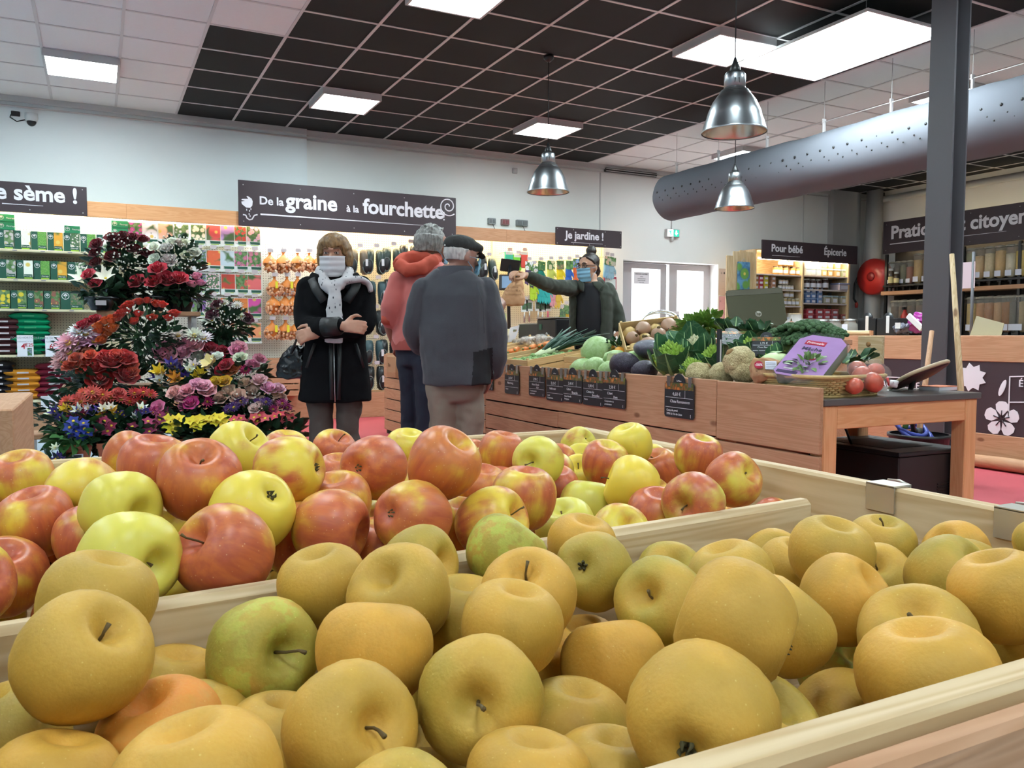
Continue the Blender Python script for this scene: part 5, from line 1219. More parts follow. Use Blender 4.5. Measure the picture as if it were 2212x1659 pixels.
for px, pk in ((692, 694), (752, 752)):
    k = g.P(pk, 890); f = zfoot(pk, 0); body.tube([g.P(px, 800), g.P(px, 830), k, k*.5+f*.5, f+V(0, 0, .06)], [.075, .075, .05, .05, .035], 14); body.tube([f+V(0, 0, .02), f-FH*.16+V(0, 0, .01)], [.042, .032], 10)
hm1 = frame(g.P(741, 703, -.26), (g.P(741, 690, -.26)-g.P(741, 703, -.26)), g.P(770, 700, -.29)-g.P(741, 703, -.26))
# hand resting on the other arm: fingers along the sight plane, thumb upward
yv = (g.P(775, 706, -.28)-g.P(741, 704, -.26)).normalized(); zv = (-FH+V(0, 0, .15)); zv = (zv-yv*zv.dot(yv)).normalized(); xv = yv.cross(zv)
HW = Matrix.Translation(g.P(742, 704, -.27)) @ Matrix((xv, yv, zv)).transposed().to_4x4(); hand_shape(body, HW, -1 if xv.z < 0 else 1, .7, .1, .2, .95, .3)
yv = (g.P(664, 722, -.20)-g.P(690, 716, -.17)).normalized(); zv = (-FH+V(0, 0, .3)); zv = (zv-yv*zv.dot(yv)).normalized(); xv = yv.cross(zv)
HW = Matrix.Translation(g.P(688, 717, -.18)) @ Matrix((xv, yv, zv)).transposed().to_4x4(); hand_shape(body, HW, 1 if xv.z > 0 else -1, .8, .2, .5)
part('body', remesh(body, .0065, SKIN['w'], 3, name='body'), t); face_bits(t, HM, 1.0, '6a4c34'); face_mask(t, HM, M_MASKW, 1.02)
M_COAT = mat('black_wool', '0b0b0e', 1, var=.15, vs=40, spec=.15, bump=.25, bs=180)
c = MB(); c.loft([g.ring(724, y, a, b, sq=2.3) for y, a, b in ((594, 30, 24), (602, 46, 27), (612, 66, 31), (630, 74, 38), (660, 72, 42), (710, 66, 42), (745, 65, 42), (790, 71, 46), (830, 76, 49), (866, 79, 50))])
g.limb(c, [(666, 620, 25), (658, 660, 24), (660, 702, 22, -.07), (702, 707, 19, -.22), (731, 704, 17, -.25)]); g.limb(c, [(781, 620, 25), (789, 660, 24), (786, 704, 22, -.07), (738, 713, 18, -.14), (704, 716, 16, -.15)])
part('coat', remesh(c, .009, M_COAT, 5, wr(.010, 7, 1), 'coat'), t)
M_LEATHER = mat('black_leather', '0b0b0d', .5, bump=.3, bs=90)
def strip(name, pts, w, d, m, fl=.35, D=g):
    return part(name, MB().tube([D.P(x, y, dd) for x, y, dd in pts], w*D.k, 10, fl=fl, up=-FH).mesh(name, m), t)
for s in (-1, 1):
    strip('lapel', [(724+s*50, 602, -.09), (724+s*42, 624, -.125), (724+s*24, 652, -.145)], 10, 0, M_LEATHER, .3)
    strip('zip', [(724+s*9, 735, -.128), (724+s*9, 790, -.138), (724+s*7, 864, -.146)], 4.5, 0, M_LEATHER, .5)
    strip('pocket', [(724+s*44, 742, -.115), (724+s*52, 765, -.112), (724+s*62, 795, -.105)], 3.5, 0, M_LEATHER, .6)
part('zip_teeth', MB().tube([g.P(721, 740, -.135), g.P(722, 800, -.146), g.P(724, 868, -.152)], .0035, 6).mesh('zip', M_STEEL), t)
strip('collar', [(672, 600, -.05), (690, 606, -.1), (705, 618, -.125)], 13, 0, M_COAT, .45); strip('collar', [(776, 600, -.05), (758, 606, -.1), (742, 618, -.125)], 13, 0, M_COAT, .45)
part('cuff', MB().tube([g.P(700, 707, -.235), g.P(734, 704, -.262)], [.056, .052], 18).mesh('cuff', M_LEATHER), t)
def scarf_mat():
    n = NT('scarf_print'); v = n.coord(rnd=False, scale=(1, 1, 1)); vo = n.n('TexVoronoi', Vector=n.n('Mapping', Vector=v, Scale=(62, 36, 27), Rotation=(0, .5, .3)).outputs[0], Scale=1.0)
    f = n.step(vo.outputs['Distance'], .24, .16); col = n.mix(f, 'b4b0b2', '2a2832'); n.set('Base Color', col); n.set('Roughness', .8); n.bump(n.noise(n.coord(), 30, 2), .3, .006); return n.m
M_SCARF = scarf_mat(); sc = MB()
lo = [g.P(722+a, y, d) for a, y, d in ((-30, 588, -.02), (-26, 606, -.09), (-8, 622, -.135), (14, 616, -.13), (30, 602, -.09), (32, 588, 0), (10, 580, .1), (-20, 580, .09), (-30, 588, -.02))]
sc.tube(lo, [.035]*9, 12); sc.tube([g.P(690, 590, -.06), g.P(706, 618, -.125), g.P(722, 634, -.145)], [.03, .036, .03], 12)
sc.tube([g.P(716, 612, -.12), g.P(745, 606, -.12), g.P(775, 603, -.10), g.P(797, 612, -.06), g.P(801, 632, -.05)], [.034, .04, .036, .03, .02], 12, fl=.6)
sc.loft([g.ring(723, y, a, 5, d, sq=3) for y, a, d in ((622, 13, -.15), (645, 15, -.165), (680, 18, -.175), (708, 18, -.19))])
sc.loft([g.ring(722, y, a, 4, d, sq=3) for y, a, d in ((718, 20, -.150), (730, 21, -.150), (741, 20, -.150))])
part('scarf', remesh(sc, .008, M_SCARF, 3, wr(.007, 14, 2), 'scarf'), t)
def hair_mat(name, c1, c2, sc_=90):
    n = NT(name); v = n.coord((sc_, sc_, 9), rnd=False); q = n.noise(v, 1, 3, .6); n.set('Base Color', n.mix(n.step(q, .3, .7), c1, c2)); n.set('Roughness', .5); n.bump(q, .6, .004); return n.m
def cap_hair(M, zb, th, front, back, s=1.0, side=.078):
    """hair shell: covers the skull above a hairline that runs lower at the sides and back"""
    mb = MB()
    mb.blob((0, .012*s, .035*s), ((side+th)*s, (.098+th)*s, (.092+th)*s), 28, 20, M=M)
    return mb
hb = MB()
for i in range(46):       # combed locks from the crown outwards
    a = 2*PI*i/46; ca, sa = math.cos(a), math.sin(a); fr = max(0, -sa)
    low = -.055 if fr < .55 else .056+.012*math.sin(i*2.3)
    if fr > .45 and fr <= .7: low = .012
    pts = []
    for u in (0, .3, .55, .8, 1):
        r = math.sin(min(u*1.9, 1.57)); z = .128-.012*u-(.128-low-.012)*max(0, u-.18)/.82*(.6+.4*u); pts.append((.087*r*ca*(1+.07*math.sin(i*1.9)), .012+(.104 if sa < 0 else .108)*r*sa, z))
    hb.tube(pts, [.016, .021, .021, .018, .010], 7, M=HM)
hb.blob((0, .012, .05), (.078, .1, .08), 20, 14, M=HM)
part('hair', remesh(hb, .006, hair_mat('brown_hair', '5f452b', '8f6c42'), 2, wr(.003, 40, 3), 'hair'), t)
M_JEAN = mat('taupe_jeans', '453c37', .85, var=.18, vs=9, bump=.2, bs=260)
for px, pk in ((692, 693), (753, 752)):
    k = g.P(pk, 905); f = zfoot(pk, 0); jm = MB().tube([g.P(px, 845), g.P(px, 870), g.P(px, 888), k, k*.5+f*.5, f+V(0, 0, .05)], [.078, .078, .072, .066, .07, .075], 18)
    part('trouser_leg', remesh(jm, .012, M_JEAN, 2, wr(.012, 10, px), 'trouser_leg'), t)
    part('shoe', MB().blob(f-FH*.07+V(0, 0, .01), (.05, .05, .04), 14, 8).blob(f-FH*.15, (.045, .045, .03), 12, 8).mesh('shoe', M_LEATHER), t)
# handbag on her arm
b = thing('handbag', 'glossy black handbag hanging from the woman in black', 'bag', g.P(632, 790, -.02)); O = b.location
bm_ = MB(); bm_.loft([[p-O for p in g.ring(px, y, a, q, -.02, sq=2.6)] for px, y, a, q in ((642, 745, 16, 10), (638, 760, 24, 14), (632, 785, 30, 18), (627, 808, 33, 19), (628, 818, 30, 17))])
put('body', remesh(bm_, .008, mat('patent_leather', '101216', .16, bump=.5, bs=30), 3, wr(.010, 16, 4), 'body'), b)
for d in (-.06, .02): put('strap', MB().tube([g.P(*q, d)-O for q in ((628, 765), (640, 735), (655, 712), (662, 716), (655, 740), (648, 760))], .007, 8).mesh('strap', M_LEATHER), b)
for q in ((650, 748),): put('buckle', MB().lathe([(.008, -.003), (.014, -.003), (.014, .003), (.008, .003), (.008, -.003)], 14, M=Matrix.Translation(g.P(*q, -.08)-O) @ rot_frame(V(0, 0, 1), -FH)).mesh('buckle', M_STEEL), b)
# ---------------------------------------------------------------- older man in the grey fleece
g = Fig(4.6); t = thing('person', 'man in grey fleece jacket and flat cap seen from behind', 'person', V(g.P(985, 900).x, g.P(985, 900).y, 0)); Rh = V(RT.x, RT.y, 0).normalized()
fd = (FH*.75+Rh*.85).normalized(); HM = Matrix.Translation(g.P(996, 556)) @ rot_frame(fd+V(0, 0, -.12)); rt = (Rh*.93-FH*.36).normalized()
body = MB(); head_shape(body, HM, 1.0)
body.loft([g.ring(px, y, a, b, 0, rt) for px, y, a, b in ((982, 572, 26, 25), (976, 590, 26, 24), (975, 605, 50, 28), (975, 640, 70, 42), (980, 720, 66, 46), (985, 790, 46, 34), (985, 835, 36, 24))])
g.limb(body, [(916, 622, 18), (898, 690, 17, .02), (907, 745, 14, .14)]); g.limb(body, [(1050, 630, 20), (1068, 720, 18, -.02), (1066, 790, 14, .06), (1058, 812, 12, .10)])
yv = (g.P(1052, 830, .18)-g.P(1060, 808, .1)).normalized(); zv = (Rh+FH*.2); zv = (zv-yv*zv.dot(yv)).normalized(); hand_shape(body, Matrix.Translation(g.P(1059, 812, .1)) @ Matrix((yv.cross(zv), yv, zv)).transposed().to_4x4(), 1, .7)
yv = (g.P(930, 765, .3)-g.P(905, 745, .14)).normalized(); zv = (V(0, 0, 1)-FH*.2); zv = (zv-yv*zv.dot(yv)).normalized(); hand_shape(body, Matrix.Translation(g.P(908, 748, .16)) @ Matrix((yv.cross(zv), yv, zv)).transposed().to_4x4(), 1, .7)
def feet(px, d): q = g.P(px, 900, d); return V(q.x, q.y, .03)
for px, d in ((956, 0), (1013, .02)): f = feet(px, d); body.tube([g.P(px, 820, d), g.P(px, 880, d), V(f.x, f.y, .45), f+V(0, 0, .06)], [.055, .055, .05, .04], 14); body.tube([f, f+fd*.17], [.045, .036], 10)
part('body', remesh(body, .0075, SKIN['g'], 3, name='body'), t); face_bits(t, HM, 1.0, '8a8480'); face_mask(t, HM, M_MASKB, 1.02)
M_FLEECE = mat('grey_fleece', '3a3a40', .95, var=.06, vs=60, sheen=.15, bump=.3, bs=320)
c = MB(); c.loft([g.ring(px, y, a, b, 0, rt, sq=2.3) for px, y, a, b in ((978, 582, 38, 32), (976, 594, 56, 37), (976, 608, 74, 41), (977, 640, 83, 50), (980, 700, 80, 54), (984, 760, 78, 55), (986, 800, 77, 55), (988, 831, 77, 54))])
g.limb(c, [(916, 622, 25), (897, 690, 25, .02), (900, 735, 23, .10), (925, 755, 20, .22)]); g.limb(c, [(1048, 628, 31), (1066, 700, 29, -.02), (1071, 760, 25, .0), (1068, 800, 20, .05)])
me = remesh(c, .0065, [M_FLEECE, mat('black_panel', '141318', .9)], 5, wr(.012, 6, 5), 'jacket')
for p in me.polygons:
    q = p.center-V(0, 0, H); px = 1106+FPX*q.dot(RT)/q.dot(FW); py = 829.5-FPX*q.dot(UP)/q.dot(FW)
    if py > 752+(1060-px)*.25 and px > 1024-(py-752)*.06 and p.normal.dot(rt) > -.2 and px < 1064: p.material_index = 1
part('jacket', me, t)
part('collar', MB().loft([g.ring(px, y, a, b, 0, rt) for px, y, a, b in ((976, 598, 44, 36), (979, 588, 41, 34), (983, 577, 38, 33), (983, 576, 35, 30), (979, 590, 37, 31))], caps=False).mesh('collar', mat('collar_fleece', '3e3e45', .95, bump=.3, bs=300)), t)
for (a, b, d) in (((1040, 620), (1052, 720), -.24),): part('seam', MB().tube([g.P(1030, 612, -.17), g.P(1044, 660, -.2), g.P(1046, 720, -.19)], .002, 5).mesh('seam', mat('collar_fleece')), t)
part('zip_pull', MB().tube([g.P(1066, 800, -.12), g.P(1067, 818, -.12)], .003, 6).mesh('zip', M_BLACK), t)
TJ = []; M_CHINO = mat('beige_chino', '776a5e', .9, var=.10, vs=8, bump=.15, bs=200)
for px, d in ((954, 0), (1014, .02)):
    f = feet(px, d); jm = MB().tube([g.P(px, 800, d), g.P(px, 840, d), g.P(px+2, 900, d), V(f.x, f.y, .40), f+V(0, 0, .04)], [.082, .088, .082, .08, .075], 20); TJ.append(jm)
    part('shoe', MB().blob(f+fd*.05+V(0, 0, .01), (.05, .05, .04), 14, 8).blob(f+fd*.14, (.045, .045, .032), 12, 8).mesh('shoe', M_LEATHER), t)
tj = MB(); tj.loft([g.ring(982, y, a, b, .01, rt) for y, a, b in ((785, 58, 40), (815, 60, 42), (850, 60, 40), (866, 54, 34))]); [tj.add(q.v, q.f, 0, True) for q in TJ]; part('trousers', remesh(tj, .011, M_CHINO, 3, wr(.012, 9, 4), 'trousers'), t)
M_CAPF = mat('cap_cloth', '2b2c2b', .9, var=.12, vs=60, bump=.3, bs=250); cp = MB()
cp.blob((0, .006, .066), (.084, .112, .058), 28, 18, M=HM); cp.blob((0, -.045, .068), (.078, .092, .036), 24, 14, M=HM); cp.loft([[(x*w, y0+.0*x, z0) for x, y0 in ((-1, .0), (-.7, -.05), (0, -.075), (.7, -.05), (1, 0), (.5, .02), (-.5, .02))] for w, z0 in ((.06, .038), (.066, .046))], M=HM @ TR((0, -.085, -.0), (.28, 0, 0)))
part('flat_cap', remesh(cp, .006, M_CAPF, 3, wr(.003, 24, 6), 'flat_cap'), t)
part('cap_button', MB().blob((-.0, .12, .045), (.006, .004, .006), 10, 6, M=HM).mesh('button', M_STEEL), t)
gh = MB()
for i in range(30):
    a = .1+2.94*i/29; gh.tube([(.071*math.cos(a), .006+.096*math.sin(a), .04), (.071*math.cos(a), .006+.096*math.sin(a), .01), (.064*math.cos(a), .004+.084*math.sin(a), -.028)], [.009, .009, .005], 6, M=HM)
part('hair', remesh(gh, .006, hair_mat('white_hair', '9c9895', 'bdb8b4'), 2, wr(.003, 40, 7), 'hair'), t)
# ---------------------------------------------------------------- man in the coral hoodie
g = Fig(5.6); t = thing('person', 'grey haired man in coral hoodie reaching across the counter', 'person', V(g.P(905, 900).x, g.P(905, 900).y, 0))
fd = (FH*.55+Rh*.95).normalized(); HM = Matrix.Translation(g.P(934, 530)) @ rot_frame(fd+V(0, 0, -.05)); rt = (Rh*.8-FH*.6).normalized()
body = MB(); head_shape(body, HM, 1.04)
body.loft([g.ring(px, y, a, b, 0, rt) for px, y, a, b in ((928, 548, 20, 20), (922, 565, 20, 19), (915, 582, 45, 24), (910, 620, 52, 32), (905, 700, 48, 34), (898, 755, 40, 28), (896, 780, 32, 22))])
g.limb(body, [(862, 605, 17, -.04), (846, 660, 15, -.06), (840, 700, 12, 0), (856, 745, 10, .08)]); g.limb(body, [(965, 605, 17, .0), (1000, 650, 15, .02), (1040, 645, 12, -.05), (1060, 640, 10, -.1)])
yv = (g.P(1080, 650, -.1)-g.P(1056, 636, -.08)).normalized(); zv = (V(0, 0, 1)-FH*.4); zv = (zv-yv*zv.dot(yv)).normalized(); hand_shape(body, Matrix.Translation(g.P(1058, 637, -.1)) @ Matrix((yv.cross(zv), yv, zv)).transposed().to_4x4(), 1, .65, .2)
yv = (g.P(875, 765, .12)-g.P(856, 745, .08)).normalized(); zv = (-FH-Rh*.3); zv = (zv-yv*zv.dot(yv)).normalized(); hand_shape(body, Matrix.Translation(g.P(856, 746, .08)) @ Matrix((yv.cross(zv), yv, zv)).transposed().to_4x4(), 1, .6)
for px, d in ((888, .05), (918, -.05)): f = feet(px, d); body.tube([g.P(px, 770, d), g.P(px, 830, d), V(f.x, f.y, .45), f+V(0, 0, .06)], [.065, .065, .05, .04], 14); body.tube([f, f+fd*.17], [.045, .036], 10)
part('body', remesh(body, .0075, SKIN['h'], 3, name='body'), t); face_bits(t, HM, 1.04, '6a625c'); face_mask(t, HM, M_MASKB, 1.06)
M_HOOD = mat('coral_cotton', 'c46a64', .95, var=.10, vs=5, sheen=.3, bump=.2, bs=260); M_HOOD2 = mat('hood_lining', 'b34e3c', .95, var=.08, vs=8)
c = MB(); c.loft([g.ring(px, y, a, b, 0, rt, sq=2.3) for px, y, a, b in ((922, 560, 30, 27), (914, 578, 58, 33), (910, 600, 68, 40), (907, 650, 66, 44), (903, 700, 62, 44), (900, 735, 60, 43), (899, 752, 56, 41))])
g.limb(c, [(862, 605, 23, -.04), (846, 655, 22, -.06), (842, 690, 19, -.02)]); g.limb(c, [(962, 602, 24, .0), (990, 640, 21, .02), (1030, 646, 17, -.05)])
part('hoodie', remesh(c, .010, M_HOOD, 5, wr(.010, 8, 8), 'hoodie'), t)
hd = MB(); lo = [g.P(*q) for q in ((862, 572, -.12), (880, 584, -.17), (910, 580, -.17), (935, 566, -.12), (946, 556, 0), (935, 556, .1), (905, 560, .12), (872, 560, .02), (862, 572, -.12))]
hd.tube(lo, [.045, .052, .05, .045, .035, .035, .04, .05, .045], 14); hd.tube([g.P(868, 564, -.05), g.P(895, 556, -.09), g.P(930, 556, -.06)], [.045, .05, .03], 12)
part('hood', remesh(hd, .009, M_HOOD2, 4, wr(.010, 12, 9), 'hood'), t)
part('cuff', MB().tube([g.P(843, 680, -.03), g.P(842, 698, -.01)], [.064, .058], 16).mesh('cuff', M_HOOD2), t)
part('waistband', MB().loft([g.ring(px, y, a, b, 0, rt, sq=2.3) for px, y, a, b in ((901, 733, 60, 43), (899, 745, 59, 43), (898, 756, 55, 40))], caps=False).mesh('waistband', mat('hoodie_rib', 'a8534c', .95)), t)
TJ = []; M_NAVY = mat('navy_jeans', '1d2233', .85, var=.15, vs=10, bump=.15, bs=240)
for px, d in ((886, .04), (920, -.05)):
    f = feet(px, d); jm = MB().tube([g.P(px, 735, d), g.P(px, 780, d), g.P(px+4, 850, d), V(f.x, f.y, .40), f+V(0, 0, .04)], [.095, .095, .08, .07, .065], 18); TJ.append(jm)
    part('shoe', MB().blob(f+fd*.05+V(0, 0, .01), (.05, .05, .04), 14, 8).blob(f+fd*.14, (.045, .045, .032), 12, 8).mesh('shoe', M_LEATHER), t)
tj = MB(); tj.loft([g.ring(900, y, a, b, .0, rt) for y, a, b in ((735, 52, 37), (765, 52, 37), (790, 46, 32))]); [tj.add(q.v, q.f, 0, True) for q in TJ]; part('trousers', remesh(tj, .011, M_NAVY, 3, wr(.010, 9, 5), 'trousers'), t)
part('watch', MB().tube([g.P(1044, 640, -.07), g.P(1051, 638, -.085)], [.036, .036], 14).mesh('watch', M_BLACK), t)
gh = MB(); gh.blob((0, .018, .052), (.083, .104, .084), 26, 18, M=HM)
for i in range(34):
    a = -.5+4.14*i/33; gh.tube([(.080*math.cos(a), .016+.102*math.sin(a), .06), (.086*math.cos(a), .016+.108*math.sin(a), .01), (.074*math.cos(a), .016+.096*math.sin(a), -.05)], [.014, .013, .008], 6, M=HM)
for i in range(40):
    a = R()*6.28; r = math.sqrt(R())*.85; p = V(.08*r*math.cos(a), .018+.1*r*math.sin(a), .052+.086*math.sqrt(1-r*r)); gh.tube([p, p+V(U(-.015, .015), U(-.02, .01), .008)], [.012, .008], 6, M=HM)
part('hair', remesh(gh, .006, hair_mat('grey_hair', '5c5a58', '8f8c88'), 1, wr(.005, 45, 10), 'hair'), t)
# ---------------------------------------------------------------- cashier
g = Fig(7.0); t = thing('person', 'cashier with dark bun, glasses and blue mask handing over a bag', 'person', V(g.P(1275, 900).x, g.P(1275, 900).y, 0))
fd = (-FH*.75-Rh*.75).normalized(); HM = Matrix.Translation(g.P(1271, 579)) @ rot_frame(fd+V(0, 0, -.12)); rt = (Rh*.93-FH*.36).normalized()
body = MB(); head_shape(body, HM, .97)
body.loft([g.ring(px, y, a, b, 0, rt) for px, y, a, b in ((1276, 592, 13, 13), (1277, 606, 13, 13), (1277, 616, 30, 16), (1277, 650, 36, 22), (1277, 700, 33, 22), (1277, 750, 38, 24), (1277, 790, 40, 24))])
g.limb(body, [(1238, 622, 11, -.02), (1190, 614, 10, -.25), (1150, 600, 8, -.42), (1136, 595, 7, -.46)]); g.limb(body, [(1316, 626, 11), (1332, 670, 10, -.02), (1342, 712, 8, -.06)])
yv = (g.P(1112, 590, -.50)-g.P(1136, 594, -.46)).normalized(); zv = (V(0, 0, 1)-FH*.6); zv = (zv-yv*zv.dot(yv)).normalized(); hand_shape(body, Matrix.Translation(g.P(1134, 594, -.465)) @ Matrix((yv.cross(zv), yv, zv)).transposed().to_4x4(), -1, .75, .2)
yv = (g.P(1344, 735, -.1)-g.P(1342, 712, -.06)).normalized(); zv = (-FH+Rh*.3); zv = (zv-yv*zv.dot(yv)).normalized(); hand_shape(body, Matrix.Translation(g.P(1342, 714, -.06)) @ Matrix((yv.cross(zv), yv, zv)).transposed().to_4x4(), 1, .5)
for px in (1262, 1292): f = feet(px, 0); body.tube([g.P(px, 770), g.P(px, 830), V(f.x, f.y, .45), f+V(0, 0, .06)], [.08, .075, .055, .04], 14); body.tube([f, f+fd*.16], [.042, .034], 10)
part('body', remesh(body, .007, SKIN['c'], 3, name='body'), t); face_bits(t, HM, .97, '2a1e1a'); face_mask(t, HM, M_MASKB, .99)
tj = MB(); tj.loft([g.ring(1277, y, a, b, 0, rt) for y, a, b in ((735, 42, 27), (775, 44, 28), (800, 40, 26))])
for px in (1262, 1292): f = feet(px, 0); tj.tube([g.P(px, 785), V(f.x, f.y, .45), f+V(0, 0, .03)], [.09, .07, .06], 14); part('shoe', MB().blob(f+fd*.06, (.05, .05, .04), 12, 8).mesh('shoe', M_LEATHER), t)
part('trousers', remesh(tj, .012, M_NAVY, 3, name='trousers'), t)
part('shirt', MB().loft([g.ring(px, y, a, b, -.015, rt) for px, y, a, b in ((1277, 612, 17, 17), (1277, 620, 26, 19), (1277, 650, 36, 25), (1277, 700, 35, 25), (1277, 760, 40, 27))]).mesh('shirt', mat('black_tee', '111218', .9)), t)
M_OLIVE = mat('olive_fleece', '242a20', .95, var=.08, vs=30, sheen=.1, bump=.25, bs=250)
c = MB()
for s in (-1, 1):      # open jacket halves
    c.loft([[g.P(1277, y, 0)+rt*(g.k*a*s*math.cos(q))+V(0, 0, 1).cross(rt)*(g.k*b*math.sin(q)) for q in [(-.95 if y > 630 else -1.25)+2.6*i/12 for i in range(13)]]+[g.P(1277, y, 0)+rt*(g.k*(a-5)*s*math.cos(q))+V(0, 0, 1).cross(rt)*(g.k*(b-5)*math.sin(q)) for q in [1.65-2.6*i/12 if y > 630 else 1.35-2.6*i/12 for i in range(13)]] for y, a, b in ((608, 22, 20), (618, 38, 24), (635, 48, 28), (665, 49, 31), (710, 49, 32), (760, 52, 34))])
g.limb(c, [(1240, 624, 18, -.02), (1190, 617, 16, -.25), (1155, 603, 13, -.41), (1144, 598, 12, -.44)]); g.limb(c, [(1313, 628, 18), (1331, 670, 16, -.02), (1341, 708, 13, -.06)])
part('jacket', remesh(c, .009, M_OLIVE, 4, wr(.010, 9, 11), 'jacket'), t)
for s in (-1, 1): part('collar', MB().tube([g.P(1277+s*14, 602, .02), g.P(1277+s*22, 612, -.06), g.P(1277+s*20, 628, -.11)], [.03, .036, .02], 10, fl=.4, up=-FH).mesh('collar', M_OLIVE), t)
hb = MB(); hb.blob((0, .028, .05), (.0755, .098, .078), 26, 18, M=HM); hb.blob((0, .075, -.03), (.06, .05, .06), 16, 12, M=HM); hb.blob((0, .055, .145), (.046, .046, .044), 18, 14, M=HM); hb.tube([(0, .06, .1), (0, .057, .13)], [.035, .03], 12, M=HM)
for s in (-1, 1): hb.tube([(s*.035, -.058, .098), (s*.064, -.02, .062), (s*.066, .03, .01), (s*.05, .08, -.03)], [.010, .011, .014, .013], 8, M=HM)
part('hair', remesh(hb, .006, hair_mat('black_hair', '15110f', '2c221d'), 2, wr(.003, 40, 12), 'hair'), t)
for s in (-1, 1): part('lens_rim', MB().tube([(s*(.033+.022*math.cos(a)), -.103+.012*abs(math.cos(a)), .02+.017*math.sin(a)) for a in [2*PI*i/16 for i in range(17)]], .0025, 6, M=HM).mesh('lens_rim', M_BLACK), t); part('temple', MB().tube([(s*.055, -.09, .024), (s*.074, -.05, .024), (s*.076, .02, .018)], .0025, 6, M=HM).mesh('temple', M_BLACK), t)
# paper bag she is holding out
b = thing('paper_bag', 'brown paper carrier bag held out by the cashier', 'bag', g.P(1108, 655, -.5)); O = b.location
pb = MB(); pb.loft([[p-O for p in g.ring(px, y, a, q, -.5, rt, 20, 2.8)] for px, y, a, q in ((1118, 600, 9, 5), (1115, 612, 13, 9), (1110, 632, 22, 14), (1107, 650, 26, 17), (1107, 660, 22, 15))])
put('bag', remesh(pb, .008, mat('kraft_paper', 'a9805c', .85, var=.06, bump=.1, bs=60), 2, wr(.012, 14, 13), 'bag'), b)
put('handle', MB().tube([g.P(1112, 608, -.56)-O, g.P(1112, 595, -.56)-O, g.P(1120, 586, -.52)-O, g.P(1128, 590, -.48)-O, g.P(1122, 606, -.46)-O], .008, 8, fl=.4).mesh('handle', MATS['kraft_paper']), b)
for i, s in enumerate(('grosfillex', 'Hommes et du', 'la cooperative')): put('lettering', text_mesh(s, .022, mat('brown_print', '7a5236', .8), 0, .001, 'CENTER'), b, g.P(1108, 622+8*i, -.585)-O, (PI/2-.1, 0, -YAW))
# ================================================================ VEGETABLE STAND
XF, ZT = 2.55, .77
def AX(px, py, X): return at(px, py, X=X)
ST = thing('vegetable_stand', 'long wooden market stand with slatted front and price slates', 'stand', (XF, 5.1, 0))
yj = AX(1548, 822, XF).y; ye = AX(1772, 838, XF).y; yf = 7.86; ym = AX(1204, 900, XF).y
for a, b, z0, z1 in ((yj+.002, 5.46, .508, ZT), (5.464, yf, .566, ZT+.02), (ye, yj-.002, .50, ZT-.003)): MB().box(XF, XF+.022, a, b, z0, z1, bev=.003).build('front_board', WOOD_P[1], ST)
for a, b, zs in ((yj+.002, ym-.002, (.405, .30, .195, .09)), (ym+.002, 5.46, (.402, .298, .193, .09)), (5.464, 6.26, (.46, .355, .25, .145, .04)), (6.264, yf, (.462, .357, .252, .147, .042)), (ye, yj-.002, (.38, .26, .14, .04))):
    for z in zs: MB().box(XF+.002, XF+.02, a, b, z, z+(.096 if zs[0] > .39 else .11), bev=.003).build('slat', WOOD_P[1], ST)
MB().box(XF+.024, 3.36, 3.03, yf-.02, 0, .70).build('carcass', mat('dark_gap', '2a1d17', .9), ST)
MB().box(XF+.022, 3.4, 3.004, 3.026, .0, .70, bev=.003).build('end_board', WOOD_P[0], ST); MB().box(XF+.022, 3.4, yf-.022, yf, 0, .80, bev=.003).build('end_board', WOOD_P[0], ST)
MB().add([(XF+.022, 3.004, .70), (3.4, 3.004, .83), (3.4, yf-.022, .83), (XF+.022, yf-.022, .70), (XF+.022, 3.004, .685), (3.4, 3.004, .815), (3.4, yf-.022, .815), (XF+.022, yf-.022, .685)], [(0, 1, 2, 3), (7, 6, 5, 4), (0, 4, 5, 1), (1, 5, 6, 2), (2, 6, 7, 3), (3, 7, 4, 0)]).build('display_shelf', WOOD_P[1], ST)
p = AX(1878, 760, 3.3); q = thing('end_panel', 'pale wooden end panel with two bored holes behind the basket', 'panel', (3.3, p.y, .84))
y0, y1 = AX(1905, 760, 3.3).y-p.y, AX(1852, 760, 3.3).y-p.y; MB().box(0, .02, y0, y1, 0, .135, bev=.003).build('board', WOOD_L[1], q, world=False)
for z in (.045, .095): MB().blob((-.001, y1*.1, z), (.004, .014, .012), 12, 6).build('hole', mat('hole_brown', '8a6238', .8), q, world=False)
def zsh(x): return .70+.13*(x-XF-.022)/.828      # height of the sloping shelf
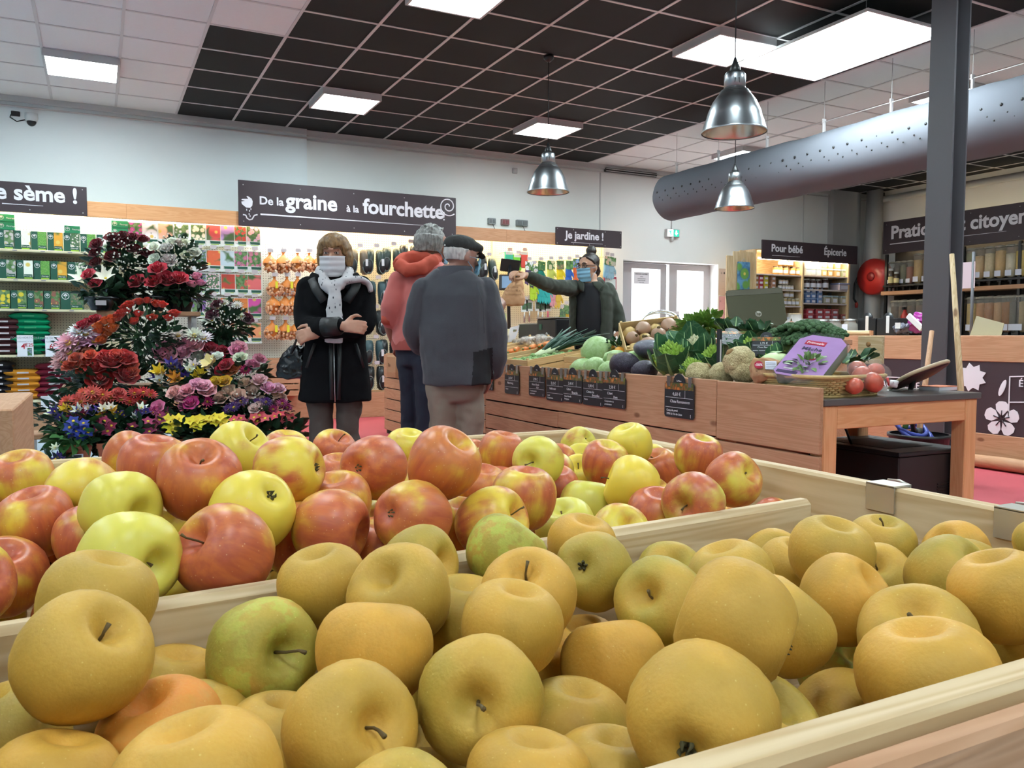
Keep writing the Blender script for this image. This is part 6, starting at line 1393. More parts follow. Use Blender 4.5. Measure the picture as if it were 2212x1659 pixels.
# ---- chalk price tags
M_SLATE = mat('slate', '1b1d22', .5, var=.15, vs=20); M_CHALK = mat('chalk', 'cfd0d4', .8)
TAGP = pic_mat('veg_photo', '8a5a30', 40, .5, '4a5a30')
def slate(t, w, h, lines, dome=None):  # a black chalk tag with a domed top
    r = .010; pts = [(-w/2+r, 0), (w/2-r, 0), (w/2, r), (w/2, h-r), (w/2-r, h), (w*.2, h)]+[(.2*w*math.cos(a), h+.19*w*math.sin(a)) for a in [PI*i/8 for i in range(1, 8)]]+[(-w*.2, h), (-w/2+r, h), (-w/2, h-r), (-w/2, r)]
    MB().poly(pts, .003).build('slate', M_SLATE, t, world=False)
    for a, b, c in ((-.48, -.14, 'b9703a'), (-.13, .15, 'c87838'), (.16, .48, '6a7a38')): put('photo_strip', MB().box(a*w, b*w, h*.79, h*.985, .003, .0036).mesh('photo', TAGP), t, color=c)
    for z in (.56, .28): MB().box(-w*.46, w*.46, h*z, h*z+.002, .003, .0036).build('rule', M_CHALK, t, world=False)
    MB().box(w*.2, w*.2+.0015, h*.57, h*.78, .003, .0036).build('rule', M_CHALK, t, world=False)
    for s, x, y, sz in lines: put('chalk_writing', text_mesh(s, sz*h, M_CHALK, 0, .0008), t, (x*w, y*h, .0036))
    put('chalk_writing', text_mesh(dome or 'le kg', .065*h, M_CHALK, 0, .0008, 'CENTER'), t, (0, h*1.02, .0036))
    put('chalk_writing', text_mesh('I', .13*h, M_CHALK, 0, .0008), t, (.38*w, .04*h, .0036))
TW, TH = .215, .165
def ptag(px, py, label, lines, dome, s=1.0, tilt=0):
    c = AX(px, py, XF-.008); w, h = TW*s, TH*s
    t = thing('price_tag', label, 'price tag', c, group='chalk price tags clipped to the stand')
    t.rotation_euler = (Matrix(((0, 0, -1), (-1, 0, 0), (0, 1, 0))).to_euler()); t.rotation_euler.rotate_axis('Z', tilt)
    slate(t, w, h, lines, dome)
    up = ZT-c.z
    for sx in (-1, 1): MB().box(sx*w*.36-.012, sx*w*.36+.012, h-.02, up+.004, -.001, .0045).box(sx*w*.36-.012, sx*w*.36+.012, up+.002, up+.004, -.04, .0045).build('clip', M_STEEL, t, world=False)
wr_ = lambda pr, a, b='', c='', d='': [(pr, -.22, .62, .14), (a, -.3, .42, .12), (b, -.02, .31, .12), (c, -.42, .17, .085), (d, -.42, .07, .085)]
ptag(1106, 851, 'chalk price tag 2,15 euro navet long by the fleece jacket', wr_('2,15 €', 'Navet long', '', 'France'), '1 kg')
ptag(1160, 856, 'chalk price tag 3,90 euro navet boule d or', wr_('3,90 €', 'Navet Boule', "d'or", 'Coopérative de', 'producteurs'), '1 kg')
ptag(1199, 866, 'chalk price tag 2,15 euro radis noir', wr_('2,15 €', 'Radis noir', '', 'Local', 'Coopérative'), 'la Pièce')
ptag(1237, 869, 'chalk price tag 2,40 euro celeri branche', wr_('2,40 €', 'Céleri', 'Branche', 'Sainte-Bazeille', 'Perpignan'), '1 kg', 1.02)
ptag(1281, 876, 'chalk price tag 3,90 euro choux de Bruxelles', wr_('3,90 €', 'Choux de', 'Bruxelles', 'France'), '500g', 1.02)
ptag(1327, 881, 'chalk price tag 2,30 euro celeri rave', wr_('2,30 €', 'Céleri', 'Rave', 'Coopérative de', 'producteurs'), 'la Pièce', 1.03)
ptag(1467, 903, 'chalk price tag 4,60 euro chou romanesco clipped alone', wr_('4,60 €', 'Chou Romanesco', '', 'Coop de prod.', '2950 St Pol de Léon'), 'la Pièce', 1.06)
ptag(1052, 842, 'chalk price tag half hidden behind the fleece jacket', wr_('1,95 €', 'Poireau'), '1 kg')
# ---- vegetables
def veg(name, label, cat, loc, rot=None, group=None, sc=1): return thing(name, label, cat, loc, rot, group, sc)
def leafy_mat(name, c1, c2, scale=9, rib='a9c08a'):
    t = NT(name); v = t.coord(); n = t.noise(v, scale, 4, .6); w = t.n('TexVoronoi', Vector=v, Scale=scale*1.6, _feature='DISTANCE_TO_EDGE').outputs['Distance']
    c = t.mix(t.step(n, .3, .7), c1, c2); c = t.mix(t.math('MULTIPLY', t.step(w, .04, .0), .22), c, rib); t.set('Base Color', c); t.set('Roughness', .5); t.bump(n, .4, .01); return t.m
M_CABG = leafy_mat('green_cabbage', '8fae6c', 'a9c48a', 7, 'c8d8b0'); M_CABR = leafy_mat('red_cabbage', '211b28', '362c3e', 9, 'a098a8'); M_COL = leafy_mat('cabbage_leaf', '2f5a3e', '41704a', 8, '9cb884'); M_ROM = mat('romanesco', '8aa83e', .6, var=.25, vs=40); M_CEL = NT('celeriac_skin')
v_ = M_CEL.coord(); c_ = M_CEL.mix(M_CEL.step(M_CEL.noise(v_, 14, 4), .35, .7), 'c9ba8c', 'a8966a'); d_ = M_CEL.n('TexVoronoi', Vector=v_, Scale=26.0).outputs['Distance']; c_ = M_CEL.mix(M_CEL.step(d_, .2, .1), c_, '5c4426'); M_CEL.set('Base Color', c_); M_CEL.set('Roughness', .8); M_CEL.bump(M_CEL.noise(v_, 24, 3), .7, .02); M_CEL = M_CEL.m
def leaf_sheet(mb, M, L, w, bend=.5, ruff=.05, mi=0, nu=8, nv=6, seed=0):
    def f(u, v):
        x = 2*v-1; ww = w*math.sin(PI*min(.98, .16+.8*u))**.7; a = bend*u
        return (ww*x, L*u*math.cos(a*.6), L*u*math.sin(a)*.8+ruff*L*math.sin(9*u+seed)*x*x+.35*ww*x*x)
    mb.sheet(f, nu, nv, mi, True, M)
def rib_tube(mb, M, L, r, bend, mi): mb.tube([(0, L*u*math.cos(bend*u*.6), L*u*math.sin(bend*u)*.8) for u in (0, .25, .5, .75, .97)], [r, r*.8, r*.55, r*.35, r*.15], 7, mi, M=M)
M_RIB = mat('leaf_rib', '9cba80', .5)
def cabbage(label, px, py, X, d, m, squash=.92, group=None):
    p = AX(px, py, X); t = veg('cabbage', label, 'cabbage', p, (U(-.4, .4), U(-.4, .4), U(0, 6)), group, d)
    put('head', MB().blob((0, 0, 0), (.47, .47, .47*squash), 20, 14).mesh('head', m), t)
    for k in range(5):
        a = 2*PI*k/5; mb = MB(); mb.sheet(lambda u, v: (lambda th, ph: (.5*math.sin(th)*math.cos(ph), .5*math.sin(th)*math.sin(ph), -.5*squash*math.cos(th)))(.3+1.75*u+.08*math.sin(v*9), a+(v-.5)*1.7*math.sin(.4+2.3*u)), 8, 8); put('leaf', mb.mesh('leaf', m), t)
for lb, px, py, X, d, m, sq in (('round green cabbage, largest of the heap', 1290, 758, 2.86, .215, M_CABG, .95), ('flat green cabbage left of the heap', 1257, 792, 2.72, .16, M_CABG, .7), ('green cabbage under the largest one', 1287, 793, 2.70, .155, M_CABG, .85), ('green cabbage touching the red cabbage', 1316, 800, 2.68, .14, M_CABG, .85), ('pale green cabbage half hidden behind the red ones', 1373, 779, 2.8, .15, M_CABG, .8),
    ('dark red cabbage leaning on the green ones', 1351, 789, 2.68, .185, M_CABR, .85), ('smaller red cabbage beside the romanesco', 1392, 800, 2.67, .15, M_CABR, .8)): cabbage(lb, px, py, X, d, m, sq)
p = AX(1330, 775, 2.78); t = veg('cut_cabbage', 'wedge of cut pointed cabbage on the heap', 'cabbage', p, (.2, 0, .5)); MB().loft([[(.14*math.cos(a)*s, .05*s*math.sin(a), z) for a in [PI*i/8 for i in range(9)]] for s, z in ((.3, -.04), (1, -.01), (.9, .03), (.4, .05))]).build('wedge', M_CABG, t, world=False); MB().box(-.12, .12, -.004, 0, -.035, .035).build('cut_face', mat('cut_white', 'c8d2a8', .5), t, world=False)
p = AX(1412, 757, 2.85); t = veg('wrapped_cabbage', 'red cabbage wrapped in shiny plastic film', 'cabbage', p, (0, .2, .3)); MB().blob((0, 0, 0), (.13, .11, .055), 20, 12).build('head', M_CABR, t, world=False); MB().blob((0, 0, .002), (.134, .114, .058), 20, 12, fn=lambda c: c+noise.noise_vector(c*30)*.004).build('film', mat('cling_film', 'c0c4d0', .12, alpha=.28), t, world=False)
def romanesco(label, px, py, X, s, leaves=8, L=.2, cone=True, head=None):
    p = AX(px, py, X); t = veg('romanesco' if cone else 'cauliflower', label, 'cabbage', p, (-.15, -.3, U(0, 1)), None, s)
    mb = MB()
    for i in range(70):
        r = math.sqrt(i/70); a = i*2.4; z = .09*(1-r)**.9+.02; c = V(.085*r*math.cos(a), .085*r*math.sin(a), z); k = .018*(.5+.6*r)
        mb.lathe([(k, -k*.5), (k*.9, k*.2), (k*.45, k*.9), (.001, k*1.5)], 7, M=Matrix.Translation(c) @ (V(c.x*3, c.y*3, .25).to_track_quat('Z', 'Y').to_matrix().to_4x4()))
    tag(mb.build('florets', M_ROM if cone else (head or M_ROM), t, world=False), kind='stuff')
    MB().blob((0, 0, 0), (.085, .085, .05), 14, 8).build('core', M_ROM if cone else (head or M_ROM), t, world=False)
    for k in range(leaves):
        a = 2*PI*k/leaves+U(-.2, .2); M = TR((0, 0, -.05), (0, 0, a)) @ TR((0, .05, 0), (U(.6, 1.15), 0, 0)); Lk = L*U(.8, 1.2); b = U(.2, .7)
        mb = MB(); leaf_sheet(mb, M, Lk, .07*Lk/.2, b, .06, 0, seed=k); rib_tube(mb, M, Lk, .011, b, 1); put('leaf', mb.mesh('leaf', [M_COL, M_RIB]), t)
    return t
romanesco('romanesco with upright blue-green leaves beside the red cabbage', 1452, 782, 2.72, 1.05, 9, .17); romanesco('romanesco tip peeking out beside the celeriac', 1496, 800, 2.68, .62, 5, .12)
romanesco('large cauliflower with tall pale-ribbed leaves', 1505, 768, 2.85, 1.0, 9, .19, False, mat('cauli', 'c8c4a0', .7, var=.15, vs=40)); romanesco('cauliflower of dark leaves behind the slate stake', 1545, 778, 2.80, .75, 8, .17, False, M_ROM); romanesco('leafy cauliflower behind the celeriac', 1625, 765, 2.85, .75, 9, .16, False, M_ROM); romanesco('cauliflower leaves left of the broccoli', 1672, 775, 2.85, .6, 8, .16, False, M_ROM)
for i, (px, py, d, lb) in enumerate(((1512, 812, .15, 'knobbly celeriac resting on the front board'), (1560, 808, .125, 'celeriac half hidden by the slate stake'), (1597, 781, .155, 'largest celeriac on top of two others'), (1606, 803, .13, 'celeriac beside the wicker basket'))):
    p = AX(px, py, 2.66); t = veg('celeriac', lb, 'celeriac', p, (U(-1, 1), U(-.4, .4), U(0, 6)), 'celeriac roots', d)
    me = remesh(MB().blob((0, 0, 0), (.5, .5, .44), 20, 14).blob((.06, .05, -.3), (.2, .2, .17), 10, 8), .05, M_CEL, 2, lambda c: c+noise.noise_vector(c*4+V(i, 0, 0))*.06, 'root'); put('root', me, t); MB().lathe([(.16, .38), (.12, .46), (.04, .5)], 10, caps=True).build('crown', mat('crown_brown', '8a6a40', .8), t, world=False)
def broccoli(label, px, py, X, s):
    p = AX(px, py, X); t = veg('broccoli', label, 'broccoli', p, (U(-.3, .2), U(-.3, .3), U(0, 6)), 'broccoli heads', s); mb = MB(); rnd = random.Random(px)
    for i in range(60):
        r = math.sqrt(i/60)*.98; a = i*2.4; c = V(.5*r*math.cos(a), .5*r*math.sin(a), .34*math.sqrt(1-r*r)); k = rnd.uniform(.07, .1); mb.blob(c, (k, k, k*.85), 8, 6, fn=lambda q: q+noise.noise_vector(q*26)*.018)
    tag(mb.build('florets', mat('broccoli_head', '3c5a34', .8, var=.4, vs=26, bump=.8, bs=70), t, world=False), kind='stuff'); MB().lathe([(.3, .1), (.14, -.15), (.12, -.4)], 10, caps=True).build('stalk', M_RIB, t, world=False)
for i, (px, py, s) in enumerate(((1690, 737, .16), (1715, 728, .17), (1745, 724, .18), (1775, 727, .17), (1798, 732, .13), (1705, 752, .15), (1740, 748, .18), (1770, 748, .15))): broccoli('dark green broccoli head %s' % ('by the blue kale tag', 'behind the kale tag', 'on top of the pile', 'right of the top one', 'at the right end of the pile', 'under the kale tag', 'behind the salad pack', 'just above the salad pack')[i], px, py, 2.95+.03*(i < 5), s)
def leafbunch(name, label, cat, px, py, X, n, L, w, m, spread=1.2, tilt=.7, ribm=None, dirv=None, base=None):
    p = base or AX(px, py, X); t = veg(name, label, cat, p)
    for k in range(n):
        a = (k/n-.5)*2*spread+U(-.15, .15); M = TR((U(-.02, .02), U(-.02, .02), 0), (0, 0, (dirv or 0)+a)) @ TR((0, 0, 0), (tilt+U(-.3, .4), 0, 0)); Lk = L*U(.75, 1.15); b = U(-.5, .4); mb = MB(); leaf_sheet(mb, M, Lk, w*U(.8, 1.2), b, .12, 0, 7, 6, k); rib_tube(mb, M, Lk, .006, b, 1); put('leaf', mb.mesh('leaf', [m, ribm or M_RIB]), t)
    return t
M_KALE = leafy_mat('kale_leaf', '1f3d26', '2f5a34', 14, '5a7a50'); M_CHARD = leafy_mat('celery_leaf', '4f7a2e', '7a9c40', 16, 'c8c890')
leafbunch('kale_bunch', 'dark kale leaves in front of the laptop', 'kale', 1640, 733, 3.05, 14, .12, .045, M_KALE, 2.2, .7); leafbunch('kale_bunch', 'dark kale leaves right of the white glare tag', 'kale', 1585, 728, 3.0, 12, .13, .045, M_KALE, 2.2, .6); leafbunch('kale_bunch', 'dark kale leaf hanging by the wooden end panel', 'kale', 1835, 785, 2.95, 5, .12, .04, M_KALE, .8, .2, dirv=-1.5)
# celery: pale stalks with leafy tops
t = veg('celery', 'bunch of celery with yellow-green leaves', 'celery', AX(1420, 748, 2.95)); O = t.location
for k in range(9):
    e = AX(1490+k*6, 722-k*2+U(-5, 5), 3.02+.01*k)-O; mb = MB().tube([V(U(-.01, .01), U(-.01, .01), U(-.015, .01)), e*.45+V(0, 0, .02), e], [.011, .010, .006], 7); put('stalk', mb.mesh('stalk', mat('celery_stalk', 'a3bd62', .4)), t)
    lf = foliage(e+V(0, 0, .02), .075, .06, .06, 26, 90+k, .05).mesh('foliage', M_CHARD); tag(put('foliage', lf, t), kind='stuff')
leafbunch('leaf_celery', 'yellow-green celery tops above the cauliflower', 'celery', 1530, 726, 3.1, 16, .115, .032, M_CHARD, 2.6, .7)
leafbunch('leaf_celery', 'bright celery leaves behind the turnip crate', 'celery', 1482, 722, 3.15, 12, .10, .028, M_CHARD, 2.4, .8)
t = veg('parsley', 'bunch of dark parsley beside the turnip crate', 'herbs', AX(1338, 748, 2.98)); tag(foliage(V(0, 0, 0), .14, .1, .05, 220, 77, .028).build('foliage', M_KALE, t, world=False), kind='stuff')
for k in range(5): MB().tube([(0, 0, -.02), (U(-.1, .1), U(-.1, .1), .03)], .003, 5).build('stalk', M_CHARD, t, world=False)
for i, px in enumerate((1320, 1338)): 
    t = veg('orange', ('orange behind the largest green cabbage', 'second orange half under the parsley')[i], 'orange', AX(px, 757+i*4, 2.92)); MB().blob((0, 0, 0), .036, 16, 12).build('peel', mat('orange_peel', 'd8942c', .5, bump=.2, bs=300), t, world=False); MB().blob((0, 0, .036), (.004, .004, .003), 6, 4).build('stem_end', M_STEM, t, world=False)
# ---- produce crates (open, tilted towards the customer)
M_CRATE = [wood('poplar_%s' % a, 'd9bd8c', 'c4a26e', i, 1.0, False) for i, a in enumerate('xyz')]
def tray(label, c, L, Wd, h, rz, tilt, hsl=2, roll=0):
    t = thing('produce_crate', label, 'crate', c, None, 'wooden produce crates on the stand'); t.rotation_euler = (tilt, roll, rz); a, b = L/2, Wd/2; sh = (h-.008)/hsl
    for i in range(hsl):
        for s in (-1, 1):
            MB().box(-a, a, s*b-.004, s*b+.004, i*(sh+.006), i*(sh+.006)+sh, bev=.0015).build('slat', M_CRATE[0], t, world=False); MB().box(s*a-.004, s*a+.004, -b, b, i*(sh+.006), i*(sh+.006)+sh, bev=.0015).build('slat', M_CRATE[1], t, world=False)
    MB().box(-a, a, -b, b, -.006, 0).build('bottom', M_CRATE[0], t, world=False)
    for sx in (-1, 1):
        for sy in (-1, 1): MB().box(sx*(a-.018), sx*(a-.004), sy*(b-.018), sy*(b-.004), 0, h+.008).build('corner_post', M_CRATE[2], t, world=False)
    return t
SLP = -math.atan(.13/.828)
def on(x, y, dz=0): return V(x, y, zsh(x)+dz)
tray('crate of brussels sprouts beside the leeks', on(2.80, 5.02, .012), .44, .36, .10, 0, 0, 2, SLP); tray('long crate of carrots and leeks', on(2.90, 5.52, .02), .62, .50, .12, 0, 0, 1, SLP); tray('crate of wrapped mushrooms behind the carrots', on(3.08, 6.0, .03), .5, .34, .13, 0, 0, 1, SLP); tray('small empty crate behind the green cabbages', on(2.95, 4.55, .02), .36, .26, .09, 0, 0, 2, SLP)
tray('crate of squash by the fleece jacket', on(2.86, 6.55, .02), .5, .4, .12, 0, 0, 1, SLP)
# sprouts
SPR = MB().blob((0, 0, 0), (.5, .5, .52), 10, 8).mesh('head', leafy_mat('sprout_green', '4f7a3c', '8aa85c', 5, 'b8cc90')); SPL = MB().sheet(lambda u, v: (.54*math.sin(.5+1.5*u)*math.cos((v-.5)*2.2), .54*math.sin(.5+1.5*u)*math.sin((v-.5)*2.2), -.54*math.cos(.5+1.5*u)), 5, 5).mesh('leaf', MATS.get('x') or bpy.data.materials['sprout_green'])
k = 0
for i in range(8):
    for j in range(5):
        t = veg('brussels_sprout', 'brussels sprout lying in its wooden crate', 'sprout', on(2.62+.045*i+U(-.008, .008), 4.9+.055*j+U(-.01, .01), .075+U(0, .022)), (U(-2, 2), U(-2, 2), U(0, 6)), 'brussels sprouts', U(.040, .052)); put('head', SPR, t); put('leaf', SPL, t); put('leaf', SPL, t, rot=(0, 0, 2.6)); k += 1
# carrots
CAR = MB().tube([(0, 0, 0), (.03, 0, .0), (.10, 0, .004), (.18, 0, .002)], [.012, .019, .015, .004], 10).mesh('root', mat('carrot', 'cf7a3c', .5, var=.12, vs=40)); CART = MB().tube([(-.012, 0, .0), (.004, 0, 0)], [.004, .008], 6).mesh('top', M_LEAF2)
for i, (px, py, rz) in enumerate(((1098, 757, .5), (1112, 752, .9), (1130, 750, .6), (1120, 760, .2), (1145, 748, .8), (1165, 745, .9), (1135, 757, 1.1), (1172, 742, .4))): t = veg('carrot', 'orange carrot %s' % ('at the crate end by the fleece jacket', 'second from the crate end', 'crossing two others', 'lying lowest in the crate', 'half under the leeks side', 'next to the mushroom crate', 'pointing at the leeks', 'topmost by the crate corner')[i], 'carrot', AX(px, py+4, 2.88), (U(-.2, .2), U(-.15, .1), rz), 'carrots in the crate', 1.15); put('root', CAR, t); put('top', CART, t)
# leeks
for i in range(9):
    a = AX(1150+i*4, 772-i*1.2, 2.76+.012*i); b = AX(1236+i*8, 716+(i % 4)*6, 3.05+.02*(i % 3)); d = b-a
    t = veg('leek', 'leek with long dark green leaves, laid %s' % ('lowest', 'second', 'third', 'fourth', 'fifth', 'sixth', 'seventh', 'eighth', 'topmost')[i]+' in the bundle', 'leek', a, None, 'leeks in the crate')
    put('shaft', MB().tube([V(0, 0, 0)-d*.12, d*.05, d*.25], [.014, .014, .016], 10).mesh('shaft', mat('leek_white', 'b9c49a', .4)), t)
    for k in range(4):
        e = d*U(.85, 1.08)+V(U(-.05, .05), U(-.06, .06), U(-.03, .04)); put('leaf', MB().tube([d*.2, d*.5+V(0, 0, .012+.006*k), e], [.013, .020, .006], 8, fl=.28, up=(U(-.5, .5), U(-.5, .5), 1)).mesh('leaf', mat('leek_leaf', '2f4f40', .4, var=.25, vs=10)), t)
# mushrooms in cellophane, squash, price sheet
for i, (px, py) in enumerate(((1122, 738), (1150, 733), (1168, 729), (1135, 733), (1178, 732))):
    t = veg('mushroom_pack', 'cellophane pack of mushrooms %s' % ('beside the white sheet', 'in the middle of its crate', 'right of the middle', 'behind the first pack', 'at the crate corner')[i], 'packet', AX(px, py+3, 3.05), (0, 0, U(0, 3)), 'mushroom packs'); me = MB()
    for k in range(5): MB().lathe([(.008, -.02), (.008, 0), (.024, .003), (.02, .016), (.002, .024)], 10, M=TR((U(-.04, .04), U(-.03, .03), U(-.01, .012)), (U(-.6, .6), U(-.6, .6), 0))).build('mushroom', mat('mushroom', 'a89888', .7, var=.2, vs=30), t, world=False)
    MB().blob((0, 0, 0), (.075, .055, .035), 14, 10, fn=lambda c: c+noise.noise_vector(c*40)*.01).build('film', mat('cellophane', 'd4d0cc', .1, alpha=.3), t, world=False)
for i, (px, py, s) in enumerate(((1077, 722, .07), (1079, 742, .08), (1085, 757, .07), (1073, 758, .07))):
    t = veg('squash', 'yellow squash %s' % ('topmost of its heap', 'with dark spots in its heap', 'lowest by the carrot crate', 'half behind the fleece jacket')[i], 'squash', AX(px, py, 2.95), (U(-.5, .5), U(-.5, .5), 0), 'yellow squash'); mb = MB(); mb.blob((0, 0, 0), (s, s, s*.8), 20, 12, fn=lambda c: V(c.x*(1+.05*math.cos(7*math.atan2(c.y, c.x))), c.y*(1+.05*math.cos(7*math.atan2(c.y, c.x))), c.z)); mb.build('rind', mat('squash', 'cfae48', .5, var=.1, vs=20), t, world=False); MB().tube([(0, 0, s*.7), (.01, 0, s*1.0)], [.012, .008], 7).build('stem', M_STEM, t, world=False)
a = AX(1090, 742, 3.0); t = thing('price_sheet', 'curled white sheet with a printed photo standing in the mushrooms', 'paper', a); MB().sheet(lambda u, v: V(.05*math.sin(1.4*v), -.17*u, .13*v+.02*u), 8, 8).build('sheet', PAPER, t, world=False); put('picture', MB().box(-.001, .001, -.14, -.08, .08, .115).mesh('picture', PM[1]), t, (.04, 0, 0), color='b08a80')
# rutabaga crate, tipped up
a, b = AX(1365, 760, 2.95), AX(1455, 690, 3.2)
t = tray('tipped up wooden crate of rutabagas with a printed red fruit', AX(1408, 742, 3.12), .37, .27, .12, 0, 0, 1); RC = t
rx_ = V(RT.x, RT.y, .12).normalized(); rz_ = (-FH*.62+V(0, 0, .78)); rz_ = (rz_-rx_*rz_.dot(rx_)).normalized(); RC.matrix_basis = Matrix.Translation(AX(1408, 748, 3.14)) @ Matrix((rx_, rz_.cross(rx_), rz_)).transposed().to_4x4()
RUT = [MB().lathe([(.004, -.06), (.014, -.048), (.034, -.025), (.042, .0), (.036, .025), (.016, .038), (.006, .042)], 16).mesh('root', mat('rutabaga%d' % i, ('c3a468', 'a8846c')[i], .5, var=.15, vs=20)) for i in (0, 1)]
for i, (x, y) in enumerate([(-.125+.083*i, -.08+.08*j) for i in range(4) for j in range(3)]):
    M = RC.matrix_basis @ Matrix.Translation((x, y, .055+.03*(i % 2))); t = veg('rutabaga', 'cream and purple rutabaga heaped in the tipped crate', 'turnip', M.to_translation(), (U(-1.5, 1.5), U(-1.5, 1.5), 0), 'rutabagas in the tipped crate', U(1.0, 1.25)); put('root', RUT[i % 2], t); put('crown', MB().lathe([(.012, .037), (.006, .05)], 8, caps=True).mesh('crown', M_STEM), t)
put('printed_fruit', MB().poly([(.05*math.cos(a_)*(1+.1*math.cos(2*a_)), .04*math.sin(a_)) for a_ in [2*PI*i/18 for i in range(18)]], .001).mesh('printed_fruit', mat('printed_red', '8a3424', .6)), RC, (.1, -.14, .06), (PI/2, 0, 0))
# standing tags
def stand_tag(label, px, py, X, s, lines, tilt, rz, name='price_tag', m=None):
    t = thing(name, label, 'price tag', AX(px, py, X), None, 'price tags standing among the vegetables'); t.rotation_euler = Euler((PI/2-tilt, 0, rz)); slate(t, TW*s, TH*s*.95, lines, 'la Pièce'); MB().tube([(0, 0, -.001), (0, -.08, -.001)], .004, 6).build('stake', M_BLACK, t, world=False); return t
stand_tag('leaning blue-grey chalk tag reading Chou rave', 1655, 770, 2.80, .62, wr_('1,75 €', 'Chou Rave'), .35, -.75); stand_tag('tilted glossy chalk tag Chou vert catching the light', 1600, 745, 2.85, .85, wr_('2,85 €', 'Chou', 'Vert'), 1.05, -.35)
t = thing('slate_stake', 'tall black slate seen edge-on between celeriac and cauliflower', 'price tag', AX(1553, 800, 2.70)); MB().box(-.006, .006, -.012, .012, -.02, .2).build('slate', M_SLATE, t, world=False); MB().box(-.007, -.004, -.020, -.013, .02, .15).build('clip', M_TRIM, t, world=False)
t = thing('scale_arm', 'black angled display arm beside the parsley', 'scale', AX(1330, 745, 3.1)); O = t.location; MB().tube([V(0, 0, 0), AX(1372, 705, 3.1)-O], .018, 4).build('arm', M_BLACK, t, world=False); MB().tube([AX(1352, 730, 3.1)-O, AX(1345, 752, 3.1)-O], .008, 6).build('post', M_BLACK, t, world=False)
p = AX(1428, 700, 3.3); t = thing('metal_basket', 'wire basket handle arching behind the turnip crate', 'basket', p); Rh_ = V(RT.x, RT.y, 0)
MB().tube([Rh_*(.13*math.cos(a))+V(0, 0, .085*math.sin(a)) for a in [PI*i/12 for i in range(13)]], .008, 8, fl=1).build('handle', M_CHROME, t, world=False); MB().tube([Rh_*(.13*math.cos(a))+FH*.06+V(0, 0, .08*math.sin(a)-.005) for a in [PI*i/12 for i in range(13)]], .006, 8).build('handle', M_CHROME, t, world=False); MB().lathe([(.13, 0), (.11, -.12), (.02, -.125)], 18, M=TR((0, 0, 0))).build('bowl', M_STEEL, t, world=False)
# ================================================================ WORK TABLE
TX0, TX1, TY0, TY1, TZ = 2.575, 3.565, 2.325, 2.95, .72
t = thing('work_table', 'wooden work table with dark grey laminate top beside the stand', 'table', (3.07, 2.6, 0))
M_LAM = mat('grey_laminate', '5a5553', .28, var=.06, vs=30)
MB().box(TX0, TX1, ye-.0, 3.0, TZ-.028, TZ, bev=.003).build('table_top', M_LAM, t); TY0 = ye
for x in (TX0+.012, TX1-.09): 
    for y in (TY0+.012, 2.92): MB().box(x, x+.078, y, y+.07, 0, TZ-.028, bev=.004).build('leg', WOOD_O[2], t)
for y in (TY0+.016, 2.96): MB().box(TX0+.09, TX1-.09, y, y+.025, TZ-.125, TZ-.028, bev=.003).build('apron', WOOD_O[0], t)
for x in (TX0+.02, TX1-.04): MB().box(x, x+.025, TY0+.082, 2.92, TZ-.125, TZ-.028, bev=.003).build('apron', WOOD_O[1], t)
# black cabinet under the table
a = at(1943, 978, Z=.46); b = at(2066, 958, Z=.46)
t = thing('black_cabinet', 'black compact cooler box standing under the work table', 'cabinet', (a.x, a.y, 0)); w = min(b.x-a.x, .42)
MB().box(0, w, 0, .52, .02, .44, bev=.006).build('body', mat('black_lacquer', '211d1e', .45), t, world=False); MB().box(-.01, w+.01, -.01, .53, .44, .46, bev=.004).build('lid', M_BLACK, t, world=False)
MB().box(.06, w-.06, .1, .42, .455, .462).build('recess', mat('recess_black', '0b0a0a', .6), t, world=False)
for i in range(9): MB().box(w*.62, w*.88, -.004, 0, .20+.012*i, .206+.012*i).build('vent_slat', M_BLACK, t, world=False)
for z in (.12,): 
    for y in (.06, .24): MB().box(-.003, 0, y, y+.06, z, z+.09).build('sticker', M_TAG, t, world=False)
for x in (.03, w-.03):
    for y in (.03, .49): MB().lathe([(.015, 0), (.015, .02)], 10, caps=True, M=TR((x, y, 0))).build('foot', M_BLACK, t, world=False)
MB().tube([(.05, .3, .46), (.02, .32, .55), (-.06, .36, .60), (-.1, .4, .60)], .006).build('power_cable', M_CABLE, t, world=False)
p = at(1822, 905, Y=2.96); t = thing('wall_plug', 'black plug in a socket under the table', 'socket', (p.x, 3.02, .62)); MB().cbox((0, 0, 0), (.12, .02, .06), bev=.004).build('socket', WOOD_P[0], t, world=False); MB().blob((0, -.02, 0), (.025, .02, .02), 10, 8).build('plug', M_BLACK, t, world=False)
# wicker basket with its reduced goods
a, b = at(1592, 800, X=2.70), at(1855, 830, Z=TZ+.05)
c = V(2.80, 2.56, TZ); BX, BY, BH = .44, .40, .085
t = thing('wicker_basket', 'shallow willow basket of reduced goods on the table corner', 'basket', c, (0, 0, .12)); M_WIL = mat('willow', 'b99a62', .6, var=.3, vs=60)
def brim(s, z): return [(s*BX/2*math.copysign(abs(math.cos(q))**.35, math.cos(q)), s*BY/2*math.copysign(abs(math.sin(q))**.35, math.sin(q)), z) for q in [2*PI*i/48 for i in range(49)]]
for i in range(9): MB().tube([(x+.006*math.sin(k*PI+i*PI)*(1 if abs(x) < .2 else .3), y+.006*math.cos(k*PI+i*PI), z) for k, (x, y, z) in enumerate(brim(.86+.016*i, .006+.0085*i))], .0052, 5).build('weave', M_WIL, t, world=False)
MB().tube(brim(1.02, BH), .009, 7).build('rim', M_WIL, t, world=False); MB().tube(brim(.88, .005), .007, 6).build('base_ring', M_WIL, t, world=False); MB().box(-.17, .17, -.115, .115, .002, .008).build('base', M_WIL, t, world=False)
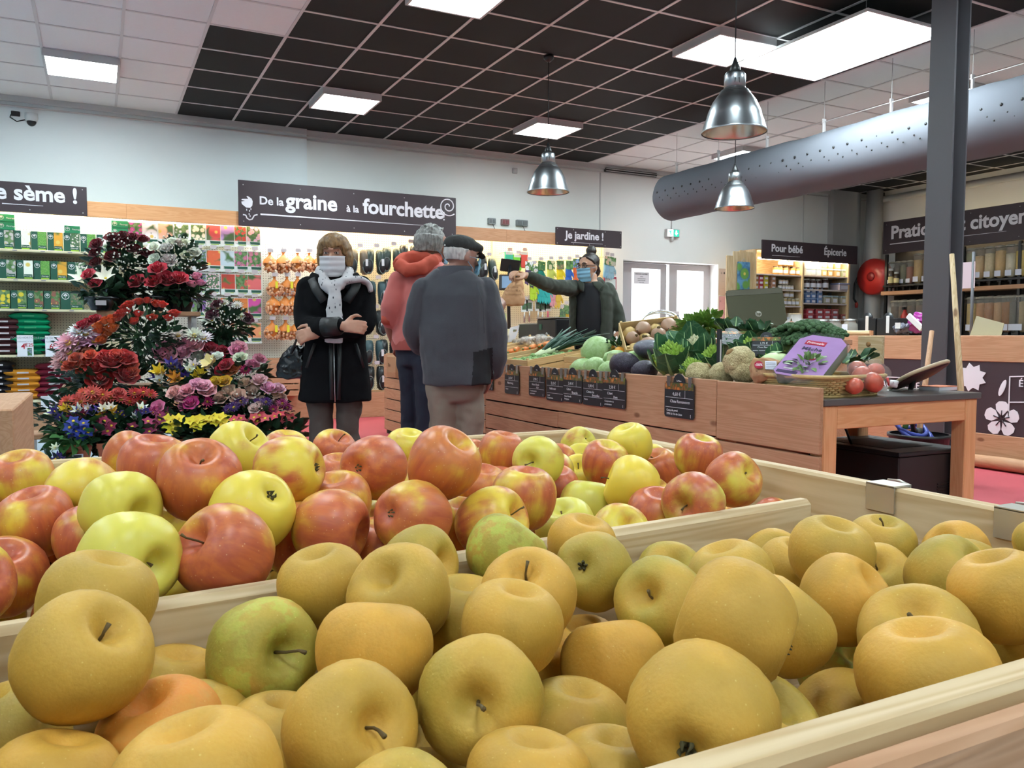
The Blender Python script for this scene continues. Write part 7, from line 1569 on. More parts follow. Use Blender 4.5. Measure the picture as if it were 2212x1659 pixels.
for i in range(40): 
    q = 2*PI*i/40; x0, y0, _ = brim(.86, 0)[int(i*48/40)]; x1, y1, _ = brim(1.0, 0)[int(i*48/40)]; MB().tube([(x0, y0, 0), (x1, y1, BH)], .0035, 4).build('stake', M_WIL, t, world=False)
def MX(o, x, y, z, b): 
    x = Vector(x).normalized(); y = Vector(y); y = (y-x*y.dot(x)).normalized(); return Matrix.Translation(o) @ Matrix((x, y, x.cross(y))).transposed().to_4x4()
# mache salad pack: tray leaning up, printed film facing the camera
pa, pb_, pc_ = V(2.77, 2.40, TZ+.10), None, None
t = thing('salad_pack', 'film wrapped tray of lambs lettuce with purple printed label', 'packet', (0, 0, 0))
dq = 3.46; A = at(1668, 805, D=dq); Bq = at(1768, 822, D=dq-.14); Cq = at(1742, 722, D=dq+.15); Mx = MX(A, Bq-A, Cq-A, 0, 0); t.matrix_basis = Mx; Lx = .205; Ly = .30
def rr(x0, x1, y0, y1, r): return [(x0+r, y0), (x1-r, y0), (x1, y0+r), (x1, y1-r*2), (x1-r*2, y1), (x0+r*2, y1), (x0, y1-r*2), (x0, y0+r)]
MB().poly(rr(0, Lx, 0, Ly, .02), -.05).build('tray', mat('salad_inside', '5a6a3c', .5, var=.5, vs=40), t, world=False); MB().poly(rr(-.002, Lx+.002, -.002, Ly+.002, .02), .0015).build('label_film', mat('purple_print', 'a884b4', .15, var=.12, vs=14, coat=.5), t, world=False)
tag(foliage(V(Lx*.5, Ly*.33, .002), .07, .055, .001, 60, 5, .03).build('printed_leaves', mat('printed_leaf', '6f8a54', .3, var=.3, vs=30), t, world=False), kind='stuff')
MB().box(.035, .125, Ly*.76, Ly*.86, .0015, .003).build('brand_badge', mat('badge_red', 'a8243c', .3), t, world=False); put('lettering', text_mesh('Primeale', .022, WHITE_PRINT, 0, .0006), t, (.042, Ly*.785, .0035)); put('lettering', text_mesh('Mâche', .034, mat('purple_ink', '34204a', .5), .0004, .0006), t, (.04, Ly*.62, .0035))
MB().poly([(.115+.017*math.cos(a_)*(1 if i % 2 else .8), Ly*.45+.017*math.sin(a_)*(1 if i % 2 else .8)) for i, a_ in enumerate([2*PI*i/24 for i in range(24)])], .0015, z=.003).build('discount_sticker', MATS['badge_red'], t, world=False); put('lettering', text_mesh('-20%', .013, WHITE_PRINT, 0, .0006, 'CENTER'), t, (.115, Ly*.44, .005))
MB().poly([(.03+.022*math.cos(a_), Ly*.27+.013*math.sin(a_)) for a_ in [2*PI*i/18 for i in range(18)]], .0008, z=.0025).build('badge', BLACK_PRINT, t, world=False); MB().box(.01, .10, .012, .03, .0015, .003).build('text_bar', mat('purple_ink'), t, world=False); MB().box(.03, .14, .04, .05, .0015, .003).build('text_bar', M_TAG, t, world=False)
MB().loft([[(x, y, z) for x, y in rr(-.006*s, Lx+.006*s, -.006*s, Ly+.02*s, .025)] for s, z in ((0, -.05), (1.5, -.02), (1, .004))], caps=False).build('film', mat('cling_film'), t, world=False)
# brown paper bag behind it
t = thing('paper_bag', 'crumpled brown paper bag with a red minus fifty percent sticker', 'bag', (0, 0, 0)); A = at(1627, 818, D=3.52); Bq = at(1700, 820, D=3.5); Cq = at(1640, 755, D=3.58); t.matrix_basis = MX(A, Bq-A, Cq-A, 0, 0)
me = remesh(MB().box(0, .24, 0, .115, -.08, 0, bev=.02), .008, MATS['kraft_paper'], 2, wr(.014, 18, 21), 'bag'); put('bag', me, t)
MB().poly([(.025+.019*math.cos(a_), .065+.019*math.sin(a_)) for a_ in [2*PI*i/18 for i in range(18)]], .003, z=.004).build('discount_sticker', MATS['badge_red'], t, world=False); put('lettering', text_mesh('-50%', .016, WHITE_PRINT, .0003, .0006, 'CENTER'), t, (.025, .06, .0075)); MB().box(.052, .10, .045, .085, .004, .006).build('price_label', mat('label_white'), t, world=False)
for i in range(4): MB().box(.056, .096, .05+.008*i, .053+.008*i, .006, .0065).build('print_line', GREY_PRINT, t, world=False)
put('lettering', text_mesh('Hommes et du', .014, mat('brown_print', '7a5236', .8), 0, .0006), t, (.01, .012, .009)); put('lettering', text_mesh('la coopérative', .014, MATS['brown_print'], 0, .0006), t, (.01, .028, .009))
t = thing('white_cabbage', 'pale white cabbage half hidden behind the salad pack', 'cabbage', at(1677, 775, D=3.75)); MB().blob((0, 0, -.02), (.085, .07, .05), 16, 10).build('head', mat('pale_cabbage', 'c0cf9c', .5, var=.1), t, world=False); MB().sheet(lambda u, v: (.09*math.cos(1.5*v)-.02, .06*(u-.5), -.02+.055*math.sin(2*v)), 6, 6).build('leaf', M_CABG, t, world=False)
# plastic bag of apples
t = thing('apple_bag', 'clear plastic bag of red apples tied with a red clip', 'bag', at(1880, 830, D=3.42)); O = t.location
for i, (px, py, d, dd) in enumerate(((1845, 834, .075, -.08), (1886, 826, .088, -.02), (1862, 812, .088, .03), (1852, 798, .08, .09), (1890, 803, .08, .09))):
    o = put('apple', AMESH_A[i % 6] if 'AMESH_A' in globals() else MB().blob((0, 0, 0), (.5, .5, .45), 20, 14).mesh('apple', mat('bag_apple', 'bf5a44', .35, var=.35, vs=3)), t, at(px, py, D=3.42+dd)-O, (U(-1, 1), U(-1, 1), 0), d)
FILM2 = mat('clear_bag', 'dcd6d4', .06, alpha=.10)
fb = MB().blob(at(1850, 815, D=3.42)-O, (.075, .065, .065), 14, 10).blob(at(1885, 812, D=3.44)-O, (.075, .07, .065), 14, 10).tube([at(1885, 805, D=3.44)-O, at(1905, 812, D=3.44)-O, at(1920, 825, D=3.44)-O], [.05, .035, .012], 14); put('bag', remesh(fb, .007, FILM2, 1, wr(.010, 26, 31), 'bag'), t)
put('clip', MB().tube([at(1916, 816, D=3.44)-O, at(1921, 832, D=3.44)-O], .006, 8).mesh('clip', mat('red_clip', 'c02c2c', .4)), t); put('tail', remesh(MB().blob(at(1931, 830, D=3.44)-O, (.022, .02, .016), 10, 8), .005, mat('film_white', 'c8c6c8', .3), 1, wr(.008, 50, 32), 'tail'), t)
p = at(1950, 845, Z=TZ); t = thing('plastic_film', 'scrap of crumpled clear film lying on the table', 'film', p); MB().sheet(lambda u, v: (.12*(u-.5), .09*(v-.5), .006+.006*math.sin(9*u+5*v)*math.cos(7*v)), 12, 10).build('sheet', mat('cellophane'), t, world=False)
p = at(2026, 842, Z=TZ); t = thing('notepad', 'white notepad with orange cover on the table', 'notepad', p, (0, 0, .1)); MB().box(-.075, .075, -.05, .05, 0, .016, bev=.001).build('pages', PAPER, t, world=False); MB().box(-.075, .075, -.05, .05, .016, .019).build('cover', mat('orange_cover', 'c86a3c', .6), t, world=False)
# tilted stool seat behind the table
t = thing('tilted_seat', 'oval wooden seat tipped up with a dark red underside', 'seat', (0, 0, 0)); A = at(1930, 830, D=3.75); Bq = at(2036, 793, D=3.75); Mx = MX((A+Bq)*.5, Bq-A, FH*.93-V(0, 0, .36), 0, 0); t.matrix_basis = Mx
ov = lambda s: [(s*.122*math.copysign(abs(math.cos(q))**.6, math.cos(q)), s*.15*math.copysign(abs(math.sin(q))**.6, math.sin(q))) for q in [2*PI*i/32 for i in range(32)]]
MB().loft([[(x, y, z) for x, y in ov(s)] for s, z in ((.96, -.008), (1, -.003), (1, .004), (.96, .009))]).build('seat_edge', mat('cream_edge', 'b9a486', .6), t, world=False)
for zz in (-.0095, .0095): MB().loft([[(x, y, z) for x, y in ov(s)] for s, z in ((.6, zz*1.1), (.95, zz))]).build('padding', mat('maroon_pad', '4d1518', .6), t, world=False)
MB().tube([(0, .05, .0), (0, .18, -.05), (.0, .3, -.2)], .012, 8).build('stalk', M_BLACK, t, world=False)
# ================================================================ CASH DESK AND LAPTOP
t = thing('cash_desk', 'wooden cash desk behind the vegetable stand', 'desk', (3.75, 6.6, 0)); MB().box(3.46, 4.1, 6.15, 7.6, .90, .94, bev=.004).build('top', WOOD_P[1], t); MB().box(3.48, 4.08, 6.17, 7.58, 0, .90).build('body', WOOD_P[1], t)
t = thing('service_counter', 'wooden service counter behind the vegetables carrying the laptop', 'counter', (3.9, 3.9, 0)); MB().box(3.46, 4.1, 3.5, 4.9, .92, .955, bev=.004).build('top', WOOD_P[1], t); MB().box(3.48, 4.08, 3.52, 4.88, 0, .92).build('body', WOOD_P[1], t)
t = thing('laptop', 'open olive-grey laptop turned away on the service counter', 'laptop', (0, 0, 0)); A = at(1607, 722, D=5.0); Bq = at(1705, 718, D=5.0); Cq = at(1568, 628, D=5.08); w = (Bq-A).length
ly = (at(1690, 622, D=5.08)-at(1703, 716, D=5.0)); lx = at(1690, 622, D=5.08)-at(1568, 629, D=5.08); O = at(1703, 716, D=5.0)-lx; t.matrix_basis = MX(O, lx, ly, 0, 0); Lw, Lh = lx.length, ly.length
MB().poly(rr(0, Lw, 0, Lh, .008), .010).build('lid', mat('laptop_olive', '4c4a38', .38, metal=.5), t, world=False); MB().box(.004, Lw-.004, Lh*.87, Lh*.985, .010, .0115).build('top_band', mat('laptop_band', '5a574a', .4, metal=.5), t, world=False)
MB().lathe([(.0, 0), (.019, 0), (.019, .001), (0, .001)], 24, M=TR((Lw*.52, Lh*.42, .0105))).build('logo_disc', mat('logo_grey', 'a9a69a', .4), t, world=False); put('logo', text_mesh('hp', .026, mat('laptop_olive'), .0005, .001, 'CENTER'), t, (Lw*.52, Lh*.42-.006, .012))
MB().box(0, Lw, -.012, 0, -.25, .01, bev=.002).build('base', mat('laptop_base', '3a3832', .4), t, world=False)
# till, screen and card
t = thing('till', 'black cash till with green sticker on the cash desk', 'till', V(3.6, at(1165, 724, X=3.6).y, .941)); k = t.location
wv = at(1200, 724, X=3.6).y-k.y; wl = at(1100, 724, X=3.6).y-k.y
MB().box(-.0, .25, wv, .05, 0, .185, bev=.01).build('drawer', M_BLACK, t, world=False); MB().box(0.02, .25, .06, wl*.75, 0, .15, bev=.01).build('printer', mat('till_grey', '26272b', .4), t, world=False); MB().box(-.01, .26, wv, .04, .187, .20, bev=.004).build('lid', mat('steel_lid', '9a9690', .3, metal=.7), t, world=False)
MB().box(-.004, 0, wv*.1-.02, wv*.1+.03, .09, .14).build('green_sticker', M_BOXG, t, world=False); MB().box(-.004, 0, wv*.3, wv*.02+.06, .015, .035).build('label', M_TAG, t, world=False); MB().tube([(-.01, wv*.6, .03), (-.015, wv*.55, .06), (-.01, wv*.45, .04)], .006).build('cable', M_TRIM, t, world=False)
t = thing('till_screen', 'black touch screen with blue display beside the paper bag', 'screen', V(3.75, at(1100, 720, X=3.75).y, .941)); O = t.location; rz = -YAW
cq = at(1098, 610, X=3.75)-O; MB().cbox((0, 0, 0), (.19, .03, .16), M=TR(cq, (-.15, 0, rz)), bev=.008).build('housing', M_BLACK, t, world=False); MB().cbox((-.0, -.0165, .0), (.13, .004, .12), M=TR(cq, (-.15, 0, rz))).build('display', mat('blue_screen', '6f86a0', .15, emit=.12), t, world=False)
cq2 = at(1102, 574, X=3.8)-O; MB().cbox((0, 0, 0), (.2, .02, .13), M=TR(cq2, (.25, .12, rz)), bev=.006).build('customer_display', M_BLACK, t, world=False); MB().tube([V(0, 0, 0), cq, cq2], .018, 8).build('post', M_BLACK, t, world=False)
t = thing('seed_card', 'pale green seed card leaning at the till', 'card', V(3.5, at(1084, 686, X=3.5).y, .941+.1)); MB().box(0, .004, -.09, .09, 0, .15).build('card', mat('pale_green_card', 'b9c88c', .6), t, world=False)
for i, (y, c) in enumerate(((.045, 'b8584c'), (-.035, 'c8a04c'))): put('picture', MB().box(-.001, 0, y-.035, y+.035, .01, .085).mesh('picture', PM[2]), t, color=c)
t = thing('card_box', 'small cream box beside the till', 'box', V(3.5, at(1090, 716, X=3.5).y, .94)); MB().box(0, .06, -.05, .05, 0, .10, bev=.002).build('carton', M_SHELF, t, world=False); MB().box(-.002, 0, -.03, .03, .03, .08).build('label', M_TAG, t, world=False)
# paper bag on the far end of the stand
t = thing('paper_bag', 'brown paper bag standing at the far end of the wooden stand', 'bag', at(858, 815, X=2.50)); MB().loft([[(x*s*.06, y*s*.13, z) for x, y in ((-1, -1), (1, -1), (1, 1), (-1, 1))] for s, z in ((.9, .0), (1, .05), (1.0, .19), (.9, .2))], smooth=False).build('bag', MATS['kraft_paper'], t, world=False); put('lettering', text_mesh('Bio', .05, MATS['brown_print'], 0, .001), t, (-.062, .08, .1), (PI/2, 0, -PI/2))
# ================================================================ RIGHT SIDE: COUNTER, DISPENSERS, GROCERY CABINET
XC = 5.9
t = thing('low_counter', 'long low wooden counter with printed dark banner of white flowers', 'counter', (XC, 4.4, 0))
for a, b in ((2.4, 4.05), (4.055, 6.6)):
    MB().box(XC, XC+.03, a, b, .787, .982, bev=.004).build('top_board', WOOD_P[1], t); MB().box(XC, XC+.03, a, b, .05, .25, bev=.004).build('base_board', WOOD_P[1], t)
MB().box(XC+.005, XC+.03, 2.4, 6.6, .25, .787).build('banner', M_SIGN, t); MB().box(XC+.03, XC+.6, 2.4, 6.6, 0, .96).build('body', WOOD_P[1], t); MB().box(XC+.03, XC+.62, 2.4, 6.6, .96, .982, bev=.003).build('worktop', WOOD_P[1], t)
def on_banner(name, pts, m=M_LETTER): MB().poly(pts, .004, M=Matrix.Translation((XC+.004, 0, 0)) @ Matrix(((0, 0, -1, 0), (-1, 0, 0, 0), (0, 1, 0, 0), (0, 0, 0, 1)))).build(name, m, t)
def bp(px, py): p = at(px, py, X=XC); return (-p.y, p.z)
def flower(px, py, r, n=5, inner=True):
    cx, cy = bp(px, py)
    for k in range(n):
        a = 2*PI*k/n+.3; on_banner('printed_petal', [(cx+r*(.22*math.cos(a)+u*math.cos(a)-v*math.sin(a)), cy+r*(.22*math.sin(a)+u*math.sin(a)+v*math.cos(a))) for u, v in ((0, -.06), (.3, -.34), (.62, -.38), (.8, -.2), (.82, .0), (.8, .2), (.62, .38), (.3, .34), (0, .06))])
        if inner: MB().tube([(XC-.002, -(cx+r*q*math.cos(a)), cy+r*q*math.sin(a)) for q in (.1, .3, .5)], .004, 5).build('printed_stamen', M_SIGN, t)
flower(2163, 905, .125); flower(2085, 918, .06, 5, False)
cx, cy = bp(2098, 815); on_banner('printed_leaf', [(cx+.12*math.cos(a)*(1 if i % 2 else .72), cy+.11*math.sin(a)*(1 if i % 2 else .72)) for i, a in enumerate([2*PI*i/18 for i in range(18)])])
cx, cy = bp(2165, 838); on_banner('printed_petal', [(cx+.02*math.sin(a)+.02*math.cos(a), cy+.06*math.cos(a)) for a in [2*PI*i/14 for i in range(14)]])
for a, b in (((1905, 815), (1990, 818)), ((2180, 815), (2212, 814)), ((2180, 870), (2212, 870))):
    (x0, y0), (x1, y1) = bp(*a), bp(*b); on_banner('printed_rule', [(x0, y0), (x1, y1), (x1, y1+.008), (x0, y0+.008)])
x0, y0 = bp(2180, 815); x1, y1 = bp(2180, 900); on_banner('printed_rule', [(x0, y1), (x0+.008, y1), (x0+.008, y0), (x0, y0)])
p = at(1921, 836, X=XC); put('lettering', text_mesh('AGEN ET EN', .075, M_LETTER, .001, .003), t, (XC-.001-t.location.x, p.y-t.location.y+.08, p.z), (PI/2, 0, -PI/2))
p = at(2200, 835, X=XC); put('lettering', text_mesh('É', .07, M_LETTER, .001, .003), t, (XC-.001-t.location.x, p.y-t.location.y, p.z), (PI/2, 0, -PI/2))
a, b = at(2075, 1003, X=XC-.1), at(2180, 1000, X=XC-.1); t = tag(MB().tube([(XC-.09, a.y+.1, .05), (XC-.08, b.y, .055), (XC-.1, 2.6, .05)], [.045, .05, .045], 10).build('timber_log', WOOD_P[1], None), 'round timber log lying at the foot of the counter', 'log')
# things on the counter
def CX(px, py, X=XC+.2): return at(px, py, X=X)
for i, (x0, x1) in enumerate(((1852, 1890), (1893, 1938))):
    a, b = CX(x0, 722), CX(x1, 722); zt = CX(x0, 688).z; t = thing('black_file_box', ('narrow black display box with pale handle on the counter', 'wide black display box with white handle on the counter')[i], 'box', (a.x, b.y, .983)); w = a.y-b.y
    MB().box(0, .16, 0, w, 0, zt-.983, bev=.004).build('box', M_BLACK, t, world=False); MB().lathe([(.0, 0), (.05, 0), (.05, .01), (0, .01)], 20, M=TR((0.002, w*.45, zt-.983), (0, PI/2, 0))).build('tab', M_BLACK, t, world=False); MB().box(-.006, 0, w*.45-.016, w*.45+.016, .02, zt-.983+.02, bev=.003).build('handle', mat('handle_white', 'cfc4bc', .5) if i == 0 else M_TRIM, t, world=False)
t = thing('purple_pouch', 'shiny purple plastic bag slumped on the counter', 'bag', CX(1985, 722)); me = remesh(MB().blob((.05, 0, .09), (.09, .12, .09), 18, 12).blob((.05, -.08, .14), (.06, .06, .06), 12, 8), .01, mat('purple_foil', '8a2c78', .2, bump=.5, bs=40), 2, wr(.03, 12, 41), 'bag'); put('bag', me, t); MB().cbox((-.06, .06, .08), (.02, .18, .05), M=TR((0, 0, 0), (.7, 0, 0)), bev=.005).build('paper_roll', M_TRIM, t, world=False)
t = thing('crumpled_wrapper', 'small heap of dark crumpled wrapping on the counter', 'wrapper', CX(1950, 720)); put('heap', remesh(MB().blob((0, 0, .04), (.06, .1, .045), 14, 10), .008, mat('odds', '50505c', .3, var=.7, vs=30), 1, wr(.03, 22, 42), 'heap'), t); MB().box(-.06, -.05, -.02, .03, .04, .09).build('slip', M_TRIM, t, world=False)
a, b = CX(2096, 724, XC+.1), CX(2170, 690, XC+.1); t = thing('beige_card', 'tilted sheet of beige card leaning on the counter', 'card', (XC+.1, a.y, .983)); w = a.y-b.y; MB().poly([(0, 0), (w*.93, 0), (w*1.0, b.z-.983-.03), (w*.18, b.z-.983+.03)], .006, M=Matrix(((0, 0, -1, 0), (-1, 0, 0, 0), (0, 1, 0, 0), (0, 0, 0, 1)))).build('sheet', mat('beige_card', 'a9a488', .7), t, world=False); MB().box(.006, .05, -w*.6, -w*.5, 0, .05).build('prop', WOOD_P[2], t, world=False)
p = at(2105, 622, X=6.5); t = thing('paper_sheet', 'pale pink sheet hanging beside the column', 'paper', p); a, b = at(2080, 505+0, X=6.5), at(2102, 622, X=6.5); w = a.y-b.y; MB().box(0, .003, 0, w+.05, 0, at(2102, 565, X=6.5).z-b.z+.0).build('sheet', mat('pink_card', 'a8949a', .8), t, world=False); MB().tube([(.005, .02, -.6), (.005, .02, .3)], .012, 6).build('post', M_GREY, t, world=False)
# glass jars at the counter end
for i, px in enumerate((1776, 1803, 1836)):
    q = CX(px, 712, XC+.15); t = thing('glass_jar', ('square glass jar with white label', 'glass jar of brown grain', 'glass jar with label beside the black boxes')[i], 'jar', (q.x, q.y, .984), group='glass jars on the counter'); hh = .13
    MB().lathe([(.005, 0), (.062, 0), (.066, .02), (.066, hh*.75), (.05, hh*.85), (.05, hh)], 18).build('glass', mat('jar_glass', 'b9b4ac', .1, alpha=.35), t, world=False); MB().lathe([(.054, hh), (.054, hh+.015), (.0, hh+.018)], 18).build('lid', M_STEEL, t, world=False); MB().lathe([(.001, .004), (.058, .004), (.058, .07 if i == 1 else .02), (.001, .075 if i == 1 else .022)], 16).build('contents', mat('grain_brown', '8f7454', .8, var=.3, vs=60), t, world=False); MB().box(-.07, -.067, -.03, .03, .03, .10).build('label', mat('label_white'), t, world=False)
q = CX(1830, 716, XC+.05); t = thing('timber_tray', 'round wooden log slice tray under the jars', 'tray', (q.x, q.y, .984)); MB().tube([(0, -.25, .02), (0, .25, .02)], [.022, .024], 10).build('log', WOOD_L[1], t, world=False); MB().box(-.02, .02, -.26, -.25, 0, .04).build('end_cap', WOOD_P[1], t, world=False)
# white bottle, egg and black cloth near the laptop
t = thing('white_bottle', 'white ceramic bottle with cork behind the broccoli', 'bottle', at(1718, 715, D=4.95)); MB().lathe([(.005, -.06), (.075, -.06), (.08, .02), (.055, .06), (.035, .075), (.035, .1)], 18).build('body', mat('white_ceramic', 'c8c0ba', .4), t, world=False); MB().lathe([(.036, .1), (.036, .106), (0, .108)], 16).build('cork', WOOD_L[2], t, world=False)
t = thing('onion', 'pale pink onion beside the laptop corner', 'onion', at(1709, 708, D=4.9)); MB().lathe([(.004, -.03), (.03, -.022), (.045, 0), (.032, .024), (.006, .04)], 16).build('bulb', mat('pink_onion', 'b9806c', .5, var=.1), t, world=False); MB().lathe([(.006, .038), (.003, .055)], 6).build('neck', M_STEM, t, world=False)
t = thing('black_cloth', 'black folded cloth behind the broccoli', 'cloth', at(1750, 716, D=5.4)); put('cloth', remesh(MB().blob((0, 0, -.02), (.14, .1, .05), 18, 10), .01, mat('black_fabric', '161518', .9), 2, wr(.03, 10, 43), 'cloth'), t); MB().box(.05, .07, -.11, -.1, -.02, .03).build('tag', M_YTAG, t, world=False)
# poles, bucket
for i, (a, b, d0, d1) in enumerate((((2056, 549), (2086, 1000), 4.95, 4.75), ((2013, 715), (1986, 930), 5.15, 5.0), ((1966, 880), (1955, 925), 4.98, 4.95))):
    p0, p1 = at(*a, D=d0), at(*b, D=d1); p1 = p0+(p1-p0)*((p0.z-.01)/(p0.z-p1.z)) if i < 2 else p1
    t = thing('pole', ('tall bamboo pole leaning against the column', 'wooden broom handle leaning beside the column', 'green stick in the tub')[i], 'pole', p1); MB().tube([V(0, 0, 0), (p0-p1)*.5, p0-p1], [.016, .018, .014], 8).build('shaft', (WOOD_L[2], WOOD_P[2], M_LEAF2)[i], t, world=False); MB().tube([(p0-p1)*.36, (p0-p1)*.40], .02, 8).build('binding', M_TAG if i == 0 else M_BLACK, t, world=False)
q = at(1985, 935, D=5.0); t = thing('bucket', 'dark tub holding blue plastic rings behind the table', 'bucket', (q.x, q.y, 0)); MB().lathe([(.005, .0), (.13, .0), (.17, .36), (.18, .36), (.18, .38), (.165, .38)], 24).build('tub', M_BLACK, t, world=False)
for i in range(3): MB().tube([(.11*math.cos(a), .08*math.sin(a)+.03*i, .36+.03*i+.05*math.sin(a)) for a in [2*PI*k/16 for k in range(17)]], .012, 8).build('ring', mat('blue_ring', '3c4aa0', .4), t, world=False)
# ---- bulk dispensers on the right wall
XD = 11.5
rk = thing('dispenser_rack', 'black wall rack with wooden ledges for bulk food dispensers', 'rack', (XD, 8.0, 0))
ya, yb2 = at(1918, 600, X=XD).y, 6.2
for z in (1.80, 1.0): MB().box(XD-.12, XD+.3, yb2, ya, z-.03, z, bev=.003).build('ledge', M_BLACK, rk)
MB().box(XD-.16, XD+.3, yb2, ya, 1.64, 1.70, bev=.003).build('wood_ledge', WOOD_P[1], rk); MB().box(XD-.16, XD+.3, yb2, ya, .5, .97).build('base_cabinet', WOOD_P[1], rk); MB().box(XD+.16, XD+.18, yb2, ya, .97, 2.5).build('back_panel', mat('dark_back', '2a2625', .7), rk)
for px in (1922, 2088, 2210): y = at(px, 600, X=XD).y; MB().box(XD-.1, XD-.06, y-.02, y+.02, .97, 2.3).build('upright', M_BLACK, rk)
MB().tube([(XD-.02, yb2, 2.40), (XD-.02, ya-.2, 2.40)], .018, 8).build('tube_light', mat('dispenser_tube', 'ffe9b8', .5, emit=5.0), rk)
TUBE = MB().lathe([(.02, 0), (.075, .03), (.075, .44), (.07, .45)], 16).mesh('tube', mat('clear_tube', 'c8c0b4', .08, alpha=.22)); CAPM = MB().lathe([(.08, .44), (.08, .46), (.03, .475), (.0, .475)], 16).mesh('lid', mat('cap_grey', '8a8478', .4)); SPOUT = MB().box(-.03, .03, -.03, .03, -.05, .0).box(-.012, .012, -.012, .012, -.14, -.05).mesh('spout', M_BLACK); LABD = MB().box(-.083, -.08, -.05, .04, .03, .11).mesh('label', mat('label_white'))
GRM = {}
def dispenser(px, zb, col, nm, sc=1.0, fill=.40, row=''):
    q = at(px, 600, X=XD-.02); t = thing('bulk_dispenser', 'clear bulk dispenser of %s in the %s row' % (nm, row), 'dispenser', (q.x, q.y, zb), group='bulk food dispensers', scale=sc)
    if col not in GRM: GRM[col] = mat('grain_'+col, col, .7, var=.3, vs=45)
    put('tube', TUBE, t); put('lid', CAPM, t); put('spout', SPOUT, t); put('label', LABD, t); MB().lathe([(.018, .005), (.070, .032), (.070, fill), (.001, fill+.012)], 16).build('contents', GRM[col], t, world=False)
for i, (px, c, n) in enumerate(((1926, '5a4638', 'dark brown seeds'), (1939, '4a3a34', 'dark beans'), (1952, '6a6a4c', 'green lentils'), (1966, '8f4a38', 'red lentils'), (1984, 'c8a05c', 'pasta shells'), (2003, '8f6a50', 'brown flakes'), (2020, 'd0b070', 'pale yellow meal'), (2077, 'c8a070', 'oat flakes'), (2098, '7a7a50', 'green split peas'), (2116, 'd4b07c', 'golden rice'), (2138, 'd8c49a', 'cream rice'), (2161, 'd0a868', 'bulgur'), (2184, 'd8ccb0', 'white rice'), (2206, 'd8b848', 'yellow polenta'))): dispenser(px, 1.80, c, n, .80 if px < 1975 else 1.0, .34+.05*(i % 3)/2, 'upper')
for i, (px, c, n) in enumerate(((1938, '3c2c28', 'black beans'), (1955, '463430', 'dark chocolate drops'), (1974, '42302c', 'prunes'), (1993, '4a3630', 'raisins'), (2012, '40302c', 'dark muesli'), (2075, 'a08058', 'mixed nuts'), (2104, 'b89850', 'cereal rings'), (2124, 'a8703c', 'almonds'), (2142, '9c6436', 'hazelnuts'), (2163, 'a87c50', 'walnuts'), (2180, '98602c', 'corn flakes'), (2197, '4a4a44', 'dark seeds'), (2211, 'a89068', 'peanuts'))): dispenser(px, 1.03, c, n, 1.12, .38, 'lower')
for i, px in enumerate((1924, 1936)):
    q = at(px, 615, X=XD-.14); t = thing('spread_jar', ('tall spread jar with white lid on the dispenser ledge', 'shorter spread jar on the dispenser ledge')[i], 'jar', (q.x, q.y, 1.80)); h = .26-.06*i; MB().lathe([(.005, 0), (.04, 0), (.04, h*.8), (.03, h*.85), (.03, h*.88)], 14).build('glass', mat('jar_dark', '4a3a2c', .2), t, world=False); MB().lathe([(.034, h*.86), (.034, h), (0, h)], 14).build('lid', M_TRIM, t, world=False); MB().lathe([(.041, .03), (.041, h*.5)], 14).build('label', mat('yellow_label', 'd0c088', .6), t, world=False)
# fire hose reel
q = at(1890, 598, X=11.5); t = thing('fire_hose_reel', 'red fire hose reel on the wall beside the dispensers', 'hose reel', q); M_FIRE = mat('fire_red', 'b02a26', .35)
M_ = TR((0, 0, 0), (0, PI/2, 0)); MB().lathe([(.005, -.09), (.12, -.10), (.29, -.08), (.30, -.05), (.30, .05), (.28, .08), (.005, .08)], 32, M=M_).build('drum', M_FIRE, t, world=False); MB().lathe([(.02, -.115), (.07, -.112), (.075, -.10)], 20, M=M_, caps=True).build('hub', mat('fire_dark', '8a2020', .4), t, world=False); MB().tube([(-.05, .25, .1), (-.08, .33, -.1), (-.06, .36, -.35), (-.03, .33, -.42)], .018, 8).build('hose', M_BLACK, t, world=False); MB().lathe([(.02, 0), (.03, .06), (.012, .1)], 12, caps=True, M=TR((-.03, .33, -.5))).build('nozzle', M_FIRE, t, world=False); MB().box(.06, .38, -.05, .05, -.05, .05).build('bracket', M_BLACK, t, world=False)
q = at(1945, 680, X=11.2); t = thing('extinguisher', 'red fire extinguisher half hidden behind the counter', 'extinguisher', (XD-.2, q.y, .975)); MB().lathe([(.005, 0), (.06, 0), (.06, .32), (.03, .38), (.02, .42)], 16).build('cylinder', M_FIRE, t, world=False); MB().box(-.05, .02, -.015, .015, .42, .46).build('handle', M_BLACK, t, world=False)
# pipes and cable tray in the corner
q = at(1879, 560, X=11.6); t = thing('drain_pipe', 'thick grey vertical pipe in the room corner', 'pipe', (11.68, q.y, 0)); MB().tube([(0, 0, 0), (0, 0, ZC-.02)], .13, 20).build('pipe', mat('pipe_grey', 'b0afae', .6), t, world=False); MB().lathe([(.14, .9), (.14, .96)], 20).build('collar', M_TRIM, t, world=False)
t = thing('cable_tray', 'perforated grey cable tray bending down the corner wall', 'cable tray', (11.75, 9.5, 0)); O = t.location; zt = at(2212, 378, X=11.75).z
yv_ = min(at(1843, 560, X=11.75).y, YB-.2); MB().tube([V(11.75, 3.0, zt)-O, V(11.75, yv_-.3, zt)-O, V(11.75, yv_-.08, zt-.06)-O, V(11.75, yv_, zt-.25)-O, V(11.75, yv_, .6)-O], .055, 8, fl=.5, up=(1, 0, 0)).build('tray', mat('tray_grey', 'a8a6a2', .5), t, world=False)
for i in range(26): MB().blob((-.035, yv_-O.y, .8+.08*i), (.01, .012, .02), 6, 4).build('slot', mat('slot_dark', '6a6866', .6), t, world=False)
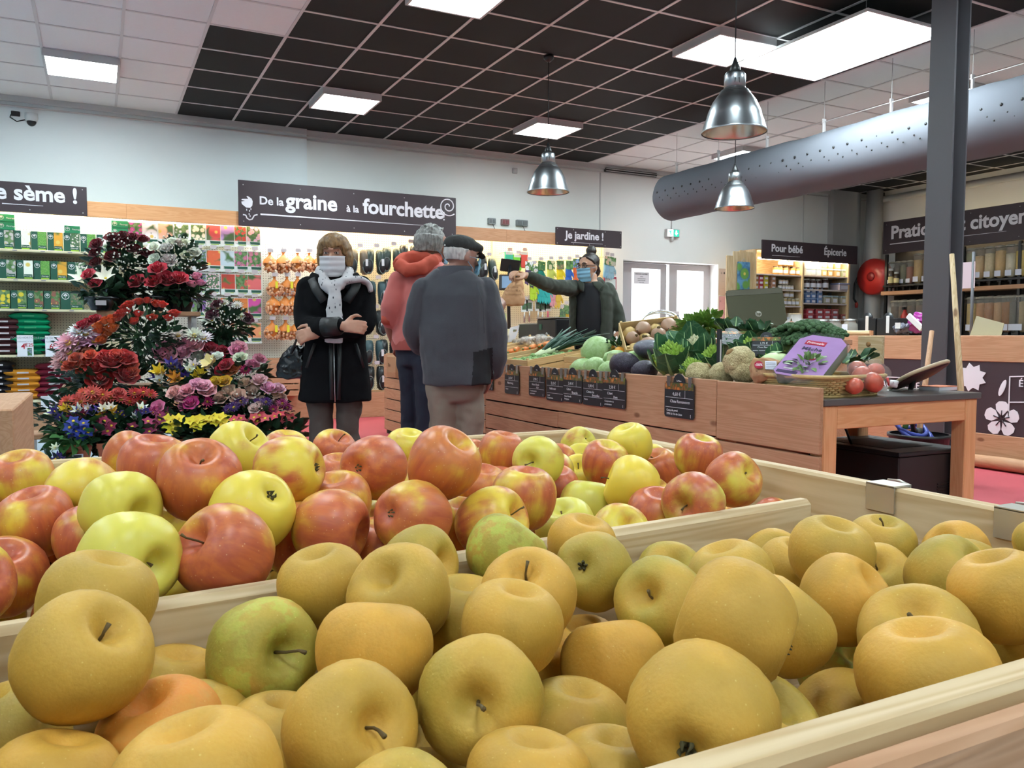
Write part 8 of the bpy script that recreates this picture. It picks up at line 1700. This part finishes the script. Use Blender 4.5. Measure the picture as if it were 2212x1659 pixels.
t = thing('wall_sensor', 'small black box high on the right wall', 'sensor', at(1904, 423, X=11.86)); MB().cbox((0, 0, 0), (.05, .1, .1), bev=.005).build('case', M_BLACK, t, world=False); MB().blob((-.03, 0, 0), (.01, .02, .02), 8, 6).build('eye', M_TRIM, t, world=False)
# ---- grocery cabinet under Pour bebe / Epicerie
YE2 = 9.55
E = lambda px, py, Y=YE2: at(px, py, Y=Y)
xa, xm, xb = E(1630, 600).x, E(1733, 600).x, E(1832, 600).x; zt = E(1735, 562).z
sign('epicerie_sign', 'dark sign reading Pour bebe and Epicerie over the jar shelves', E(1637, 540).x, E(1843, 540).x, YE2-.09, E(1740, 566).z, E(1740, 526).z, [('Pour bébé', .09, .42, .54, .014), ('Épicerie', .63, .42, .54, .012)], (.1, .38, .2, .02), holes=False)
cb = thing('grocery_cabinet', 'pine shelf cabinet of jars and boxes against the back wall', 'cabinet', (xa, YE2, 0)); zt2 = E(1740, 545).z
for x in (xa, xm, xb): MB().box(x-.02, x+.02, YE2-.02, YB-.02, 0, zt2, bev=.003).build('side_panel', WOOD_L[2], cb)
MB().box(xa, xb, YB-.04, YB-.02, 0, zt2).build('back_panel', WOOD_L[0], cb); MB().box(xa, xb, YE2-.06, YB-.02, zt2-.02, zt2, bev=.003).build('top_panel', WOOD_L[0], cb); MB().tube([(xa+.05, YE2-.02, zt-.01), (xb-.05, YE2-.02, zt-.01)], .014, 8).build('tube_light', M_TUBEW, cb)
SH = {}
for side, a, b, ys in (('l', xa, xm, (598, 630, 664, 700)), ('r', xm, xb, (597, 627, 657, 691))):
    for i, y in enumerate(ys): z = E(1740, y).z+.02; SH[side, i] = z; s_ = MB().box(a+.02, b-.02, YE2, YB-.04, z-.022, z, bev=.002).build('shelf', WOOD_L[0], cb); MB().box(a+.02-xa, b-.02-xa, -.004, 0, z-.022, z-.002).build('price_strip', M_TAG, s_, world=False)
for x, dz_ in ((xa, 0),):
    for i in range(4):
        y0 = E(1632, 600).y; t_ = MB().box(-.02-.13*(i+1), -.02-.13*i-.004, .0, .02, 0, E(1600, 540).z-.02*abs(i-1)-(.05 if i == 3 else 0), bev=.004).build('side_plank', WOOD_L[2], cb, world=False); t_.location = (0, .02, 0)
t = thing('painting', 'blue and green abstract painted board on the cabinet side', 'picture', (E(1592, 600, YE2).x, YE2+.005, E(1592, 626).z)); w, h = E(1619, 600).x-E(1592, 600).x, E(1600, 565).z-E(1600, 626).z; put('board', MB().box(0, w, -.02, 0, 0, h, bev=.01).mesh('board', pic_mat('abstract_paint', '6a9cc0', 5, .5, '2c5a8a')), t, color='6a9a4c'); MB().tube([(w*.3, -.01, h), (w*.5, -.01, h+.05), (w*.7, -.01, h)], .004).build('hanger', M_WIRE, t, world=False)
def jar(px, side, i, r, h, col, lid, nm, row=0, dz=0, shape='j'):
    q = E(px, 600, YE2+.08); t = thing('jar' if shape == 'j' else 'tub', nm, 'jar' if shape == 'j' else 'tub', (q.x, YE2+.08, SH[side, i]+dz), group='groceries on the pine shelves'); m = mat('food_'+col, col, .3, var=.15, vs=30); ml = mat('lid_'+lid, lid, .4)
    if shape == 'j': MB().lathe([(.005, 0), (r, 0), (r, h*.8), (r*.85, h*.86)], 14).build('glass', m, t, world=False); MB().lathe([(r*.9, h*.86), (r*.9, h), (0, h)], 14).build('lid', ml, t, world=False); MB().lathe([(r*1.02, h*.2), (r*1.02, h*.6)], 14).build('label', mat('label_white'), t, world=False)
    else: MB().box(-r, r, -r*.8, r*.8, 0, h*.8, bev=.006).build('box', m, t, world=False); MB().box(-r*1.05, r*1.05, -r*.85, r*.85, h*.8, h, bev=.004).build('lid', ml, t, world=False); MB().box(-r*.6, r*.6, -r*.8-.003, -r*.8, h*.15, h*.6).build('label', mat('label_white'), t, world=False)
pos = ('at the left', 'second along', 'third along', 'fourth along', 'fifth along', 'sixth along', 'seventh along')
for k, px in enumerate((1675, 1684, 1696, 1711, 1724)): jar(px, 'l', 0, .045, .13, 'c89a50', '4a3a30', 'golden spread jar on the lower tier of top shelf, '+pos[k])
for k, px in enumerate((1686, 1695, 1706)): jar(px, 'l', 0, .045, .13, 'b98a44', '4a3a30', 'golden spread jar on the upper tier of top shelf, '+pos[k], dz=.132)
for k, (px, c) in enumerate(((1631, 'b98a58'), (1641, 'b84858'), (1652, 'c8b840'), (1668, 'b98a70'))):
    for j in range(3): jar(px, 'l', 1, .045, .07, c, c, '%s food carton %s of its stack' % (('tan', 'crimson', 'yellow', 'beige')[k], ('bottom', 'middle', 'top')[j]), dz=.071*j, shape='b')
for k, px in enumerate((1685, 1692, 1698, 1704, 1710)): jar(px, 'l', 1, .035, .085, 'c0b4a0', '3a3430', 'small pale jar beside the cartons, '+pos[k])
for k, px in enumerate((1686, 1692, 1698)): jar(px, 'l', 1, .033, .08, 'c8bca8', '3a3430', 'small pale jar stacked on others, '+pos[k], dz=.087)
for k, px in enumerate((1695, 1704, 1713, 1722)): jar(px, 'l', 2, .045, .12, '9c8a60', 'b0a898', 'olive jar on the third shelf, '+pos[k])
for k, px in enumerate((1699, 1709)): jar(px, 'l', 2, .045, .12, 'a89468', 'b0a898', 'olive jar stacked on the third shelf, '+pos[k], dz=.121)
for k, px in enumerate((1708, 1718)): jar(px, 'l', 3, .06, .15, 'c0b8a8', 'd0c8c0', 'large pale jar on the lowest left shelf, '+pos[k])
for j in range(2):
    for k, px in enumerate((1741, 1752, 1764, 1776, 1789, 1805, 1820)):
        if j and k > 5: continue
        jar(px, 'r', 0, .058, .125, ('c0cdd8', 'c4ccd4', 'b8c4d0', 'c8b078', 'b89868', 'c0a070', 'a8b498')[k], 'c4d2dc', 'clear lidded tub on the top right shelf, %s%s' % (pos[k], ', upper tier' if j else ''), dz=j*.126, shape='b')
for k, px in enumerate((1742, 1755, 1767, 1782)): jar(px, 'r', 1, .055, .17+.02*(k == 3), '3a2420', 'a8a4a0', 'jar of dark spread on the second right shelf, '+pos[k])
jar(1815, 'r', 1, .12, .12, 'b0a4b0', '8088b0', 'wide clear box with violet lid', shape='b')
for k, px in enumerate((1742, 1754, 1768)):
    for j in range(3): jar(px, 'r', 2, .055, .08, '5a78b0', '8aa4c8', 'blue tub %s, %s of its stack' % (pos[k], ('bottom', 'middle', 'top')[j]), dz=.081*j, shape='b')
for k, px in enumerate((1783, 1799, 1819)): jar(px, 'r', 2, .07, .13, 'a8a08c', '9cb0b8', 'clear tub beside the blue tubs, '+pos[k], shape='b')
for k, px in enumerate((1746, 1767, 1783, 1800, 1820)):
    for j in range(2 if k < 4 else 1): jar(px, 'r', 3, .075, .08, ('b0404c', 'b0404c', 'b84850', '9c5458', '8a5048')[k], 'c06068', 'red tub %s on the lowest right shelf%s' % (pos[k], ', upper one' if j else ''), dz=.081*j, shape='b')
# ================================================================ APPLE BIN
def ydiv(x): return .66+.087*(x+.065)
ZR = H-.2
t = thing('apple_bin', 'large wooden display bin of pale boards holding two kinds of apples', 'bin', (.35, .9, 0))
def plank(parent, name, mt, *a, bev=.004): return MB().box(*a, bev=bev).build(name, mt, parent)
plank(t, 'side_board', WOOD_L[1], .935, .962, .285, 1.53, ZR-.17, ZR)
plank(t, 'front_board', WOOD_L[0], -.45, .962, .280, .306, ZR-.17, ZR-.001)
plank(t, 'back_board', WOOD_L[0], -.45, .935, 1.50, 1.525, ZR-.17, ZR-.002)
plank(t, 'side_board', WOOD_L[1], -.477, -.45, .285, 1.53, ZR-.17, ZR)
plank(t, 'bottom_board', WOOD_L[0], -.45, .935, .306, 1.50, ZR-.19, ZR-.17)
for i in range(4): plank(t, 'front_plank', WOOD_P[0], -.45, .95, .262, .280, ZR-.30-.155*i, ZR-.155-.155*i+(.145 if i == 0 else 0))
for i in range(4): plank(t, 'side_plank', WOOD_P[1], .962, .978, .265, 1.53, ZR-.33-.155*i, ZR-.185-.155*i)
for x in (-.44, .90):
    for y in (.31, 1.45): plank(t, 'leg', WOOD_P[2], x, x+.045, y, y+.045, 0, ZR-.19)
# loose divider board
L = .87; t = tag(MB().box(-L/2-.12, L/2, -.011, .011, -.15, 0, bev=.006).build('divider_board', WOOD_L[0], None, world=False), 'loose pale board dividing red apples from russet apples', 'board')
t.location = (.365, ydiv(.365)+.011, ZR-.004); t.rotation_euler = (0, 0, math.atan(.087))
# metal clips on the rim
def clip(y, label):
    t = thing('rim_clip', label, 'clip', (.95, y, ZR), group='metal clips on the apple bin rim')
    MB().box(-.018, -.0155, -.022, .022, -.034, .0015).box(-.018, .016, -.022, .022, .0005, .003).box(.0135, .016, -.022, .022, -.05, .002).build('plate', mat('clip_steel', 'c4beb4', .35, metal=.75), t, world=False)
    MB().tube([(.016, -.02, .001), (.022, 0, .004), (.03, .025, .001)], .002).build('spring', mat('clip_steel', 'c4beb4', .35, metal=.75), t, world=False)
p = at(1920, 1058, X=.95); clip(p.y, 'bent steel price clip hooked over the bin rim by the table')
p = at(2208, 1110, X=.95); clip(p.y, 'shiny steel price clip on the bin rim cut by the frame edge')
# ---- apples
def apple_mesh(seed, ribs=5, tall=.9):
    rnd = random.Random(seed); n, m = 28, 20; rings = []; ph = rnd.random()*6; am = rnd.uniform(.01, .03); lean = rnd.uniform(-.06, .06)
    for a in range(m+1):
        s = a/m; th = PI*s
        r = math.sin(th)**.9*(1+.10*math.cos(th)+.05*math.cos(2*th)); z = tall*math.cos(th)
        z -= .42*math.exp(-(math.sin(th)/.19)**2) if th < PI/2 else -.24*math.exp(-(math.sin(th)/.24)**2)
        r = max(r, .012); ring = []
        for k in range(n):
            f = 2*PI*k/n; q = r*(1+am*math.cos(ribs*f+ph)*(.3+.7*s)+.02*math.cos(f+ph))
            ring.append((.5*q*math.cos(f)+lean*.1*z, .5*q*math.sin(f), .5*z*(1+lean*math.cos(f)*.6*(1 if r > .5 else .3))))
        rings.append(ring)
    mb = MB(); mb.loft(rings); return mb
def apple_mat(name, russet):
    t = NT(name); oi = t.n('ObjectInfo'); sep = t.n('SeparateColor'); t.l(oi.outputs['Color'], sep.inputs[0])
    B, G = sep.outputs[0], sep.outputs[1]
    v = t.coord(); tc = t.n('TexCoord').outputs['Object']
    sx = t.n('SeparateXYZ'); t.l(tc, sx.inputs[0])
    big = t.noise(v, 1.5, 2); mid = t.noise(v, 5.5, 4, .6); fine = t.noise(v, 36, 2)
    if russet:
        c = t.mix(B, 'bc9740', 'd69a3c')
        c = t.mix(t.step(B, .8, 1.0), c, 'd88030')
        c = t.mix(t.math('MULTIPLY', G, t.step(big, .35, .62)), c, '9c9e40')
        c = t.mix(t.math('MULTIPLY', t.step(G, .6, .9), t.step(mid, .45, .6)), c, 'b0bc50')
        c = t.mix(t.math('MULTIPLY', t.step(mid, .50, .72), .35), c, 'b58a38')
        c = t.mix(t.math('MULTIPLY', t.step(fine, .40, .62), .10), c, 'd8b158'); c = t.mix(t.math('MULTIPLY', t.step(big, .38, .66), .45), c, '97772f')
        sp = t.n('TexVoronoi', Vector=v, Scale=14.0).outputs['Distance']
        c = t.mix(t.math('MULTIPLY', t.step(sp, .11, .05), .4), c, 'e2c87a')
        t.set('Roughness', .55); t.b.inputs['Specular IOR Level'].default_value = .3
        t.bump(t.noise(v, 30, 3), .08, .01)
    else:
        base = t.mix(G, 'e2c444', 'c4c85e')
        st = t.n('Mapping', Vector=v, Scale=(9, 9, .9)).outputs[0]
        stn = t.noise(st, 1, 3, .6)
        e = t.math('ADD', big, t.math('MULTIPLY_ADD', stn, .16, -.08)); e = t.math('ADD', e, t.math('MULTIPLY_ADD', mid, .16, -.08))
        lo = t.math('SUBTRACT', .95, t.math('MULTIPLY', B, .88)); x = t.math('SUBTRACT', e, t.math('MULTIPLY_ADD', lo, .62, .17))
        f = t.step(x, -.10, .16)
        red = t.mix(t.step(stn, .3, .7), 'c8603e', 'ab3f3a'); red = t.mix(t.math('MULTIPLY', t.step(mid, .5, .7), .6), red, 'b84c48'); red = t.mix(t.math('MULTIPLY', t.step(big, .62, .36), .55), red, 'cf7c3a')
        c = t.mix(t.math('MULTIPLY', f, .92), base, red)
        sp = t.n('TexVoronoi', Vector=v, Scale=15.0).outputs['Distance']
        c = t.mix(t.math('MULTIPLY', t.step(sp, .13, .06), .5), c, 'e8c69a')
        dd = t.step(sx.outputs['Z'], .20, .34)
        c = t.mix(t.math('MULTIPLY', dd, .0), c, 'a9a04a')
        t.set('Roughness', .38); t.b.inputs['Specular IOR Level'].default_value = .4
    t.set('Base Color', c)
    t.set('Subsurface Weight', .08); t.set('Subsurface Radius', (.01, .006, .002)); 
    return t.m
AM = {'R': apple_mat('russet_skin', True), 'A': apple_mat('blush_skin', False)}
M_STEM = mat('apple_stem', '5c4a28', .8, var=.3, vs=200); M_CALYX = mat('calyx', '4a4326', .9)
AMESH = {'R': [apple_mesh(i, 5, .88).mesh('apple', AM['R']) for i in range(6)], 'A': [apple_mesh(20+i, 5, .93).mesh('apple', AM['A']) for i in range(6)]}
STEMS = []
for i in range(3):
    k = U(-.08, .08); q = (.36, .44, .60)[i]; STEMS.append(MB().tube([(0, 0, .18), (k*.3, .01, .5*(.2+q)), (k, .02, q-.06), (k*1.6+.02, .05, q)], [.016, .012, .012, .02], 6).mesh('stem', M_STEM))
_m = MB()
for i in range(5):
    a = i*2*PI/5; _m.tube([(.02*math.cos(a), .02*math.sin(a), -.31), (.05*math.cos(a), .05*math.sin(a), -.35), (.03*math.cos(a), .03*math.sin(a), -.40)], [.02, .016, .004], 5)
CALYX = _m.mesh('calyx', M_CALYX)
def lab_apple(k, B, G, st, x, y, z, d):
    tail = {'s': ', stem showing', 'c': ', blossom end showing', 'n': ''}[st]
    hi = z-ZR; lvl = 'topmost ' if hi > (.005 if k == 'R' else .05) else 'half buried ' if hi < -.045 else ''
    sz = 'big ' if d > .0835 else 'small ' if d < .0765 else ''
    if k == 'R':
        w = 'deep orange' if B > .85 else 'orange-gold' if B > .58 else 'olive-green mottled' if G > .7 else 'greenish gold' if G > .38 else 'ochre gold' if B > .33 else 'dull ochre'
        pl = 'against the divider board' if ydiv(x)-y < .07 else 'against the front board' if y < .37 else 'near the steel clips' if x > .6 else 'mid-way along the front compartment' if x > .25 else 'at the far end from the clips'
        return '%s%s%s russet apple %s%s' % (lvl, sz, w, pl, tail)
    w = 'plain yellow' if B < .1 and G < .35 else 'pale green-yellow' if B < .1 else 'mostly red' if B > .78 else 'red and orange' if B > .55 else 'yellow and red blushed' if B > .2 else 'yellow-green'
    pl = 'against the divider board' if y-ydiv(x) < .1 else 'by the back board' if y > 1.3 else 'by the side board' if x > .72 else 'before the vegetable stand' if x > .42 else 'before the men' if x > .2 else 'before the flower display'
    return '%s%s%s apple %s%s' % (lvl, sz, w, pl, tail)
for kind, data in (('R', R_APPLES), ('A', A_APPLES)):
    for i, ln in enumerate(data.split('\n')):
        q = ln.split(); x, y, z, d, B, G, ax, ay = [float(a) for a in q[:8]]; st = q[8]
        t = thing('apple', lab_apple(kind, B, G, st, x, y, z, d), 'apple', (x, y, z), None, 'russet apples' if kind == 'R' else 'red and yellow apples')
        c = V(x, y, z)-V(0, 0, H); vd = c.normalized(); rr = (vd.cross(V(0, 0, 1))).normalized(); uu = rr.cross(vd)
        w = math.sqrt(max(0, 1-ax*ax-ay*ay)); axis = (rr*ax-uu*ay-vd*w).normalized()
        if st == 'c': axis = -axis
        t.rotation_euler = (axis.to_track_quat('Z', 'Y') @ Euler((0, 0, U(0, 6.28))).to_quaternion()).to_euler()
        o = put('skin', AMESH[kind][i % 6], t); o.color = (B, G, R(), 1); o.scale = (d*.97, d*.97, d*U(.93, 1.0))
        o.rotation_euler = (0, 0, 0)
        if st == 's' or i > 47: put('stem', STEMS[i % 3], t, scale=d*(.98 if kind == 'R' else .85))
        put('calyx', CALYX, t, scale=d)
